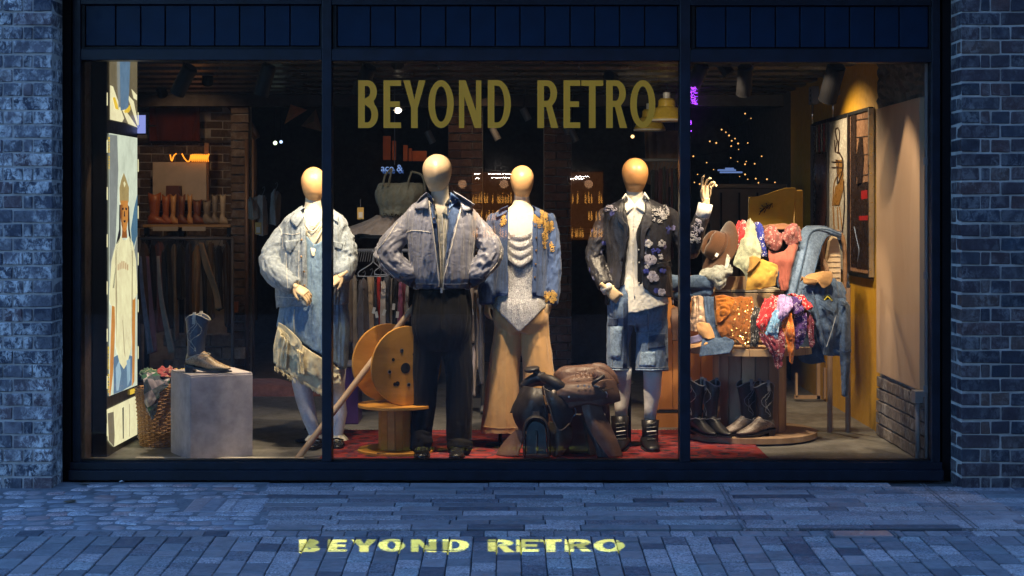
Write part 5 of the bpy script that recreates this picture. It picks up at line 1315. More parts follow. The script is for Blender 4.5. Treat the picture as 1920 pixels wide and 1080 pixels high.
P_('printed_arm', [(209,570),(216,566),(214,640),(211,700),(206,742),(204,742),(206,660)], SKL, .003); P_('printed_arm', [(246,560),(253,558),(252,650),(251,715),(247,724),(247,640)], SKL, .003)
P_('printed_jeans', [(212,670),(222,664),(236,664),(247,668),(246,722),(228,733),(212,739)], JNP, .0034); P_('printed_jeans_fold', [(216,690),(222,676),(226,700),(221,732),(217,733)], em('print_jeans_light',(.42,.60,.70)), .0042)
P_('printed_jeans_fold', [(236,676),(243,672),(243,712),(238,724)], em('print_jeans_light2',(.35,.52,.62)), .0042)
P_('printed_shirt', [(226,443),(230,450),(236,450),(241,443),(248,455),(254,490),(256.5,550),(250,562),(245,560),(245,650),(238,680),(231,692),(223,680),(216,650),(214,575),(206,572),(203.5,560),(208,490),(216,458)], CREAMP, .004)
MKM = em('print_shirt_mark',(.62,.34,.16))
for k_ in range(6): P_('printed_shirt_mark', [(219+k_*3.6,503-abs(2.5-k_)*-1.5),(220.6+k_*3.6,503-abs(2.5-k_)*-1.5),(220.6+k_*3.6,488+abs(2.5-k_)*3),(219+k_*3.6,488+abs(2.5-k_)*3)], MKM, .0055)
for pts_ in ([(215,470),(216.5,470),(218,560),(216,650),(215,560)], [(246,470),(247.5,470),(247,560),(245.5,640),(245,560)], [(228,600),(229,600),(233,670),(231,660)]): P_('printed_fold', pts_, em('print_shade%d'%pts_[0][0], (.55,.45,.25)), .0052)
P_('printed_crease', [(228.5,765),(231,763),(231,822),(229.5,823)], DKP, .003); P_('printed_fold', [(201,775),(212,772),(214,815),(213,838),(203,826)], em('print_fold',(.20,.17,.11)), .003); P_('printed_fold', [(241,758),(242,757.6),(242,818),(241,819)], em('print_fold2',(.5,.42,.25)), .003)
P_('printed_label', [(243,731),(254,727),(254,736),(243,740.5)], YLP, .003)
for k in range(9):
    for px, off in ((197.5,0),(260,0)):
        yv = 175+k*88+(35 if px > 220 else 0)
        if yv > 800: continue
        A_ = onX(206 if px < 220 else 256.5, yv, XL); A2 = onX(206 if px < 220 else 256.5, yv+24, XL)
        yy = y0_-.003 if px < 220 else y1_+.006
        MB().box(XL-.003, XL+.002, yy-.002, yy+.002, A2.z, A_.z).obj('edge_light', CREAMP, lb)
def vtext(s, x, y0, y1, X, parent, w):
    n = len(s); 
    for i, ch in enumerate(s):
        if ch == ' ': continue
        V, F = glyph_mesh(glyph(ch, .28, .2)); ya = y0+(y1-y0)*i/n; yb = y0+(y1-y0)*(i+.82)/n
        mesh_obj('small_letter', [onX(x+w*(q[1]-.5), ya+(yb-ya)*q[0], X)+Vector((.004,0,0)) for q in V], F, YLP, parent, solid=.0006)
vtext('BEYOND RETRO', 203.4, 257, 318, XL+.001, lb, 2.6); vtext('BEYOND RETRO', 202.4, 650, 738, XL+.001, lb, 2.6)
tag(MB().box(-2.50, -2.475, .06, .43, FLOOR, 2.5).obj('inner_wall_strip', plain('dark_brown_wall', (.06,.04,.03), .6, var=.4)), kind='structure')
sc_ = thing('lilac_reflection', W(245,215,1.25), 'small lilac glowing screen beside the upper poster, built as a lit panel', 'reflection')  # a reflection in the glass, built in as a glowing panel
A = W(219,216,1.25); B = W(273,250,1.25)
MB().box(A.x-.008, B.x+.008, 1.252, 1.28, B.z-.008, A.z+.008).obj('case', STEELD, sc_); MB().box(A.x, B.x, 1.246, 1.2515, B.z, A.z).obj('display', emis('reflection_lilac', (.22,.26,.62), .30), sc_)
MB().tube([W(272,236,1.26), W(292,236,1.26)], .006, 6).obj('arm', STEELD, sc_)
for q in range(3):
    MB().tube([W(232+q*12,236+rnd.uniform(-4,4),1.243), W(238+q*10,243,1.243), W(246+q*8,234,1.243)], .0016, 4).obj('reflection_mark', em('reflection_mark%d'%q,(.05,.07,.30)), sc_)

# ================= wicker basket and scarves beside it
WICK = fabric('wicker', (.42,.24,.11), .3, .6, 20, 200, .4, .3)
yb = .95
bs_ = thing('wicker_basket', W(300,810,yb), 'tall wicker basket with a green and white scarf hanging over it', 'basket')
ct = W(302,0,yb)
for k in range(26):
    a = 2*math.pi*k/26; P = [(ct.x+(.125+.03*f)*math.cos(a), yb+(.125+.03*f)*math.sin(a), FLOOR+.36*f) for f in (0,.5,1)]
    MB().tube(P, .0045, 5).obj('upright', WICK, bs_)
for r_ in range(30):
    z = FLOOR+.006+r_*.0122; rr = .125+.03*(z-FLOOR)/.36; ph = r_ % 2
    P = [(ct.x+(rr+.0055*(1 if (k+ph) % 2 else -1))*math.cos(2*math.pi*k/26), yb+(rr+.0055*(1 if (k+ph) % 2 else -1))*math.sin(2*math.pi*k/26), z) for k in range(27)]
    MB().tube(P, .0058, 5).obj('weave', WICK, bs_)
m, nt, b = nodemat('check_scarf'); v = mapping(nt, (1,1,1), (0,.5,0))
ck = nt.nodes.new('ShaderNodeTexChecker'); ck.inputs['Scale'].default_value = 12; nt.links.new(v, ck.inputs[0]); ck.inputs[1].default_value = (.035,.12,.08,1); ck.inputs[2].default_value = (.50,.46,.50,1)
nt.links.new(mixc(nt, vmath(nt, ramp(nt, noise(nt, v, 6, 2), [(.45,(0,0,0)),(.5,(1,1,1))]).outputs[0], .7), ck.outputs[0], (.05,.04,.10)), b.inputs['Base Color']); b.inputs['Roughness'].default_value = .8; CHK = m
def scarf(name, lab, rows, mat, cat='scarf', fold=(.014,4,1), seed=1, nu=40, nv=40, crumple=.008, thick=.003, group=None, extra=None):
    a = np.mean([[q[0], q[1], q[2]] for r_ in rows for q in r_], 0)
    low = max(q[1] for r_ in rows for q in r_)
    t = thing(name, W(a[0], low, a[2]), lab, cat, group)
    cloth('cloth', rows, mat, t, thick, nu=nu, nv=nv, fold=fold, seed=seed, crumple=crumple)
    return t
scarf('scarf', 'green, white and purple check scarf draped down the wicker basket', [[(262,700,yb-.05),(290,697,yb-.10),(318,702,yb-.12)],[(268,712,yb-.15),(292,716,yb-.18),(316,722,yb-.17)],[(270,760,yb-.18),(288,755,yb-.20),(300,742,yb-.18)],[(282,785,yb-.17),(288,786,yb-.19),(294,770,yb-.18)]], CHK, seed=41)
def band(name, base, ink=(.75,.72,.68), dark=(.02,.02,.02), sc=34):
    m, nt, b = nodemat(name); v = mapping(nt)
    d1 = voro(nt, v, sc, out='Distance'); ring = ramp(nt, d1, [(.0,(1,1,1)),(.10,(1,1,1)),(.13,(0,0,0)),(.27,(0,0,0)),(.30,(1,1,1)),(.36,(1,1,1)),(.39,(0,0,0))]).outputs[0]
    big = ramp(nt, noise(nt, v, 9, 2), [(.38,(0,0,0)),(.44,(1,1,1))]).outputs[0]
    d2 = voro(nt, v, sc*1.9, out='Distance'); dots = ramp(nt, d2, [(.0,(1,1,1)),(.14,(1,1,1)),(.2,(0,0,0))]).outputs[0]
    f = vmath(nt, vmath(nt, ring, big), vmath(nt, dots, .8), 'MAXIMUM')
    nt.links.new(mixc(nt, vmath(nt, f, .85), base, ink), b.inputs['Base Color']); b.inputs['Roughness'].default_value = .8
    b.inputs['Sheen Weight'].default_value = .2; nt.links.new(bumpn(nt, noise(nt, v, 45, 4), .35, .008), b.inputs['Normal']); return m
for i, (col, rws, lb_) in enumerate([((.45,.30,.05), [[(330,690,.8),(345,688,.8),(360,692,.8)],[(325,698,.72),(343,694,.70),(362,700,.72)],[(326,708,.70),(343,708,.68),(360,709,.70)]], 'yellow printed scarf heaped behind the plinth'),
      ((.30,.04,.05), [[(296,690,.9),(315,686,.9),(332,691,.9)],[(292,698,.84),(314,694,.82),(334,699,.84)],[(296,708,.82),(314,706,.8),(330,708,.82)]], 'red printed scarf heaped between the basket and the plinth'),
      ((.04,.10,.06), [[(262,690,.95),(275,686,.95),(300,692,.95)],[(260,700,.90),(276,696,.88),(300,700,.9)],[(262,712,.88),(276,708,.86),(300,706,.88)]], 'dark green printed scarf on the basket rim')]):
    scarf('scarf', lb_, rws, band('print_scarf_%d'%i, col, (.6,.5,.3)), seed=50+i, fold=(.02,5,2), crumple=.008)

# ================= right display: slatted spool
yd = 1.30; dc = W(1405, 0, yd)
ds = thing('display_spool', (dc.x, yd, FLOOR), 'large pale slatted wooden spool heaped with denim and bandanas', 'display spool')
R_ = .435; zt_ = .655
MB().lathe([(0,FLOOR+.012),(R_,FLOOR+.012),(R_,FLOOR+.05),(0,FLOOR+.05)], Matrix.Translation((dc.x,yd,0)), 80).obj('base_disc', WOODG, ds, bevel=.003)
for k in range(7):   # top is made of planks
    xa = dc.x-R_+k*(2*R_/7)+.001; xb = xa+2*R_/7-.003; n = 6
    up = [(xa+(xb-xa)*i/n, yd+math.sqrt(max(0, R_*R_-(xa+(xb-xa)*i/n-dc.x)**2))) for i in range(n+1)]; dn = [(x, 2*yd-y) for x, y in up][::-1]
    ring = up+dn; MB().loft([[(x, y, zt_-.045) for x, y in ring][::-1], [(x, y, zt_) for x, y in ring][::-1]][::-1]).obj('top_plank', WOODP, ds, bevel=.0015)
nS = 17
for k in range(nS):
    a = 2*math.pi*k/nS+.1; rr = .225; M = Matrix.Translation((dc.x+rr*math.cos(a), yd+rr*math.sin(a), (FLOOR+.05+zt_-.045)/2)) @ Matrix.Rotation(a, 4, 'Z')
    MB().obox(M, .020, .080, zt_-.045-FLOOR-.052).obj('slat', WOODG if k % 3 else WOODP, ds, bevel=.0025)
MB().lathe([(0,FLOOR+.05),(.20,FLOOR+.05),(.20,zt_-.05),(0,zt_-.05)], Matrix.Translation((dc.x,yd,0)), 30).obj('core', HOLE, ds)
# upper tier: crate and arched chair back that hold the clothes up
cr = thing('display_crate', (W(1385,0,1.35).x, 1.35, zt_), 'pale wooden crate half buried under the clothes on the spool', 'crate')
A = W(1322,548,1.22); B = W(1470,655,1.22)
for k in range(3):
    z = zt_+.02+k*.108; MB().box(A.x, B.x, 1.20, 1.215, z, z+.098).obj('plank', WOODP, cr, bevel=.002)
for x in (A.x, B.x-.02): MB().box(x, x+.02, 1.216, 1.60, zt_+.002, zt_+.34).obj('side', WOODP, cr)
MB().box(A.x, B.x, 1.2165, 1.60, zt_+.341, zt_+.355).obj('lid', woodm('white_board', (.55,.47,.33), (.66,.58,.42)), cr)
MB().box(A.x+.02, A.x+.34, 1.24, 1.27, zt_+.356, zt_+.44).obj('backboard', WOODP, cr)
cb = thing('chair_back', (W(1560,0,1.45).x, 1.45, FLOOR), 'curved pale wooden chair back draped with denim at the right of the heap', 'chair')
V = []; F = []
arcp = [(1547,560),(1549,520),(1552,480),(1557,452),(1566,440),(1572,452),(1576,480),(1577,520),(1576,560)]
for px, py in arcp: V.append(W(px, py, 1.42))
MB().loft([[Vector((v.x,1.42,v.z)) for v in V][::-1], [Vector((v.x,1.50,v.z)) for v in V][::-1]]).obj('back_panel', woodm('chair_pine', (.60,.46,.30), (.72,.58,.40), .5, (1,1,30)), cb, bevel=.003)
MB().tube([W(*q) for q in resample([(1543,520,1.42),(1543,470,1.42),(1550,444,1.42),(1568,434,1.42),(1580,446,1.44),(1584,480,1.46),(1584,560,1.48)], 30)], .014, 8).obj('rim', woodm('chair_rim', (.25,.14,.07), (.35,.2,.1)), cb, smooth=True)
for k in range(9): MB().box(W(1551,0,1.415).x, W(1575,0,1.415).x, 1.412, 1.419, W(0,470+k*10,1.42).z-.003, W(0,470+k*10,1.42).z).obj('louvre', woodm('louvre_%d'%k, (.55,.42,.27), (.65,.5,.33)), cb)
MB().tube([W(1538,450,1.36), W(1540,480,1.34), W(1551,505,1.33), W(1549,520,1.34)], .014, 8).obj('strap_arm', fabric('tan_strap', (.35,.22,.14)), cb, smooth=True)
for x in (1556, 1590): MB().tube([W(x,540,1.46), (W(x,0,1.5).x, 1.50, FLOOR)], .018, 8).obj('leg', WOODG, cb)

DEN = fabric('mid_blue_denim', (.055,.095,.17), .25, .85, 12, 800, .45, .5, fade=.45); DEND = fabric('dark_indigo_denim', (.025,.045,.09), .3, .85, 14, 800, .4, .5, fade=.2)
DENL = fabric('light_blue_denim', (.10,.15,.235), .25, .85, 12, 800, .45, .4, fade=.6)
SEAMB = fabric('thick_denim_seam', (.05,.09,.16), .3)
# hat
hatm = fabric('brown_felt', (.085,.036,.015), .12, .9, 30, 900, .2, .15, sheen=.4)
hy = 1.22; hc = W(1352, 466, hy)
ht = thing('felt_hat', hc, 'brown felt fedora tilted on its side at the left of the heap', 'hat')
hax = Vector((-.80,-.35,.42)).normalized(); M = frame_to(hc, hax, (0,-1,0))
rings = []
for z, r_, wv in ((.000,.165,1),(.004,.168,1),(.010,.150,.8),(.010,.100,.3),(.020,.088,0),(.06,.084,0),(.10,.078,0),(.118,.066,0),(.122,.04,0),(.105,.012,0)):
    rings.append([M @ Vector((r_*math.cos(q)*1.12, r_*math.sin(q)*.92, z+.026*wv*math.cos(2*q)-(.024*math.exp(-(math.sin(q)/.35)**2) if z > .1 else 0))) for q in [2*math.pi*k/40 for k in range(40)]])
MB().loft(rings, cap=False).obj('felt', hatm, ht, smooth=True, solid=.003, sub=1)
rr = [[M @ Vector((.0895*k2*math.cos(q)*1.12, .0895*k2*math.sin(q)*.92, z)) for q in [2*math.pi*k/36 for k in range(36)]] for z, k2 in ((.014,1.02),(.040,.985))]
MB().loft(rr, cap=False).obj('ribbon', fabric('brown_ribbon', (.07,.03,.015)), ht, smooth=True, solid=.002, soff=1)
pp = W(1344,478,hy-.12); MB().obox(Matrix.Translation(pp) @ Matrix.Rotation(.5,4,'Y'), .018, .003, .024).obj('size_tag', fabric('hat_tag', (.7,.7,.68)), ht)
# bandanas standing at the back
RED = band('bandana_red', (.45,.01,.015)); REDQ = band('quilted_red', (.42,.01,.015), sc=26); PALE = band('print_pale_green', (.36,.38,.26), (.20,.22,.16), sc=40); BLU = band('bandana_blue', (.01,.02,.25), sc=30)
BLK = band('bandana_black', (.01,.01,.012)); LIL = band('bandana_lilac', (.42,.30,.60), (.12,.05,.22)); SKB = band('bandana_sky', (.20,.42,.68), (.8,.85,.9)); ORG_ = band('bandana_orange', (.80,.20,.01), (.85,.5,.2)); BUR = band('bandana_burgundy', (.16,.008,.03), (.7,.5,.55)); PUR = band('bandana_purple', (.07,.02,.18), (.6,.5,.7)); REDB = band('bandana_scarlet', (.55,.01,.02))
BG = 'bandanas and scarves on the display'
def sc2(lab, rows, mat, seed, fold=(.017,6,1.4), cat='bandana', name='bandana', **k): return scarf(name, lab, rows, mat, cat, fold, seed, group=BG, **k)
sc2('red quilted bandana beside the brown hat, top of the heap', [[(1384,414,1.20),(1392,411,1.17),(1402,416,1.16)],[(1374,436,1.16),(1390,434,1.10),(1402,440,1.12)],[(1372,458,1.14),(1384,460,1.10),(1396,456,1.12)],[(1378,474,1.16),(1382,474,1.13),(1388,470,1.14)]], REDQ, 61, (.010,4,2))
sc2('pale green printed scarf in the middle of the heap', [[(1400,412,1.16),(1407,409,1.12),(1414,414,1.14)],[(1388,450,1.10),(1406,450,1.05),(1424,452,1.08)],[(1374,494,1.06),(1400,488,1.02),(1428,480,1.05)],[(1388,504,1.05),(1400,530,1.03),(1408,525,1.04)]], PALE, 62, (.008,2,1), cat='scarf', name='scarf')
sc2('royal blue bandana between the pale scarf and the pink corset', [[(1413,417,1.17),(1420,416,1.15),(1428,420,1.17)],[(1416,440,1.14),(1426,440,1.12),(1434,444,1.14)],[(1422,462,1.12),(1430,466,1.10),(1438,470,1.12)],[(1424,480,1.12),(1432,482,1.11),(1439,482,1.12)]], BLU, 63, (.008,3,1))
# corset top
PINK = fabric('terracotta_jersey', (.30,.085,.06), .12, .7, 10, 800, .2, .3); PINKL = band('terracotta_lace', (.20,.05,.045), (.55,.34,.30), sc=45)
cs = thing('corset_top', W(1460,540,1.12), 'terracotta pink corset top with lace cups hanging in the heap', 'corset')
cloth('body', [[(1441,470,1.12),(1462,474,1.09),(1484,455,1.10),(1500,440,1.14)],[(1442,490,1.08),(1462,486,1.04),(1482,484,1.04),(1496,470,1.09)],[(1444,512,1.07),(1462,510,1.04),(1478,510,1.03),(1488,505,1.07)],[(1462,546,1.04),(1468,545,1.02),(1474,545,1.02),(1479,540,1.05)]], PINK, cs, nu=34, nv=30, fold=(.014,5,.6), seed=64, crumple=.005)
cloth('lace_cup', [[(1432,432,1.12),(1445,423,1.10),(1458,428,1.10),(1466,440,1.12)],[(1433,448,1.11),(1445,446,1.065),(1458,448,1.065),(1468,454,1.10)],[(1438,462,1.11),(1447,468,1.08),(1458,470,1.08),(1466,464,1.10)]], PINKL, cs, nu=34, nv=24, fold=(.013,6,1.2), seed=101, crumple=.006)
cloth('lace_cup', [[(1466,436,1.12),(1476,424,1.10),(1490,419,1.10),(1504,430,1.12)],[(1468,448,1.10),(1478,440,1.065),(1490,438,1.065),(1502,444,1.10)],[(1472,456,1.11),(1482,460,1.08),(1492,458,1.08),(1500,452,1.10)]], PINKL, cs, nu=34, nv=24, fold=(.013,6,1.2), seed=103, crumple=.006)
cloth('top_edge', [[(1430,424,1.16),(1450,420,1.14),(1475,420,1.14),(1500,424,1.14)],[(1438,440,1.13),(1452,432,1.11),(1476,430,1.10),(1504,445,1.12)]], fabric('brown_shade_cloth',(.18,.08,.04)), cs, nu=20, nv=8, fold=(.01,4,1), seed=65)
# yellow vest
yv = thing('yellow_vest', W(1430,545,1.03), 'sunny yellow canvas vest with brown collar propped in the heap', 'vest')
YEL = fabric('yellow_canvas', (.52,.30,.055), .08, .8, 14, 600, .3, .3)
cloth('body', [[(1406,484,1.07),(1424,484,1.03),(1448,492,1.02),(1465,500,1.06)],[(1404,505,1.04),(1424,505,1.00),(1446,508,.99),(1462,512,1.03)],[(1400,528,1.02),(1420,526,.99),(1440,524,.98),(1458,520,1.01)],[(1398,545,1.02),(1418,543,1.0),(1438,540,.99),(1455,536,1.01)]], YEL, yv, nu=30, nv=26, fold=(.010,3,1.2), seed=66, crumple=.006)
cloth('collar', [[(1405,482,1.03),(1415,480,1.01),(1428,486,1.01)],[(1404,500,1.02),(1412,498,.995),(1422,492,1.0)],[(1401,512,1.01),(1406,508,.99),(1412,504,.99)]], fabric('ochre_collar', (.36,.20,.05)), yv, nu=10, nv=10, seed=67)
cloth('armhole', [[(1463,500,1.055),(1467,502,1.06)],[(1456,520,1.03),(1461,522,1.04)],[(1458,538,1.03),(1461,540,1.04)]], DEND, yv, nu=6, nv=12)
# jeans leg arching over the chair back
jl = thing('draped_jeans', W(1540,540,1.2), 'faded blue jeans leg arching over the chair back, thick side seam', 'jeans')
rows = [[(1578,436,1.36),(1577,446,1.33)],[(1545,424,1.34),(1556,440,1.30)],[(1512,424,1.26),(1548,446,1.26)],[(1500,438,1.20),(1540,462,1.20)],[(1494,470,1.14),(1532,490,1.14)],[(1486,505,1.08),(1524,520,1.08)],[(1476,542,1.05),(1516,550,1.04)],[(1470,560,1.04),(1512,575,1.02)]]
rows = [[a, ((a[0]+b_[0])/2, (a[1]+b_[1])/2-1, (a[2]+b_[2])/2-.03), b_] for a, b_ in rows]
cloth('denim', rows, DENL, jl, nu=16, nv=44, fold=(.005,2,3), seed=68, crumple=.002)
G = [(r_[0][0]*.62+r_[2][0]*.38, r_[0][1]*.62+r_[2][1]*.38, min(r_[0][2], r_[2][2])-.040) for r_ in rows]
MB().tube([W(*q) for q in resample(G, 60)], [(.0045+.002*(k%2)) for k in range(60)], 6).obj('side_seam', SEAMB, jl, smooth=True)
MB().tube([W(r_[2][0],r_[2][1],r_[2][2]-.004) for r_ in rows], .004, 5).obj('hem', SEAMB, jl, smooth=True)
MB().tube([W(r_[0][0],r_[0][1],r_[0][2]-.004) for r_ in rows], .003, 5).obj('edge', DENL, jl, smooth=True)
scarf('dark_jeans', 'dark jeans leg hanging behind the chair back against the yellow wall', [[(1560,434,1.52),(1576,432,1.50),(1582,440,1.52)],[(1576,470,1.50),(1584,472,1.47),(1590,476,1.50)],[(1578,510,1.50),(1588,510,1.46),(1594,514,1.49)],[(1580,546,1.50),(1588,549,1.47),(1595,546,1.49)]], DEND, 'jeans', (.010,3,1), 69)
# grey washed piece, folded jeans
scarf('washed_skirt', 'crumpled pale grey acid wash denim skirt left of the yellow vest', [[(1316,502,1.18),(1340,497,1.12),(1368,496,1.10),(1376,500,1.12)],[(1311,516,1.12),(1336,512,1.04),(1360,510,1.01),(1374,512,1.04)],[(1328,526,1.08),(1342,530,1.01),(1354,528,1.0),(1368,520,1.03)],[(1338,540,1.06),(1345,545,1.02),(1352,544,1.01),(1362,535,1.03)]], fabric('acid_grey', (.20,.21,.19), .3, .9, 30, fade=.5), 'skirt', (.012,3,3), 70, crumple=.008)
scarf('denim_strap', 'narrow pale denim strap rising beside the brown hat', [[(1366,462,1.14),(1376,460,1.13)],[(1361,484,1.10),(1369,484,1.09)],[(1358,503,1.06),(1364,504,1.05)]], fabric('strap_grey', (.36,.37,.33), fade=.4), 'strap', (.002,1,1), 71, nu=8)
def folded(name, lab, rows, mat, rad=.018, cat='jeans'):
    t = thing(name, W(rows[1][0], rows[1][1]+10, rows[1][2]), lab, cat, 'folded jeans on the crate')
    V, F = garment([('limb', rows, (.006, 18, 3))], voxel=.008, smooth=2, seed=len(lab))
    mesh_obj('cloth', V, F, mat, t, smooth=True)
folded('folded_jeans', 'mid blue rolled jeans on top at the left end of the heap', [(1256,530,1.18,14),(1290,532,1.15,15),(1322,530,1.12,15),(1336,534,1.12,11)], DEN)
folded('folded_jeans', 'darker blue rolled jeans under the other roll at the left end', [(1270,553,1.18,11),(1300,552,1.15,11),(1325,548,1.12,10),(1334,550,1.12,7)], fabric('roll_denim', (.075,.14,.26), .25, fade=.3))
scarf('denim_bundle', 'bundle of blue denim at the foot of the rolls beside the mullion', [[(1256,546,1.26),(1280,548,1.22),(1300,546,1.2)],[(1258,562,1.24),(1280,566,1.20),(1298,560,1.2)],[(1262,575,1.26),(1276,578,1.24),(1292,574,1.24)]], DEND, 'denim', (.01,3,1), 72)
# front drapes
SAT = fabric('peach_satin', (.66,.45,.30), .15, .28, 8, 900, .05, .5)
scarf('satin_blouse', 'shiny peach satin blouse spilling over the left front of the spool', [[(1296,556,1.06),(1308,554,1.02),(1319,556,1.02)],[(1294,580,1.02),(1308,580,.98),(1321,582,.99)],[(1290,604,1.0),(1308,604,.96),(1324,606,.97)],[(1292,618,1.0),(1306,622,.97),(1322,616,.98)]], SAT, 'blouse', (.014,4,.5), 73)
scarf('jeans_leg', 'narrow blue jeans leg hanging over the spool edge, frayed hem', [[(1319,555,1.03),(1338,556,1.02)],[(1322,590,.99),(1340,592,.98)],[(1326,622,.93),(1348,624,.92)],[(1316,640,.88),(1376,640,.87)],[(1311,668,.85),(1368,662,.84)]], DEN, 'jeans', (.008,3,1.5), 74, nu=24, nv=36)
SUE = fabric('rust_suede', (.30,.095,.015), .18, .95, 16, 500, .3, .4, sheen=.5); SUE2 = fabric('brown_silk', (.24,.10,.04), .25, .5, 16, 500, .2, .6)
su = scarf('sequin_blouse', 'rust orange suede top with gold sequins across the front of the spool', [[(1341,556,1.00),(1360,552,.97),(1385,556,.96),(1410,556,.97)],[(1342,580,.95),(1366,578,.91),(1390,580,.90),(1414,575,.93)],[(1344,605,.92),(1368,612,.88),(1392,610,.87),(1410,598,.90)],[(1350,628,.90),(1372,634,.87),(1392,642,.86),(1404,630,.88)],[(1366,640,.89),(1382,640,.87),(1397,651,.86),(1404,640,.87)]], SUE, 'top', (.016,3,1.4), 75, nu=36, nv=36, crumple=.006)
GL = plain('gold_sequin', (.70,.48,.18), .25, metal=.9)
V, F = patch([[(1341,556,1.00),(1360,552,.97),(1385,556,.96),(1410,556,.97)],[(1342,580,.95),(1366,578,.91),(1390,580,.90),(1414,575,.93)],[(1344,605,.92),(1368,612,.88),(1392,610,.87),(1410,598,.90)],[(1350,628,.90),(1372,634,.87),(1392,642,.86),(1404,630,.88)],[(1366,640,.89),(1382,640,.87),(1397,651,.86),(1404,640,.87)]], 36, 36, (.016,3,1.4), 75, .006)
bq = MB()
for k in range(230):
    i = rnd.randrange(12,34); j = rnd.randrange(4,33); p = Vector(V[j*36+i])+Vector((rnd.uniform(-.006,.006),-.006,rnd.uniform(-.006,.006))); s_ = rnd.uniform(.0018,.0036)
    bq.lathe([(0,-.0006),(s_,-.0006),(s_,.0006),(0,.0006)], frame_to(p, Vector((rnd.uniform(-.6,.6),-1,rnd.uniform(-.2,.8)))), 6)
tag(bq.obj('sequins', GL, su), kind='stuff')
scarf('suede_fold', 'bright orange suede fold at the left of the sequin top', [[(1342,556,.97),(1362,554,.94),(1378,560,.94)],[(1341,582,.93),(1356,584,.89),(1372,582,.90)],[(1342,606,.91),(1352,602,.88),(1362,598,.89)]], fabric('orange_suede', (.46,.15,.02), .12), 'top', (.008,2,1), 76)
vz = thing('sun_visor', W(1310,648,.92), 'lilac sun visor with tan leather strap at the left edge of the spool', 'visor')
cloth('visor_band', [[(1292,632,.95),(1308,628,.91),(1326,620,.92)],[(1292,645,.94),(1308,642,.90),(1328,634,.91)]], fabric('visor_lilac', (.24,.21,.34)), vz, nu=14, nv=8)
cloth('brim', [[(1294,646,.93),(1310,644,.89),(1330,634,.90)],[(1294,654,.92),(1312,650,.87),(1334,642,.89)]], fabric('visor_tan', (.50,.28,.12)), vz, nu=14, nv=8)
cloth('strap', [[(1306,606,.93),(1318,604,.92),(1330,606,.93)],[(1308,620,.91),(1322,620,.89),(1338,622,.91)],[(1318,632,.90),(1328,636,.88),(1340,634,.90)]], fabric('visor_strap', (.55,.30,.13)), vz, nu=12, nv=12, seed=3, fold=(.006,2,2))
sc2('black bandana with white paisley between the sequin top and the red one', [[(1415,574,.95),(1424,576,.93)],[(1406,596,.90),(1424,598,.89)],[(1408,624,.88),(1424,628,.87)],[(1406,650,.88),(1420,652,.87)]], BLK, 80)
sc2('bright red bandana with white paisley, left of the lilac one', [[(1434,560,.98),(1446,554,.94),(1462,552,.93)],[(1424,582,.92),(1440,580,.87),(1456,578,.87)],[(1416,604,.88),(1428,606,.84),(1444,600,.85)],[(1424,622,.87),(1430,624,.84),(1436,618,.85)]], REDB, 81)
sc2('sky blue bandana hanging under the lilac one', [[(1444,585,.88),(1454,580,.85),(1464,582,.85)],[(1436,606,.86),(1450,604,.82),(1464,602,.83)],[(1434,628,.85),(1446,626,.82),(1460,626,.83)],[(1450,640,.85),(1456,644,.83),(1460,640,.84)]], SKB, 82)
sc2('burgundy bandana hanging lowest, its corner below the spool top', [[(1422,622,.87),(1440,626,.84),(1466,610,.85)],[(1430,644,.85),(1450,644,.81),(1474,636,.83)],[(1446,664,.84),(1458,664,.81),(1472,660,.83)],[(1454,688,.84),(1460,693,.83),(1466,684,.84)]], BUR, 83)
sc2('orange bandana hanging in narrow folds beside the burgundy one', [[(1470,590,.88),(1478,586,.85),(1486,588,.86)],[(1466,618,.85),(1476,618,.81),(1490,616,.83)],[(1474,645,.84),(1482,645,.81),(1492,640,.83)],[(1478,680,.85),(1484,684,.83),(1490,676,.84)]], ORG_, 84, (.018,3,.6))
sc2('dark purple bandana hanging right of the orange one', [[(1488,590,.92),(1500,588,.89),(1512,586,.90)],[(1484,612,.90),(1500,612,.86),(1514,608,.88)],[(1488,636,.89),(1498,636,.87),(1512,630,.89)],[(1492,656,.90),(1498,654,.88),(1506,648,.89)]], PUR, 85)
sc2('burgundy and white bandana at the right end of the row', [[(1508,586,.94),(1518,584,.92),(1524,590,.93)],[(1510,606,.92),(1520,606,.90),(1527,606,.92)],[(1514,626,.91),(1522,628,.90),(1528,626,.91)],[(1520,650,.92),(1524,652,.91),(1528,644,.92)]], BUR, 86)
sc2('lilac bandana with dark paisley lying over the others', [[(1460,554,.93),(1472,552,.88),(1484,556,.89)],[(1454,572,.88),(1470,572,.83),(1488,572,.85)],[(1456,590,.86),(1468,590,.82),(1482,584,.84)],[(1456,604,.86),(1462,604,.84),(1470,596,.84)]], LIL, 87)
sc2('purple bandana with white paisley beside the lilac one', [[(1482,556,.91),(1494,556,.87),(1504,562,.89)],[(1486,572,.87),(1498,574,.84),(1508,578,.87)],[(1484,588,.87),(1498,590,.85),(1510,592,.88)]], PUR, 88)
sc2('red bandana tucked under the denim jacket, lying flat', [[(1474,552,.96),(1496,550,.93),(1520,566,.94)],[(1490,560,.93),(1508,566,.89),(1527,574,.91)],[(1500,574,.91),(1512,580,.88),(1525,580,.90)]], REDB, 89)
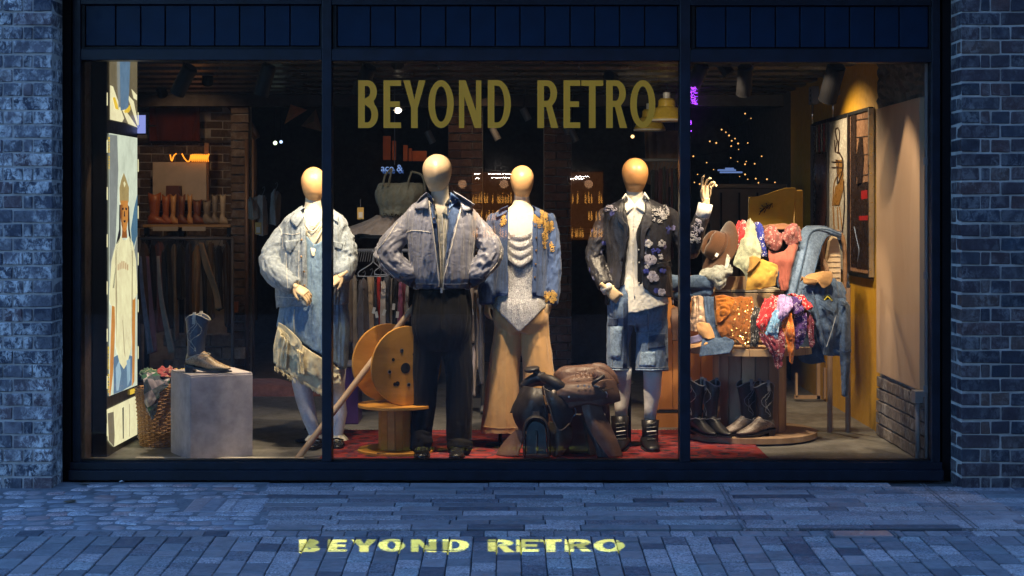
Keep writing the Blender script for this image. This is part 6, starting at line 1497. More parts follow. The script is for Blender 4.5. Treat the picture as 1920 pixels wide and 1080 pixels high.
# trucker jacket
tj = thing('trucker_jacket', W(1550,560,1.1), 'blue denim jacket with tan corduroy collar and yellow patch hanging at right', 'denim jacket')
rows = [[(1496,524,1.12),(1520,520,1.06),(1545,518,1.04),(1570,522,1.06),(1584,534,1.12)],
        [(1484,542,1.08),(1512,544,1.00),(1540,545,.98),(1568,548,1.00),(1588,560,1.06)],
        [(1500,568,1.02),(1520,575,.97),(1544,578,.95),(1568,585,.98),(1590,594,1.05)],
        [(1524,600,.99),(1532,610,.95),(1548,615,.94),(1568,618,.97),(1592,625,1.04)],
        [(1530,635,.98),(1540,640,.96),(1552,645,.95),(1566,645,.98),(1590,655,1.04)],
        [(1540,660,.99),(1546,665,.98),(1553,668,.97),(1562,668,.99),(1580,668,1.03)]]
cloth('body', rows, DEN, tj, nu=46, nv=46, fold=(.020,3.5,1.8), seed=90, crumple=.009)
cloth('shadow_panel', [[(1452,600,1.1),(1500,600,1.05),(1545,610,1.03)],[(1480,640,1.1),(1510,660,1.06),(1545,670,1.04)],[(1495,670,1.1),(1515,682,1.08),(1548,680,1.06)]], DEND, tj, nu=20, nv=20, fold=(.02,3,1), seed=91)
cloth('sleeve', [[(1570,560,1.02),(1584,560,1.0),(1594,575,1.06)],[(1572,620,1.0),(1584,620,.97),(1597,630,1.03)],[(1574,680,1.02),(1586,680,.99),(1596,690,1.04)],[(1578,742,1.06),(1584,744,1.04),(1590,742,1.06)]], DEN, tj, nu=16, nv=40, fold=(.010,2,4), seed=92, crumple=.004)
cloth('collar', [[(1500,528,1.0),(1516,514,.99),(1540,510,.98),(1558,508,.99)],[(1504,518,.98),(1520,521,.95),(1542,514,.95),(1562,518,.97)],[(1508,531,.97),(1526,524,.93),(1540,528,.93),(1558,532,.95)],[(1526,534,.95),(1536,530,.92),(1542,540,.93),(1546,540,.94)]], fabric('tan_corduroy', (.36,.20,.08), .1, .9, 30), tj, nu=24, nv=16, fold=(.006,3,2), seed=93)
cloth('pocket_flap', [[(1534,560,.925),(1550,570,.92),(1568,584,.945)],[(1536,570,.92),(1552,582,.915),(1566,588,.94)]], DEN, tj, nu=10, nv=6)
cloth('patch', [[(1544,556,.935),(1554,552,.93),(1561,560,.94)],[(1547,564,.93),(1555,561,.925),(1562,566,.937)]], fabric('patch_dark', (.02,.03,.02)), tj, nu=6, nv=5)
MB().tube([W(1546,562,.925), W(1552,556,.92), W(1556,560,.92), W(1560,564,.93)], .004, 5).obj('patch_mark', fabric('patch_yellow', (.75,.60,.05)), tj)
cloth('pocket_flap', [[(1575,562,.97),(1584,566,.99)],[(1576,572,.965),(1585,576,.985)]], DEN, tj, nu=6, nv=5)
MB().tube([W(*q) for q in ((1523,546,.955),(1530,580,.935),(1540,620,.92),(1548,650,.93),(1546,664,.95))], .004, 5).obj('seam', SEAMB, tj); MB().tube([W(*q) for q in ((1568,590,.95),(1560,620,.93),(1550,650,.93))], .003, 5).obj('seam', fabric('seam_pale',(.3,.33,.36)), tj)
for q in ((1528,562,.93),(1536,600,.91)): MB().lathe([(0,0),(.006,0),(.006,.002),(0,.003)], frame_to(W(*q), (0,-1,0)), 8).obj('button', METAL, tj)
# boots on the spool base
zb = FLOOR+.0505
for lab, px, y, ang, sm, fm, stt, hh, slp in [
    ('front boot of the pale snakeskin pair, its toe pointing left', 1428, .98, R(205), SHK, SN2, STG, .335, 0), ('rear boot of the pale snakeskin pair beside the wooden slats', 1396, 1.03, R(205), SHK, SN2, STG, .335, 0),
    ('plain black boot of the pair nearest the mullion, toe to the right', 1336, 1.02, R(-60), SHK, SHK, STG, .34, .5), ('black boot with pale stitched front beside the right mullion', 1308, 1.04, R(-60), SHK, SHK, STI, .34, .4)]:
    boot(lab, Vector((W0(px, y), y, zb)), ang, .97, sm, fm, stt, group='cowboy boots on the display spool', slump=slp, h=hh)

# ================= right side wall
XR = 2.42
PLY = woodm('birch_panel', (.50,.33,.21), (.60,.42,.28), .55, (14,3,1.2), bump=.05)
wp = thing('plywood_panel', onX(1690,735,XR), 'tall pale plywood panel fixed to the right side wall', 'panel')
A = onX(1724,735,XR); B = onX(1643,200,XR)
MB().box(XR, XR+.03, A.y, B.y, .465, 2.185).obj('board', PLY, wp, bevel=.002)
sw = empty_struct('right_side_wall')
CRG = plain('rough_render', (.11,.10,.085), .9, bump=1.0, bscale=14, var=.5)
tag(MB().box(XR+.034, 2.72, .07, 1.415, .0, .47).box(XR+.034, 2.72, .07, 1.415, .47, 2.61).obj('brick_backing', MORTD, sw), kind=None)
mb = MB(); n = 18; mrows = []
for i in range(n):
    mrows.append([(XR+.02+rnd.uniform(-.012,.012), .07+1.35*j/21, 2.19+.42*i/(n-1)) for j in range(22)])
V = [p for r_ in mrows for p in r_]; F = [(i*22+j, i*22+j+1, (i+1)*22+j+1, (i+1)*22+j) for i in range(n-1) for j in range(21)]
mesh_obj('rough_concrete', V, F, CRG, sw)
BR3 = brickmat('brick_inner', [(0,(.13,.10,.09)),(.5,(.20,.16,.14)),(1,(.27,.22,.19))], .4)
sb = block_meshes('brick', .06, .2115, .0675, 5, .004, .003, mat=BR3); sbh = block_meshes('brick', .06, .101, .0675, 5, .004, .003, mat=BR3)
for r_ in range(5):
    z = FLOOR+.04+r_*.0779; y = .09-(r_ % 2)*.11
    while y < 1.39:
        a, e = max(y, .09), min(y+.2215, 1.40)
        if e-a > .03:
            o = piece('brick', rnd.choice(sb), (XR+.034, (a+e)/2, z), sw, (rnd.uniform(-.01,.01),0,rnd.uniform(-.015,.015)+(math.pi if rnd.random()<.5 else 0))); o.scale = (1, (e-a-.009)/.2115, 1)
        y += .2215
cd_ = thing('wall_conduit', onX(1718,790,XR-.01), 'grey conduit pipe and switch box low on the brick side wall', 'conduit')
c0 = onX(1719,742,XR-.02); GREY = plain('conduit_grey', (.30,.29,.30), .5)
MB().tube([(XR-.015, c0.y, FLOOR), (XR-.015, c0.y, .41)], .014, 8).obj('pipe', GREY, cd_, smooth=True); MB().box(XR-.045, XR+.02, c0.y-.06, c0.y+.03, .40, .47).obj('switch_box', GREY, cd_, bevel=.003)
vp = thing('wall_pipe', (XR-.01, .20, FLOOR), 'thin vertical pipe at the front end of the right side wall', 'pipe')
c1 = onX(1737,500,XR-.02)
MB().tube([(XR-.02, c1.y, FLOOR), (XR-.02, c1.y, 2.5)], .010, 8).obj('pipe', GREY, vp, smooth=True)
for z in (.5, 1.15, 1.8): MB().lathe([(0,-.02),(.017,-.02),(.017,.02),(0,.02)], Matrix.Translation((XR-.02, c1.y, z)), 10).obj('coupling', GREY, vp)
# framed triptych on the yellow wall
XY = 2.435
tp = thing('framed_pictures', onX(1580,515,XY), 'three tall framed prints in one steel frame on the yellow wall', 'framed pictures')
PZ0, PZ1 = 1.075, 2.205
def yb_(px): return onX(px, 0, XY).y
DKR = plain('print_dark_brown', (.03,.018,.014), .25, bump=0, var=.5); WHT = plain('print_white', (.50,.47,.42), .25, bump=0, var=.06); TANP = plain('print_tan', (.36,.20,.12), .25, bump=0, var=.3); OLV = plain('print_ochre_ink', (.26,.13,.03), .3, bump=0); INK = plain('print_ink', (.035,.018,.01), .3, bump=0); REDI = plain('print_red', (.40,.02,.02), .3, bump=0)
for a, b_, mt in ((1525,1553,DKR),(1555,1591,WHT),(1594,1630,TANP)): MB().box(XY, XY+.02, yb_(b_), yb_(a), PZ0+.02, PZ1-.02).obj('print', mt, tp)
for px in (1523.5, 1554, 1592.5, 1632.5): MB().box(XY-.015, XY+.021, yb_(px)-.012, yb_(px)+.012, PZ0, PZ1).obj('frame_bar', METAL if px > 1600 else plain('frame_grey%d'%px, (.12,.12,.13), .35, metal=.8), tp)
for z in (PZ0-.012, PZ1-.012): MB().box(XY-.012, XY+.02, yb_(1632), yb_(1524), z, z+.022).obj('frame_rail', STEELD, tp)
def ink(pts, r, mat, w=1): MB().tube([onX(px,py,XY)+Vector((-.002,0,0)) for px, py in resample(pts, 26)], [(r,r*.3)]*26 if False else r, 5).obj('ink_line', mat, tp)
ink([(1570,262),(1567,245),(1571,240),(1575,250),(1573,275)], .006, INK); ink([(1566,262),(1567,285),(1571,262),(1573,285),(1568,285)], .006, INK); ink([(1573,285),(1581,300),(1580,325),(1572,345)], .008, INK); ink([(1568,300),(1573,305),(1574,330)], .006, INK)
ink([(1561,304),(1582,304)], .006, INK); ink([(1561,314),(1582,315)], .006, INK); ink([(1571,310),(1571,345)], .008, INK)
flatpoly('ink_shape', [(1562,385),(1567,350),(1578,340),(1583,335),(1582,355),(1574,385)], XY, OLV, tp, -.003)
flatpoly('ink_shape', [(1567,300),(1580,300),(1582,330),(1576,345),(1571,325)], XY, OLV, tp, -.003)
for p in ([(1562,386),(1566,340),(1580,320)], [(1563,388),(1565,430)], [(1571,388),(1573,430)], [(1583,340),(1584,390),(1580,440)], [(1575,388),(1580,430),(1578,450)]): ink(p, .006, OLV if p[0][1] > 380 else INK)
for k in range(5): flatpoly('printed_stripe', [(1531+k*4.5,235-k*1.2),(1533+k*4.5,234.5-k*1.2),(1533+k*4.5,285),(1531+k*4.5,285)], XY, REDI if k % 2 else WHT, tp, -.003)
flatpoly('printed_patch', [(1531,290),(1550,288),(1550,390),(1545,440),(1531,420)], XY, plain('print_umber', (.09,.035,.025), .3, bump=0), tp, -.0035)
for pts in ([(1596,215),(1606,212),(1606,500),(1596,500)], [(1612,258),(1618,258),(1620,300),(1617,345),(1609,350),(1606,300)], [(1606,345),(1630,340),(1630,505),(1606,502)]): flatpoly('printed_figure', pts, XY, DKR, tp, -.004)
for yv in (225, 258, 292, 330): ink([(1606,yv),(1630,yv-3)], .004, INK)
flatpoly('printed_red', [(1616,358),(1628,356),(1628,372),(1616,374)], XY, REDI, tp, -.005); flatpoly('printed_red', [(1612,405),(1629,404),(1629,413),(1612,413)], XY, REDI, tp, -.005)
ink([(1603,425),(1608,450),(1612,470),(1609,490)], .006, plain('print_pale_blue', (.3,.4,.6), .3, bump=0))
# conduits on the yellow wall
CHR = plain('chrome', (.75,.72,.68), .15, metal=1, bump=0)
for i, (px, p0, p1) in enumerate(((1526,196,232),(1565,180,220))):
    t = thing('wall_conduit', onX(px,p0,XY), 'chrome conduit and perforated bracket on the yellow wall, %s' % ('far one' if i == 0 else 'near one'), 'conduit')
    A = onX(px, p0, XY); B = onX(px, p1, XY)
    MB().tube([(XY-.01, A.y, A.z), (XY-.01, A.y, B.z)], .010, 8).obj('pipe', CHR, t, smooth=True)
    MB().box(XY-.03, XY+.02, A.y-.10, A.y+.06, A.z, A.z+.14).obj('bracket', plain('galv%d'%i, (.38,.38,.36), .4, metal=.8), t, bevel=.003)
    for k in range(3): MB().lathe([(0,0),(.010,0),(.010,.003),(0,.003)], frame_to((XY-.031, A.y-.02, A.z+.03+k*.04), (-1,0,0)), 10).obj('hole', HOLE, t)
yt = thing('yellow_tote', W(1450,420,2.2), 'big yellow canvas with a dark sketch behind the heap of clothes', 'canvas tote')
MUS = fabric('mustard_canvas', (.50,.30,.03), .08, .85)
cloth('front', [[(1404,370,2.1),(1430,366,2.1),(1470,353,2.1),(1492,352,2.1)],[(1403,395,2.1),(1430,395,2.1),(1465,390,2.1),(1490,390,2.1)],[(1402,425,2.1),(1430,425,2.1),(1460,425,2.1),(1486,425,2.1)]], MUS, yt, nu=20, nv=20, fold=(.01,2,1), seed=95, thick=.01)
MB().box(W(1490,0,2.1).x, W(1506,0,2.1).x, 2.1, 2.3, W(0,430,2.1).z, W(0,356,2.1).z).obj('side', MUS, yt, bevel=.01)
for k in range(7): MB().tube([W(1422+k*3.5+rnd.uniform(-2,2), 400-k*2+rnd.uniform(-6,6), 2.085), W(1430+k*3, 392-k*2, 2.085), W(1424+k*4, 384+rnd.uniform(-4,8), 2.085)], .003, 5).obj('sketch_line', INK, yt)
# ------------------------------------------------------------------ western saddle on its stand
def leather(name, c0, c1, rough=.4, tool=.0):
    m, nt, b = nodemat(name); v = mapping(nt)
    r = ramp(nt, noise(nt, v, 14, 7, .7), [(.3, c0), (.7, c1)]).outputs[0]; nt.links.new(r, b.inputs['Base Color'])
    nt.links.new(ramp(nt, noise(nt, v, 30, 5), [(.3,(rough*.7,)*3),(.7,(rough*1.4,)*3)]).outputs[0], b.inputs['Roughness'])
    nn = bumpn(nt, noise(nt, v, 90, 6, .7), .35, .002)
    if tool:
        w = nt.nodes.new('ShaderNodeTexWave'); w.inputs['Scale'].default_value = 12; w.inputs['Distortion'].default_value = 14; w.inputs['Detail'].default_value = 2; nt.links.new(v, w.inputs[0]); nn = bumpn(nt, w.outputs[1], tool*.6, .0015, nn)
    nt.links.new(nn, b.inputs['Normal']); return m
LB = leather('saddle_brown', (.085,.045,.032), (.16,.088,.062), .5, .25); LT = leather('saddle_tooled_seat', (.085,.042,.028), (.15,.078,.052), .55, .9)
LK = leather('saddle_black', (.014,.012,.013), (.040,.032,.030), .45); LO = leather('saddle_olive', (.035,.030,.018), (.07,.06,.04), .5); TEAL = leather('stirrup_teal', (.02,.05,.06), (.06,.12,.13), .5)
ysd = .52
sd = thing('western_saddle', W(1060, 858, ysd), 'tooled brown western saddle with horn and stirrup on a low stand at front centre', 'saddle')
def blob(name, chains, mat, seed=1, voxel=.0065, smooth=3, **k):
    V, F = garment(chains, voxel=voxel, smooth=smooth, seed=seed, **k); return mesh_obj(name, V, F, mat, sd, smooth=True)
# seat: padded brown, seen from the side
blob('seat', [('limb', [(1046,716,ysd,11),(1056,708,ysd,19),(1080,706,ysd,20),(1106,704,ysd,20),(1124,702,ysd,19)], (.006,5,3)), ('limb', [(1050,728,ysd-.06,12),(1080,722,ysd-.07,18),(1110,718,ysd-.06,17)], (.002,6,3)), ('limb', [(1050,722,ysd+.10,12),(1080,716,ysd+.10,17),(1110,712,ysd+.10,17)], (.002,6,3))], LT)
blob('cantle', [('limb', [(1112,690,ysd,10),(1128,694,ysd,13),(1143,706,ysd,13),(1152,722,ysd,11)], (.002,6,3)), ('limb', [(1118,700,ysd-.09,11),(1136,712,ysd-.10,13),(1148,730,ysd-.09,12)], (.002,6,3)), ('limb', [(1118,700,ysd+.12,11),(1140,715,ysd+.12,13)], (.002,6,3))], LB, 2)
blob('seat_jockey', [('limb', [(1024,730,ysd-.10,12),(1050,738,ysd-.14,20),(1080,738,ysd-.15,21),(1110,736,ysd-.15,21),(1135,738,ysd-.14,17)], (.003,5,3)), ('limb', [(1050,745,ysd-.15,16),(1066,750,ysd-.16,14)], (.002,5,3))], LB, 3)
cloth('skirt', [[(1028,728,ysd-.13),(1060,725,ysd-.17),(1095,722,ysd-.18),(1130,712,ysd-.17),(1152,712,ysd-.12)],[(1030,745,ysd-.14),(1060,748,ysd-.19),(1095,742,ysd-.2),(1132,738,ysd-.19),(1160,732,ysd-.13)],[(1050,760,ysd-.14),(1066,763,ysd-.19),(1095,755,ysd-.2),(1130,758,ysd-.19),(1163,750,ysd-.13)],[(1058,763,ysd-.14),(1070,765,ysd-.18),(1098,757,ysd-.19),(1126,760,ysd-.18),(1158,752,ysd-.13)]], LB, sd, thick=.007, nu=30, nv=20, fold=(.003,2,2), seed=2)
MB().tube([W(*q) for q in resample([(1104,742,ysd-.205),(1120,736,ysd-.205),(1134,731,ysd-.2),(1150,728,ysd-.17)], 16)], .003, 5).obj('seam', LK, sd)
# fork, swell, horn
blob('fork', [('limb', [(980,724,ysd-.02,7),(992,715,ysd-.03,9),(1006,709,ysd-.04,10),(1022,708,ysd-.05,11)], (.001,4,2)), ('limb', [(1018,709,ysd-.10,8),(1034,714,ysd-.15,10.5),(1050,724,ysd-.17,10),(1067,737,ysd-.16,5)], (.001,4,2)), ('limb', [(984,722,ysd+.1,9),(1010,712,ysd+.1,12),(1040,718,ysd+.1,12)], (.001,4,2))], LK, 5, smooth=4)
blob('horn_neck', [('limb', [(1012,712,ysd-.04,9),(1007,702,ysd-.04,7),(1005,694,ysd-.04,7.5)], (.0,4,2))], LK, 6, smooth=2)
hc_ = W(997,692.5,ysd-.04); Mh = frame_to(hc_, Vector((-.18,-.15,1)))
MB().lathe([(0,-.010),(.035,-.012),(.046,-.004),(.047,.004),(.040,.011),(0,.014)], Mh, 28).obj('horn_cap', LK, sd, smooth=True)
MB().tube([W(*q) for q in resample([(1012,696,ysd-.05),(1020,706,ysd-.09),(1036,712,ysd-.16),(1052,724,ysd-.19),(1066,738,ysd-.19)], 20)], .004, 6).obj('swell_binding', METAL if False else LK, sd, smooth=True)
MB().lathe([(0,-.004),(.018,-.004),(.020,.0),(.012,.006),(0,.007)], frame_to(W(1038,737,ysd-.20), (0,-1,.2)), 18).obj('concho', plain('aged_silver', (.32,.28,.24), .4, metal=.8), sd, smooth=True)
for q in ((1067,744),(1084,724),(1096,723),(1105,725)): MB().lathe([(0,0),(.006,0),(.006,.003),(0,.004)], frame_to(W(q[0],q[1],ysd-.215), (0,-1,.2)), 8).obj('rivet', METAL, sd)
MB().tube([W(*q) for q in resample([(1110,719,ysd-.19),(1118,714,ysd-.21),(1128,708,ysd-.20),(1133,704,ysd-.18)], 12)], [.006,.009,.012,.012,.011,.010,.010,.011,.012,.012,.009,.006], 10).obj('rolled_strap', LK, sd, smooth=True)
MB().tube([W(1113,723,ysd-.215), W(1124,726,ysd-.215)], .006, 8).obj('buckle', METAL, sd); MB().tube([W(*q) for q in ((1136,734,ysd-.2),(1139,739,ysd-.21),(1138,745,ysd-.2))], .003, 6).obj('buckle_ring', METAL, sd)
for k in range(4):
    P = [W(1084+k*9+8*math.cos(t)*(1-t/9), 702+7*math.sin(t)*(1-t/9), ysd-.115) for t in [i*.5 for i in range(14)]]
    MB().tube([p+Vector((0,-.012-.004*k%.01,0)) for p in P], .0018, 4).obj('tooled_scroll', leather('scroll_%d'%k, (.20,.09,.05), (.3,.14,.08)), sd)
# skirts and fenders
def lsheet(name, rows, mat, fold=(.004,2,1), seed=1, thick=.007, nu=22, nv=26): return cloth(name, rows, mat, sd, thick=thick, nu=nu, nv=nv, fold=fold, seed=seed)
lsheet('front_skirt', [[(981,724,ysd-.05),(996,726,ysd-.14),(1016,728,ysd-.17)],[(970,745,ysd-.06),(990,748,ysd-.19),(1020,750,ysd-.21)],[(962,772,ysd-.08),(985,775,ysd-.20),(1028,780,ysd-.2)],[(966,790,ysd-.09),(984,798,ysd-.19),(1024,800,ysd-.19)],[(974,804,ysd-.1),(984,808,ysd-.18),(1010,806,ysd-.18)]], LK, seed=3)
lsheet('near_flap', [[(1019,726,ysd-.17),(1035,735,ysd-.20),(1060,745,ysd-.18)],[(1024,745,ysd-.20),(1045,752,ysd-.22),(1070,758,ysd-.18)],[(1032,770,ysd-.21),(1050,775,ysd-.22),(1074,775,ysd-.18)],[(1038,792,ysd-.2),(1052,796,ysd-.21),(1070,790,ysd-.18)],[(1046,803,ysd-.2),(1054,806,ysd-.2),(1064,800,ysd-.18)]], LK, seed=4)
MB().tube([W(*q) for q in resample([(1019,724,ysd-.19),(1023,745,ysd-.22),(1032,770,ysd-.225),(1038,790,ysd-.22),(1047,805,ysd-.21),(1056,805,ysd-.21),(1068,794,ysd-.20)], 30)], .0035, 6).obj('flap_edge', leather('edge_tan', (.12,.09,.07), (.2,.16,.13)), sd, smooth=True)
lsheet('fender', [[(1031,790,ysd-.14),(1050,795,ysd-.16),(1072,800,ysd-.12)],[(1030,820,ysd-.16),(1050,825,ysd-.18),(1072,822,ysd-.14)],[(1031,845,ysd-.17),(1048,848,ysd-.18),(1062,842,ysd-.15)],[(1033,854,ysd-.17),(1044,857,ysd-.18),(1052,854,ysd-.16)]], LO, seed=5)
lsheet('rear_strap', [[(1090,755,ysd-.16),(1106,756,ysd-.18),(1126,758,ysd-.16)],[(1096,785,ysd-.18),(1112,782,ysd-.20),(1134,778,ysd-.17)],[(1108,810,ysd-.2),(1126,806,ysd-.22),(1148,804,ysd-.18)],[(1124,835,ysd-.22),(1142,832,ysd-.23),(1160,832,ysd-.20)],[(1142,858,ysd-.23),(1155,858,ysd-.24),(1168,856,ysd-.21)]], LB, seed=6)
lsheet('under_strap', [[(1094,790,ysd-.10),(1110,795,ysd-.12)],[(1104,815,ysd-.13),(1128,820,ysd-.14)],[(1116,840,ysd-.15),(1140,842,ysd-.16)],[(1120,858,ysd-.16),(1150,858,ysd-.17)]], LK, seed=7)
lsheet('floor_flap', [[(966,808,ysd-.10),(974,804,ysd-.12),(982,810,ysd-.14)],[(946,828,ysd-.08),(960,830,ysd-.12),(978,832,ysd-.16)],[(930,852,ysd-.08),(948,853,ysd-.14),(972,852,ysd-.18)],[(938,855,ysd-.1),(952,857,ysd-.15),(974,855,ysd-.18)]], LB, seed=8, nu=14, nv=16)
lsheet('side_wing', [[(972,742,ysd-.02),(976,746,ysd-.06)],[(962,760,ysd-.02),(968,766,ysd-.08)],[(956,774,ysd-.02),(960,774,ysd-.05)]], LK, seed=9, nu=8, nv=10)
lsheet('back_strap', [[(1133,758,ysd-.02),(1142,758,ysd-.03)],[(1136,790,ysd-.02),(1144,790,ysd-.03)],[(1136,812,ysd-.03),(1146,812,ysd-.04)]], LB, nu=6)
# stirrup: tall arch with a deep tread
arch = [(984,856),(983,830),(983,806),(988,790),(997,783),(1006,782),(1016,785),(1024,794),(1027,808),(1028,830),(1029,856)]
MB().tube([W(px,py,ysd-.22) for px, py in resample(arch, 40)[:, :2]], [(.010,.038)]*40, 12).obj('stirrup_frame', LK, sd, smooth=True)
V = []; pts = [tuple(q) for q in resample([(px,py) for px, py in arch], 30)]
ring0 = [W(1006+(px-1006)*.84, 858+(py-858)*.88, ysd-.235) for px, py in pts]; ring1 = [Vector((p.x, ysd-.19, p.z)) for p in ring0]
MB().loft([ring1, ring0]).obj('stirrup_cover', TEAL, sd)
MB().tube([W(px,py,ysd-.247) for px, py in pts[:]], .0025, 5).obj('stirrup_piping', leather('piping_red', (.16,.03,.02), (.3,.06,.04)), sd)
MB().box(*(lambda a, b_: (a.x, b_.x, ysd-.25, ysd-.18, b_.z, a.z))(W(986,850,ysd-.22), W(1027,857,ysd-.22))).obj('tread', LK, sd, bevel=.003)
MB().tube([W(1006,808,ysd-.245), W(1006,856,ysd-.245)], .006, 5).obj('cover_seam', LK, sd)
lsheet('stirrup_leather', [[(998,768,ysd-.21),(1012,768,ysd-.21)],[(999,788,ysd-.225),(1012,788,ysd-.225)]], LK, nu=6, nv=8)
MB().tube([W(1069+11*math.cos(t), 772+11*math.sin(t), ysd-.17) for t in [2*math.pi*k/20 for k in range(21)]], .004, 6).obj('rigging_ring', plain('ring_dull', (.15,.20,.22), .35, metal=.9), sd, smooth=True)
# stand
ss = thing('saddle_stand', W(1085, 858, ysd), 'rough wooden stand under the saddle', 'stand')
SW = woodm('stand_oak', (.10,.06,.035), (.20,.12,.07), .6, (8,8,1.5), bump=.3)
for (a, b_) in (((1066,775),(1058,858)),((1098,775),(1112,858)),((1066,775),(1062,858))):
    k = .10 if a[0] == 1066 and b_[0] == 1062 else -.02
    MB().tube([W(*a,ysd+k), W(*b_,ysd+k*1.6)], [(.045,.03),(.055,.03)], 4).obj('leg', SW, ss)
MB().obox(Matrix.Translation(W(1080,765,ysd)), .36, .16, .05).obj('top_rail', SW, ss, bevel=.006)
MB().obox(Matrix.Translation(W(1082,822,ysd+.02)), .20, .03, .28).obj('panel', SW, ss, bevel=.003)
# ------------------------------------------------------------------ the shop behind the window
def lin(a, b_, n): return [a+(b_-a)*i/(n-1) for i in range(n)]
BR2 = brickmat('brick_vault', [(0,(.06,.035,.022)),(.5,(.11,.07,.042)),(1,(.15,.10,.065))], .15)
BR4 = brickmat('brick_back_dark', [(0,(.07,.03,.02)),(.5,(.12,.05,.035)),(1,(.14,.07,.045))], .1)
# vaulted brick end wall
yv_ = 6.0
vw = thing('vaulted_brick_wall', W(420,600,yv_), 'arched brick wall with a dark ledge at the back left of the shop', 'brick wall')
arch_pts = [(376,166),(390,172),(405,182),(420,195),(435,210),(448,226),(458,240),(468,256),(474,268)]
V = [W(*q, yv_) for q in [(240,120),(300,132),(340,146)]+arch_pts+[(474,700),(240,700)]]
mesh_obj('masonry', [Vector((v.x,yv_+.05,v.z)) for v in V], [tuple(range(len(V)))], MORTD, vw, solid=.05)
bks = block_meshes('brick', .213, .05, .0675, 5, .004, .003, mat=BR2); far = MB(); cnt = 0
for r_ in range(38):
    z = W(0,262,yv_).z+.06+(r_-20)*.0779; x = W(262,0,yv_).x - (r_ % 2)*.11
    while x+.2 < W(476,0,yv_).x:
        p = np.array([[x+.11, yv_, z]]); px, py = project(p)
        top = np.interp(px[0], [240,300,340]+[a[0] for a in arch_pts], [120,132,146]+[a[1] for a in arch_pts])
        if py[0] > top+6 and z > .1 and not (278 < px[0] < 374 and 160 < py[0] < 264) and not (284 < px[0] < 386 and 300 < py[0] < 378) and not (268 < px[0] < 430 and 440 < py[0] < 585):
            if cnt < 300: piece('brick', rnd.choice(bks), (x+.11, yv_+.015, z), vw, (rnd.uniform(-.02,.02),0,0)); cnt += 1
            else: far.box(x+.004, x+.217, yv_-.01, yv_+.04, z-.034, z+.034)
        x += .2235
if far.F: tag(far.obj('bricks_low', BR2, vw), kind='stuff')
A = W(262,264,yv_); B = W(474,269,yv_); MB().box(A.x, B.x, yv_-.10, yv_+.02, B.z, A.z).obj('ledge', DARKW, vw)
MB().tube([W(q[0]+2,q[1]-3,yv_-.03) for q in arch_pts]+[W(478,290,yv_-.03), W(478,600,yv_-.03)], .022, 8).obj('conduit_pipe', plain('old_conduit', (.08,.05,.03), .5), vw, smooth=True)
MB().tube([W(q[0]+9,q[1]-9,yv_-.03) for q in arch_pts], .03, 8).obj('arch_rib', plain('arch_rib', (.05,.03,.02), .7), vw, smooth=True)
# red hanging
rh = thing('red_hanging', W(327,264,5.8), 'dark red cloth banner hanging under the vault', 'banner')
REDC = fabric('oxblood_cloth', (.09,.015,.006), .35, .8, 3, 300)
cloth('cloth', [[(280,166,5.8),(327,166,5.8),(375,168,5.8)],[(280,215,5.8),(327,215,5.8),(375,216,5.8)],[(280,264,5.8),(327,264,5.8),(375,264,5.8)]], REDC, rh, fold=(.05,4,.3), nu=40, seed=3)
# white board and neon scribble
wb = thing('white_board', W(337,376,5.7), 'pale blank board leaning above the boots shelf', 'board')
A = W(287,304,5.7); B = W(388,376,5.7); MB().box(A.x, B.x, 5.68, 5.71, B.z, A.z).obj('board', plain('board_cream', (.52,.44,.36), .6), wb, bevel=.004)
A = W(384,268,5.72); B = W(392,378,5.72); MB().box(A.x, B.x, 5.70, 5.75, B.z, A.z).obj('post', woodm('board_post', (.2,.09,.03), (.3,.14,.05)), wb)
nn_ = thing('neon_sign', W(355,303,5.66), 'orange neon scribble sign glowing above the pale board', 'neon sign')
NEO = emis('neon_orange', (1,.28,.02), .5); SQ = [(319,290),(322,302),(326,292),(331,288)]
MB().tube([W(*q,5.64) for q in resample(SQ, 12)[:, :2]], .006, 6).obj('tube', NEO, nn_)
MB().tube([W(*q,5.64) for q in resample([(341,288),(346,297),(352,303),(356,300),(358,290)], 14)[:, :2]], .006, 6).obj('tube', NEO, nn_)
for k in range(9):
    x = 356+k*3.8; MB().tube([W(*q,5.64) for q in resample([(x,302),(x+2,294),(x+6,288+rnd.uniform(0,2)),(x+3,297),(x+5,303)], 12)[:, :2]], .005, 6).obj('tube', NEO, nn_)
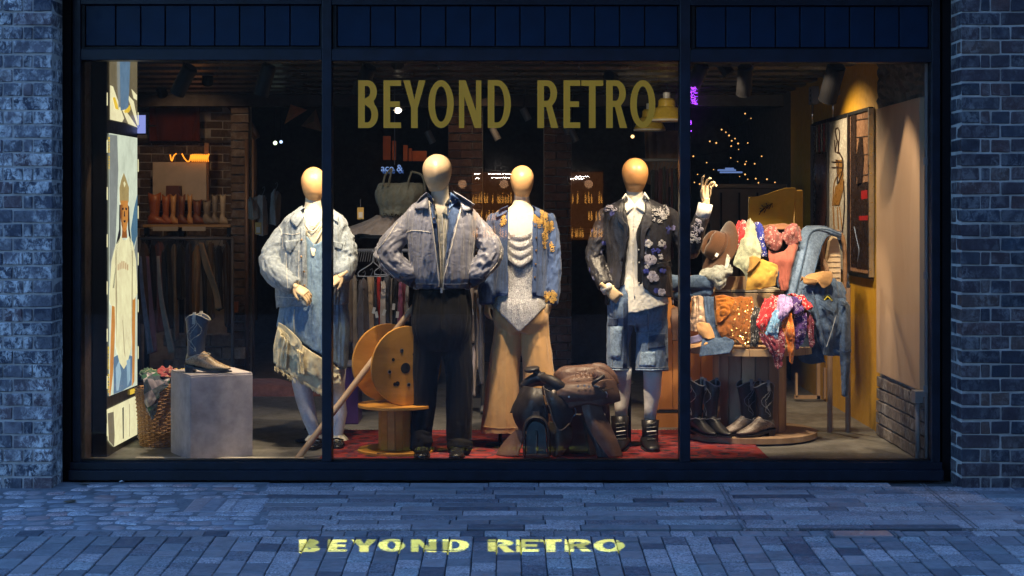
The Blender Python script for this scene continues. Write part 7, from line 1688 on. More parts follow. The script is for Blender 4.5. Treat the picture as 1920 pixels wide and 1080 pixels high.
# boots shelf
bsf = thing('wall_shelf', W(345,425,5.5), 'long dark shelf with a row of tall boots at the back left', 'shelf')
A = W(268,421,5.3); B = W(432,426,5.3); MB().box(A.x, B.x, 5.3, 5.75, B.z, A.z).obj('board', woodm('shelf_ochre', (.30,.17,.05), (.42,.26,.10)), bsf)
for px in (272, 338, 428): p = W(px,0,5.35); MB().box(p.x-.02, p.x+.02, 5.4, 5.44, FLOOR, A.z-.02).obj('upright', STEELD, bsf)
for i, (a, b_) in enumerate(((287,334),(342,386))): A2 = W(a,425,5.28); B2 = W(b_,433,5.28); MB().box(A2.x, B2.x, 5.27, 5.285, B2.z, A2.z).obj('price_rail', plain('rail_pale%d'%i, (.4,.36,.3), .6), bsf)
def simpleboot(px, w, top, mat, lab, y=5.45, lean=1):
    c = W(px, 420, y); h = (420-top)*SC(y); r_ = w*SC(y)/2; t = thing('tall_boot', c, lab, 'boot', 'boots on the back shelf')
    rings = []
    for f, k in ((0,.8),(.12,.85),(.25,.72),(.4,.78),(.7,.95),(1,1.05)): rings.append([(c.x+r_*k*math.cos(q), y+r_*k*math.sin(q), c.z+h*f+(.012*math.cos(2*q) if f == 1 else 0)) for q in [2*math.pi*j/14 for j in range(14)]])
    MB().loft(rings, cap=False).obj('boot_shaft', mat, t, smooth=True, solid=.004)
    rings = []
    for x, hw, hz in ((-.9,.6,.6),(-.3,.75,.95),(.6,.7,.6),(1.5,.65,.42),(1.9,.3,.25)): rings.append([(c.x+lean*r_*x, y-.02+r_*hw*math.cos(q), c.z+max(0,.06*hz*(1+math.sin(q)))) for q in [2*math.pi*j/12 for j in range(12)]])
    MB().loft(rings).obj('foot', mat, t, smooth=True)
BTM = [leather('boot_rust', (.25,.06,.012), (.42,.13,.03), .35), leather('boot_tan', (.42,.20,.06), (.6,.32,.12), .35), leather('boot_brown', (.12,.035,.015), (.2,.07,.03), .35), leather('boot_grey', (.16,.13,.10), (.26,.22,.17), .4), leather('boot_cream', (.38,.30,.20), (.5,.42,.3), .4)]
for i, (px, w, top, mt, lb_) in enumerate([(290,24,363,0,'widest rust boot at the left end of the shelf'),(311,15,366,0,'rust boot second from the left on the shelf'),(325,11,366,1,'slim tan boot third from the left on the shelf'),(341,13,366,2,'dark brown boot under the pale board'),(356,9,366,1,'slim tan boot at the middle of the shelf'),(370,16,376,2,'short dark boot right of the middle of the shelf'),(388,15,377,3,'short grey brown boot on the shelf'),(403,11,366,3,'taller grey boot near the right end of the shelf'),(418,11,366,4,'cream boot at the right end of the shelf')]): simpleboot(px, w, top, BTM[mt], lb_)
bx = thing('shoe_box', W(323,363,5.55), 'small dark red box behind the boots', 'box'); A = W(311,348,5.55); B = W(337,363,5.55); MB().box(A.x,B.x,5.55,5.65,W(0,421,5.5).z+.0,A.z).obj('carton', plain('carton_maroon', (.10,.03,.02), .6), bx, bevel=.004)
# hanging garments
def garment_hang(px, top, bot, w, y, col, lab, sat=False, group=None, lean=0, matn=None, wt=.55):
    t = thing('hanging_garment', W(px, bot, y), lab, 'garment', group)
    key = 'hang_%.2f_%.2f_%.2f' % col
    mt = MATS.get(key) or fabric(key, col, .3, .5 if sat else .85, 8, 500, .3, .5)
    m_ = (top+bot)/2
    cloth('cloth', [[(px-w*.22,top,y),(px,top-2,y-.02),(px+w*.22,top,y)],[(px-w*.5,top+(bot-top)*.12,y),(px,top+(bot-top)*.1,y-.05),(px+w*.5,top+(bot-top)*.12,y)],[(px-w*wt+lean*.5,m_,y),(px+lean*.5,m_,y-.07),(px+w*wt+lean*.5,m_,y)],[(px-w*.6+lean,bot,y),(px+lean,bot+3,y-.06),(px+w*.6+lean,bot-2,y)]], mt, t, nu=22, nv=20, fold=(.03,3.5,.5), seed=int(px*7+top) % 97)
    p = W(px, top-8, y); q = W(px, top, y)
    MB().tube([p+Vector((0,0,.02)), p+Vector((.015,0,.035)), p+Vector((.02,0,.015)), q], .003, 5).tube([W(px-w*.4,top+(bot-top)*.08,y), q, W(px+w*.4,top+(bot-top)*.08,y)], .004, 5).obj('hanger', METALR, t)
    return t
def rack(px0, px1, py, y, lab, legs=True):
    t = thing('clothes_rail', W((px0+px1)/2, 0, y)*1.0, lab, 'clothes rail')
    t.location.z = FLOOR; ORG[t.name] = Vector(t.location)
    A = W(px0, py, y); B = W(px1, py, y); mb = MB().tube([A, B], .014, 8)
    mb.obj('rail', METALR, t, smooth=True)
    if legs:
        for P in (A, B): MB().tube([P, (P.x, y, FLOOR)], .014, 8).obj('post', METALR, t, smooth=True)
        MB().tube([(A.x,y-.25,FLOOR+.05),(A.x,y+.25,FLOOR+.05)], .014, 8).tube([(B.x,y-.25,FLOOR+.05),(B.x,y+.25,FLOOR+.05)], .014, 8).obj('foot_bar', METALR, t, smooth=True)
    return t
rack(262, 436, 447, 4.6, 'clothes rail of dark coats below the boots shelf')
cols = [(.10,.06,.04),(.02,.02,.025),(.20,.09,.08),(.03,.03,.03),(.25,.18,.11),(.02,.02,.02),(.05,.04,.05),(.35,.20,.08),(.03,.025,.025),(.12,.07,.03),(.02,.02,.03),(.05,.03,.02)]
nm_ = ['brown','black','rose brown','charcoal','sand','black wool','plum grey','camel','dark brown','ochre','navy black','umber']
for k in range(12):
    px = 270+k*14; garment_hang(px, 458+rnd.uniform(-3,3), 585+rnd.uniform(-25,55), 17+rnd.uniform(-2,5), 4.6+.02*(k%3), cols[k], '%s coat, number %d from the left on the rail under the boots' % (nm_[k], k+1) if False else '%s coat on the rail under the boots shelf' % nm_[k], group='coats on the left rail', lean=rnd.uniform(-2,6))
dm = thing('draped_scarf', W(395,580,4.3), 'long tan scarf hanging diagonally among the dark coats', 'scarf'); cloth('cloth', [[(370,455,4.3),(382,455,4.25)],[(380,500,4.25),(396,500,4.2)],[(396,540,4.25),(410,540,4.2)],[(404,580,4.25),(417,578,4.2)]], fabric('tan_scarf', (.36,.20,.09), .2), dm, nu=12, nv=20, fold=(.02,2,1))
for i, (px0, c, x1) in enumerate(((276,(.30,.12,.12),288),(296,(.35,.27,.2),322),(262,(.2,.2,.24),282))):
    t = thing('hanging_sleeve', W(x1,660,3.9), ['dusty pink trouser leg hanging in front of the left rail','sand trouser leg hanging in front of the left rail','grey trouser leg hanging nearest the light box'][i], 'trousers'); cloth('cloth', [[(px0-3,480,3.9),(px0+3,480,3.9)],[(px0+2,560,3.9),(px0+10,560,3.88)],[(x1-6,664,3.9),(x1+6,660,3.88)]], fabric('leg_cloth_%d'%i, c), t, nu=8, nv=20, fold=(.012,1.5,1), seed=i)
# brick low wall with pale coping seen beyond the plinth
lw = thing('low_brick_wall', W(390,700,5.0), 'pale brick dwarf wall behind the cowboy boot plinth', 'brick wall')
BR5 = brickmat('brick_pale', [(0,(.22,.17,.13)),(1,(.32,.26,.2))], .2); b5 = block_meshes('brick', .20, .05, .10, 4, .004, .002, mat=BR5)
A = W(328,626,5.0)
MB().box(W(325,0,5).x, W(428,0,5).x, 5.03, 5.12, FLOOR, W(0,626,5.0).z).obj('mortar', MORTD, lw)
for r_ in range(7):
    for k in range(3):
        x = W(333,0,5).x+k*.21+(r_%2)*.1-.02; z = W(0,632,5.0).z-.03-r_*.11
        if z > .1: piece('brick', rnd.choice(b5), (x, 5.0, z), lw)
# pillar and pipes behind the left mannequin
pp_ = thing('brick_pillar', W(455,600,5.3), 'brown brick pillar with pipes behind the denim dress mannequin', 'pillar')
b6 = block_meshes('brick', .16, .06, .0675, 5, .004, .003, mat=BR2); A = W(436,0,5.3); MB().box(A.x, A.x+.14, 5.32, 5.5, FLOOR, 2.9).obj('mortar', MORTD, pp_)
for r_ in range(36): piece('brick', rnd.choice(b6), (A.x+.07, 5.30, FLOOR+.04+r_*.0779), pp_)
for px, r_ in ((463,.02),(475,.012)): MB().tube([W(px,262,5.2), (W(px,0,5.2).x,5.2,FLOOR)], r_, 8).obj('pipe', plain('brown_pipe%d'%px, (.16,.10,.07), .45, metal=.3), pp_, smooth=True)
MB().box(W(436,0,5.2).x, W(447,0,5.2).x, 5.18, 5.25, W(0,586,5.2).z, W(0,566,5.2).z).obj('junction_box', plain('orange_box', (.40,.14,.03), .5), pp_)
# timber behind (terracotta boards on the floor)
tb = thing('floor_cushion', W(530,752,3.6), 'long terracotta upholstered bench behind the denim dress mannequin', 'bench')
cloth('cover', [[(470,710,3.9),(520,711,3.9),(560,722,3.9),(600,726,3.9)],[(470,722,3.6),(520,722,3.6),(560,730,3.6),(600,735,3.6)],[(470,752,3.55),(520,752,3.55),(560,755,3.55),(600,756,3.55)]], fabric('terracotta_cover', (.30,.12,.09), .3), tb, nu=30, nv=14, fold=(.012,2,3), seed=5)
MB().box(W(470,0,3.7).x, W(600,0,3.7).x, 3.62, 3.95, FLOOR, W(0,735,3.7).z).obj('base', DARKW, tb)
# pale blouses between left pane and mannequin
for px, a, b_, c, lb_ in ((474,372,410,(.30,.24,.18),'beige blouse, tag below, left of the denim mannequin'),(492,366,440,(.34,.27,.22),'pale rose blouse beside the denim mannequin'),(516,358,420,(.26,.24,.22),'grey lace top beside the denim mannequin shoulder')): garment_hang(px, a, b_, 20, 3.2, c, lb_, group='tops on the middle rail')
for (px, py, lb_) in ((484,428,'yellow swing tag under the beige blouse'),(676,400,'yellow and white swing tag hanging beside the tulle dress')):
    t = thing('swing_tag', W(px,py+12,2.6), lb_, 'tag'); A = W(px-6,py-11,2.6); B = W(px+6,py+11,2.6); MB().box(A.x,B.x,2.6,2.603,B.z,A.z).obj('card', plain('tag_yellow%d'%px, (.55,.34,.08), .6), t); MB().box(A.x+.01,B.x-.008,2.597,2.5995,B.z+.01,B.z+(A.z-B.z)*.6).obj('print', plain('tag_white%d'%px, (.6,.55,.45), .6), t); MB().tube([W(px,py-11,2.6), W(px,py-26,2.6)], .002, 4).obj('string', METALR, t)
# orange pennant
pn = thing('orange_pennant', W(552,215,4.5), 'orange triangular pennant hanging near the ceiling', 'pennant')
mesh_obj('cloth', [W(576,206,4.5), W(545,196,4.45), W(533,233,4.5), W(552,214,4.40)], [(0,1,3),(1,2,3),(2,0,3)], fabric('orange_felt', (.5,.16,.04)), pn, solid=.004)
pn2 = thing('brown_pennant', W(590,240,4.6), 'dim brown triangular pennant by the left mullion', 'pennant')
mesh_obj('cloth', [W(565,236,4.6), W(592,205,4.55), W(604,246,4.6), W(588,228,4.5)], [(0,1,3),(1,2,3),(2,0,3)], fabric('brown_felt2', (.16,.08,.04)), pn2, solid=.004)
# ----- centre: bust in tulle dress on a table
yb2 = 3.1
tb2 = thing('dark_display_table', W(700,520,yb2), 'dark round display table carrying the tulle dress bust', 'table')
A = W(648,437,yb2); B = W(800,441,yb2); MB().lathe([(0,B.z-.02),(.30,B.z-.02),(.30,B.z+.005),(0,B.z+.005)], Matrix.Translation(((A.x+B.x)/2,yb2,0)), 40).obj('top', STEELD, tb2); MB().tube([((A.x+B.x)/2,yb2,FLOOR),((A.x+B.x)/2,yb2,B.z-.02)], .04, 12).obj('post', STEELD, tb2)
bu = thing('dress_bust', W(750,440,yb2), 'torso form in grey green tulle dress with beaded waist', 'dress form')
TUL = fabric('grey_green_tulle', (.24,.24,.18), .3, .8, 10, 300, .4, .8); TUL2 = fabric('rose_tulle', (.34,.28,.24), .25, .8, 10, 300, .4, .8)
V, F = garment([('torso', [(752,345,yb2,42,.09),(750,360,yb2,45,.14),(748,375,yb2,42,.15),(745,392,yb2,32,.12),(742,404,yb2,28,.11)], (.012,4,14))], voxel=.011, smooth=3, seed=44); mesh_obj('bodice', V, F, TUL, bu, smooth=True)
for a in ([(718,350),(722,330),(734,316)], [(735,316),(731,335),(728,350)], [(772,322),(766,340),(765,356)], [(772,322),(792,330),(798,360)]): MB().tube([W(*q,yb2-.10) for q in resample([list(p) for p in a], 10)[:, :2]], [(.03,.008)]*10, 8).obj('strap', TUL, bu, smooth=True)
V = []; n = 60
for i in range(8):
    f = i/7; 
    for k in range(n):
        q = 2*math.pi*k/n; r_ = (.10+.22*f**1.4)*(1+.10*math.sin(q*13+f*2)+.05*math.sin(q*7)); c = W(735-12*f, 404+36*f, yb2); V.append((c.x+r_*1.05*math.cos(q)-.05*f, yb2+r_*.6*math.sin(q), c.z+.01*math.sin(q*9)*f))
F = [(i*n+k, i*n+(k+1)%n, (i+1)*n+(k+1)%n, (i+1)*n+k) for i in range(7) for k in range(n)]
mesh_obj('skirt', V, F, TUL2, bu, smooth=True, solid=.004)
bd_ = MB()
for k in range(40):
    p = W(718+rnd.uniform(0,52), 403+rnd.uniform(-3,3), yb2-.125); bd_.lathe([(0,-.005),(.005,0),(0,.005)], Matrix.Translation(p), 6)
tag(bd_.obj('bead_belt', plain('dark_bead', (.05,.045,.03), .15, metal=.6), bu), kind='stuff')
# dark mannequin bust silhouette + glowing letters
ac = thing('lit_letters', W(742,322,3.6), 'small blue white glowing sign reading ace & behind the tall mannequin', 'sign')
def textobj(s, px, py, y, hpx, mat, parent, name='letters', ext=.003):
    cu = bpy.data.curves.new('t', 'FONT'); cu.body = s; cu.size = 1; cu.extrude = 0; o = bpy.data.objects.new('t', cu); COL.objects.link(o)
    dg = bpy.context.evaluated_depsgraph_get(); em_ = o.evaluated_get(dg).to_mesh(); V = [tuple(v.co) for v in em_.vertices]; F = [tuple(p.vertices) for p in em_.polygons]; o.evaluated_get(dg).to_mesh_clear(); bpy.data.objects.remove(o); bpy.data.curves.remove(cu)
    k = hpx*SC(y)/.72; O_ = W(px, py, y); return mesh_obj(name, [(O_.x+v[0]*k, y, O_.z+v[1]*k) for v in V], F, mat, parent, solid=ext)
textobj('ace &', 714, 321, 3.6, 13, emis('letters_blue', (.30,.48,.95), .16), ac); textobj('ace &', 717, 325, 3.62, 13, emis('letters_blue_ghost', (.08,.18,.55), .12), ac)  # dim second copy draws the ghost reflection of the glazing
MB().tube([W(740,309,3.62), (W(740,0,3.62).x,3.62,2.5)], .004, 5).obj('hanging_wire', METALR, ac)
# orange wall boards
ob_ = thing('orange_boards', W(745,300,5.5), 'row of upright orange boards high on the back wall', 'wall boards')
OR2 = plain('burnt_orange', (.50,.11,.02), .6, var=.2)
for a, b_, t_, bt in ((718,732,255,300),(735,742,264,300),(756,764,272,302),(766,772,278,302),(773,800,283,302)): A = W(a,t_,5.5); B = W(b_,bt,5.5); MB().box(A.x,B.x,5.5,5.55,B.z,A.z).obj('board', OR2, ob_, bevel=.003)
# dark dividing wall and brick piers
def brick_row(par, xa, xb, y, r_):
    x = xa - (.11 if r_ % 2 else 0)
    while x < xb-.03:
        a = max(x, xa); e = min(x+.2235, xb)
        if e-a > .03:
            o = piece('brick', rnd.choice(b7), ((a+e)/2, y, FLOOR+.04+r_*.0779), par, (rnd.uniform(-.02,.02),0,0)); o.scale = ((e-a-.008)/.213, 1, 1)
        x += .2235
cp = thing('brick_pillar', W(872,640,5.6), 'red brown brick pillar behind the tall mannequin shoulder', 'pillar')
b7 = block_meshes('brick', .213, .05, .0675, 5, .004, .003, mat=BR4)
for (a, b_, obj_) in ((840,905,cp),):
    A = W(a,0,5.6); B = W(b_,0,5.6); MB().box(A.x,B.x,5.64,5.9,FLOOR,2.9).obj('mortar', MORTD, obj_)
    for r_ in range(37):
        brick_row(obj_, A.x, B.x, 5.62, r_)
cp2 = thing('brick_pillar', W(1048,640,5.9), 'dim brick pillar between the silver and the floral mannequin', 'pillar')
A = W(1020,0,5.9); B = W(1072,0,5.9); MB().box(A.x,B.x,5.94,6.2,FLOOR,2.9).obj('mortar', MORTD, cp2)
for r_ in range(37):
    brick_row(cp2, A.x, B.x, 5.92, r_)
ct_ = thing('sales_counter', W(1060,560,6.4), 'long dark counter across the back of the shop', 'counter')
A = W(900,432,6.4); B = W(1300,436,6.4); MB().box(A.x,B.x,6.4,7.2,B.z,A.z+.01).obj('top', woodm('counter_wood', (.10,.05,.02), (.2,.11,.05)), ct_); MB().box(A.x+.03,B.x-.03,6.44,7.1,FLOOR,B.z-.002).obj('front', DARKW, ct_)
# clothes rail behind the tall man
rack(652, 905, 470, 2.5, 'long clothes rail of bright vintage clothes behind the tall mannequin')
hg = thing('spare_hangers', W(690,490,2.45), 'cluster of empty black hangers on the long rail', 'hangers')
for k in range(16):
    p = W(656+k*4.4, 466, 2.5); MB().tube([p, p+Vector((.004,-.02,-.03)), p+Vector((.004,-.16,-.09))], .003, 4).obj('hanger', METALR, hg)
for (x0,y0) in ((672,515),(703,512)):
    t = thing('empty_hanger', W(x0,y0,2.2), 'empty pale plastic hanger, %s' % ('left of the pair' if x0 < 690 else 'right of the pair, by the grey sleeve'), 'hanger')
    MB().tube([W(*q,2.2) for q in resample([(x0+27,y0-46),(x0+27,y0-24),(x0+2,y0-6),(x0,y0+1),(x0+4,y0+3),(x0+50,y0+3),(x0+52,y0-2),(x0+28,y0-24)], 30)[:, :2]], .004, 6).obj('hanger_wire', plain('hanger_grey%d'%x0, (.35,.35,.36), .4), t, smooth=True)
items = [(634,550,655,16,(.42,.34,.33),'pale pink satin shirt'),(645,520,700,9,(.30,.01,.03),'crimson dress'),(656,520,640,11,(.16,.11,.07),'dark beige coat'),(664,515,662,17,(.44,.36,.28),'beige linen shirt'),(680,525,640,17,(.12,.09,.08),'taupe dress'),(694,520,625,9,(.45,.30,.17),'peach slip'),(702,530,610,9,(.05,.05,.06),'black knit vest'),(711,520,630,9,(.55,.03,.02),'scarlet blouse'),(719,528,620,8,(.55,.45,.36),'cream camisole'),(727,520,625,9,(.04,.04,.05),'black silk skirt'),(735,525,615,9,(.22,.18,.14),'khaki top'),(744,520,630,10,(.03,.03,.035),'black cardigan'),(753,525,620,9,(.26,.05,.09),'plum top'),(762,520,600,9,(.38,.34,.3),'grey white scarf shirt'),
         (886,545,640,9,(.45,.33,.24),'flesh pink blouse'),(894,545,690,10,(.42,.34,.28),'pale cream dress'),(902,560,720,9,(.10,.10,.13),'charcoal dress'),(909,560,640,8,(.03,.05,.12),'navy trousers'),(640,640,735,14,(.10,.03,.02),'dark red skirt'),(890,650,740,9,(.5,.42,.42),'white printed skirt')]
for k, (px, a, b_, w, c, lb_) in enumerate(items): garment_hang(px, a, b_, w, 2.35+.03*(k % 4), c, lb_+' on the long rail behind the tall mannequin', sat=(k % 3 == 0), group='clothes on the long rail', lean=rnd.uniform(-2,3))
for k, (px, py) in enumerate(((701,582),(706,590),(720,586),(738,575),(745,590),(885,585))):
    t = thing('price_tag', W(px,py,2.15), 'small white price tag among the clothes on the long rail, '+['leftmost','second from the left','by the scarlet blouse','beside the black cardigan','nearest the black trousers','right of the tall mannequin'][k], 'tag', 'price tags on the long rail'); M = Matrix.Translation(W(px,py,2.15)) @ Matrix.Rotation(rnd.uniform(-.4,.4),4,'Y'); MB().obox(M, .02, .002, .045).obj('card', plain('price_card%d'%k, (.6,.58,.52), .6), t)
pb = thing('purple_crate', W(655,712,1.9), 'purple storage crate on the floor behind the pole', 'crate'); A = W(636,688,1.9); B = W(672,716,1.9); MB().box(A.x,B.x,1.9,2.2,FLOOR,A.z).obj('body', plain('purple_plastic', (.05,.02,.12), .4), pb, bevel=.01); MB().box(A.x-.01,B.x+.01,1.89,2.21,A.z,A.z+.02).obj('lid', plain('grey_lid', (.25,.24,.25), .5), pb, bevel=.004)
sk = thing('floor_sack', W(890,745,2.6), 'black sacks on the floor behind the tall mannequin', 'sack'); V, F = garment([('limb', [(862,720,2.6,24),(900,722,2.6,20)], (.02,6,3))], voxel=.012, seed=3); mesh_obj('sack', V, F, fabric('bin_black', (.02,.02,.025), .2, .4), sk, smooth=True)
# ----- pendant lamps
for k, (px, py, y, w, lb_) in enumerate(((1250,222,4.0,66,'front yellow enamel pendant lamp by the right mullion'),(1218,240,4.8,58,'second yellow enamel pendant lamp, lower and further back'))):
    t = thing('pendant_lamp', W(px,py,y), lb_, 'pendant lamp'); c = W(px,py+4,y); s = w*SC(y)/2
    MB().lathe([(s*1.02,0),(s,.02),(s*.82,.06),(s*.66,.10),(s*.5,.115),(s*.47,.165),(s*.36,.18),(s*.06,.185)], Matrix.Translation(c), 40, cap=False).obj('shade', plain('enamel_yellow%d'%k, (.62,.42,.05), .25, bump=0), t, smooth=False, solid=.004)
    MB().lathe([(s*1.03,-.008),(s*1.04,0),(s*1.03,.008)], Matrix.Translation(c), 40, cap=False).obj('rim', plain('enamel_rim%d'%k, (.7,.62,.5), .3), t, solid=.003)
    MB().tube([c+Vector((0,0,.18)), c+Vector((0,0,.23))], .03, 12).obj('lamp_holder', plain('porcelain%d'%k, (.6,.58,.55), .3), t); MB().tube([c+Vector((0,0,.23)), (c.x,y,2.62)], .005, 5).obj('cord', STEELD, t)
cu_ = thing('pale_curtain', W(1235,340,6.2), 'dim rose beige curtain panels under the pendant lamps', 'curtain')
cloth('cloth', [[(1208,245,6.2),(1245,245,6.2),(1280,245,6.2)],[(1210,300,6.2),(1245,300,6.2),(1280,300,6.2)],[(1214,345,6.2),(1245,350,6.2),(1280,350,6.2)]], fabric('rose_curtain', (.26,.15,.10), .2), cu_, nu=50, nv=10, fold=(.06,4,.2), seed=7)
# rack high right
rack(1180, 1290, 300, 4.4, 'high clothes rail behind the floral blazer', legs=True)
for k in range(9): garment_hang(1224+k*7, 318+rnd.uniform(-3,3), 470+rnd.uniform(-20,40), 9, 4.4+.02*(k%2), (.03+.02*(k%3),.025,.03), ['black satin dress','dark grey dress','charcoal cardigan','black velvet top','umber slip','black mesh top','smoke grey shirt','ink black gown','dark plum top'][k]+' on the high rail by the right mullion', group='dark clothes on the high rail')
# bright bulbs
BULB = emis('bulb_glow', (1,.85,.6), 1.6)
bb = thing('ceiling_bulb', W(746,207,5.5), 'bright bare bulb glowing behind the E of BEYOND', 'bulb'); MB().lathe([(0,-.03),(.026,-.02),(.036,0),(.026,.02),(0,.03)], Matrix.Translation(W(746,207,5.5)), 14).obj('bulb', BULB, bb, smooth=True); MB().lathe([(.05,-.01),(.07,.0),(.05,.05),(.02,.08)], Matrix.Translation(W(746,205,5.55)), 16, cap=False).obj('reflector', METAL, bb)
MB().tube([W(746,202,5.56), (W(746,0,5.56).x,5.56,2.9)], .01, 6).obj('stem', STEELD, bb)
for k, (px, py, r_) in enumerate(((808,165,.016),(1161,205,.020),(1186,256,.018),(516,268,.02),(527,266,.016),(992,218,.012),(1265,332,.012),(1272,332,.012),(868,242,.012))):
    t = thing('small_lamp', W(px,py,6.5), ['tiny lamp glint between the letters Y and O','small lamp glowing through the R of RETRO','small lamp under the final O of RETRO','green white lamp glint in the dark left of centre','second lamp glint in the dark left of centre','faint lamp between the two words','left of two blue white lamps by the right mullion','right of two blue white lamps by the right mullion','faint lamp glint under the letter N'][k], 'lamp')
    MB().lathe([(0,-r_),(r_*.7,-r_*.7),(r_,0),(r_*.7,r_*.7),(0,r_)], Matrix.Translation(W(px,py,6.5)), 10).obj('bulb', emis('glint_%d'%k, [(1,.7,.35),(1,.6,.25),(1,.55,.2),(.8,1,.6),(.5,.7,1),(.6,.6,.7),(.6,.75,1),(.6,.75,1),(.5,.5,.8)][k], [1,1,.8,.8,.5,.2,.8,.8,.2][k]), t); MB().tube([W(px,py-3,6.5), (W(px,0,6.5).x,6.5,2.88)], .004, 4).obj('cord', STEELD, t)
# rear spot fixtures, dim
for k, (px, py, y) in enumerate(((806,258,4.6),(928,252,4.8),(985,215,4.4),(1060,240,5.0),(1075,255,5.0))):
    t = thing('rear_spotlight', W(px,py,y), 'unlit spotlight in the dark rear of the shop, %s' % ['under the N of BEYOND','under the D of BEYOND','between the two words','left one under the E of RETRO','right one under the E of RETRO'][k], 'spotlight')
    MB().tube([W(px-5,py-12,y), W(px+6,py+10,y)], .03, 12).obj('lamp_body', METALR, t); MB().tube([W(px-3,py-10,y), (W(px,0,y).x,y,2.6)], .006, 5).obj('stem', STEELD, t)
# fairy lights tree
fl_ = thing('fairy_lights', W(1350,300,5.0), 'string of tiny warm fairy lights hanging in the dark right of the mullion', 'string lights')
PX = [(1397,213),(1408,222),(1353,243),(1361,248),(1367,254),(1331,265),(1343,268),(1372,264),(1378,260),(1384,269),(1371,274),(1385,280),(1402,268),(1300,293),(1325,305),(1370,296),(1383,303),(1397,308),(1399,303),(1415,307),(1428,293),(1338,318),(1308,327),(1397,327),(1402,336),(1387,331),(1417,335),(1422,343),(1438,336),(1453,342),(1302,342),(1290,300),(1312,345)]
prev = None
for q in PX:
    y = 5.0+rnd.uniform(-.3,.3); p = W(q[0],q[1],y); r_ = rnd.uniform(.005,.009); o = MB().lathe([(0,-r_),(r_,0),(0,r_)], Matrix.Translation(p), 8).obj('light', MATS.get('fairy_a') or emis('fairy_a', (1,.5,.15), .4), fl_)
    if prev is not None and (p-prev).length < 1: MB().tube([prev, (prev+p)/2-Vector((0,0,.02)), p], .0015, 3).obj('wire', STEELD, fl_)
    prev = p
bs2 = thing('blue_glow_sign', W(1370,325,5.6), 'low blue white glowing strip in the dark behind the raised hand', 'sign')
for a, b_, yy in ((1346,1380,319),(1350,1392,323),(1360,1376,316)): A = W(a,yy-1.5,5.6); B = W(b_,yy+1.5,5.6); MB().box(A.x,B.x,5.6,5.62,B.z,A.z).obj('strip', MATS.get('blue_strip') or emis('blue_strip', (.25,.4,.9), .12), bs2)
# furniture right rear
dk = thing('dark_cabinet', W(1390,440,4.0), 'dark cabinet in the shadow behind the heap of clothes', 'cabinet'); A = W(1330,352,4.0); B = W(1470,440,4.0); MB().box(A.x,B.x,4.0,4.5,FLOOR,A.z).obj('carcass', plain('cabinet_dark', (.06,.04,.03), .5), dk, bevel=.01); MB().box(A.x-.02,B.x+.02,3.98,4.52,A.z,A.z+.03).obj('top', woodm('cabinet_top', (.10,.07,.05), (.16,.11,.08)), dk)
for px in (1352, 1386, 1420, 1450): p = W(px,0,3.99); MB().box(p.x-.008,p.x+.008,3.985,3.998,FLOOR+.05,A.z-.04).obj('door_edge', STEELD, dk)
oc_ = thing('orange_cupboard', W(1250,790,1.75), 'warm orange wooden cupboard behind the denim shorts and the right mullion', 'cupboard')
A = W(1180,600,1.75); B = W(1338,795,1.75); WC = woodm('orange_cupboard', (.30,.11,.02), (.50,.22,.06), .5, (5,5,.9))
MB().box(A.x+.19,B.x,1.78,2.1,FLOOR,W(0,520,1.75).z).obj('carcass', WC, oc_)
for k in range(4):
    x0 = W(1236,0,1.75).x+k*.095; MB().box(x0,x0+.092,1.755,1.779,W(0,768,1.75).z,W(0,522,1.75).z).obj('door_board', WC, oc_, bevel=.002)
MB().box(W(1228,0,1.75).x, W(1338,0,1.75).x, 1.752, 1.779, W(0,774,1.75).z, W(0,769.5,1.75).z).obj('gap_strip', HOLE, oc_); MB().box(W(1228,0,1.75).x, W(1338,0,1.75).x, 1.752, 1.779, FLOOR+.0, W(0,775,1.75).z).obj('plinth_board', WC, oc_)
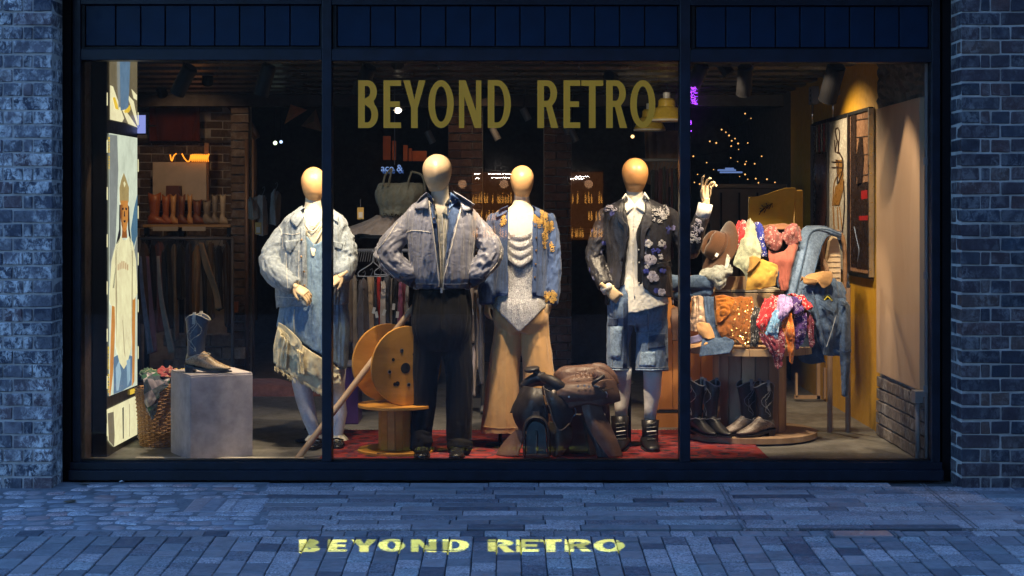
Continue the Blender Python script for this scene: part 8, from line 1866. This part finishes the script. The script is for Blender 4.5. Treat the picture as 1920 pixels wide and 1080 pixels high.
sh_ = thing('hanging_bag', W(1266,640,1.6), 'brown leather bag hanging beside the denim shorts', 'bag'); cloth('body', [[(1260,580,1.62),(1278,572,1.62)],[(1258,600,1.58),(1285,600,1.58)],[(1262,638,1.60),(1284,638,1.60)]], LB, sh_, thick=.03, fold=(.01,2,2))
fr_ = thing('floor_frame', W(1520,750,3.2), 'empty wooden frame standing on the floor in the shadow at right', 'frame')
for a, b_, c, d in ((1492,700,1496,745),(1532,640,1538,748),(1490,742,1540,748),(1545,690,1549,748)): A = W(a,b_,3.2); B = W(c,d,3.2); MB().box(A.x,B.x,3.2,3.24,max(FLOOR+.002,B.z),A.z).obj('bar', WOODG, fr_)
# weak warm lamps added to brighten the shop behind
def amb(name, loc, target, p, ang, col=(1,.62,.32)):
    t = thing('added_rear_lamp', loc, name, 'spotlight', 'added lamps of the rear shop'); M = frame_to(loc, Vector(loc)-Vector(target))
    MB().lathe([(0,.12),(.04,.12),(.045,.0),(.04,.0),(0,.03)], M, 14).obj('lamp_body', BODY, t); spot('added_rear_beam', Vector(loc)+ (Vector(target)-Vector(loc)).normalized()*.01, target, p, ang, .6, col, .04, t)
amb('added rear spotlight aimed at the boots shelf', (-2.9,4.4,2.5), (-2.7,5.9,1.45), 3.6, 95)
amb('added rear spotlight aimed at the tulle dress', (-.75,1.9,2.52), (-.75,3.1,1.35), 5, 60, (1,.8,.6))
amb('added rear spotlight aimed at the long rail', (-.95,1.3,2.52), (-.85,2.4,.85), 14, 60, (1,.85,.7))
amb('added rear spotlight aimed at the rear pillars', (-.2,4.4,2.5), (-.35,5.7,1.6), 2.6, 90)
amb('added rear spotlight aimed at the yellow wall', (1.6,2.4,2.5), (2.44,2.1,1.3), 28, 100, (1,.75,.45))
amb('added rear spotlight aimed at the orange cupboard', (.8,1.35,2.52), (1.15,1.8,.6), 24, 50)
amb('added rear spotlight aimed at the yellow pendant lamps', (.75,2.2,2.45), (1.35,4.1,2.25), 9, 40, (1,.85,.6))
amb('added rear spotlight above the left rail', (-2.3,3.2,2.5), (-2.6,4.6,.9), 4, 80)
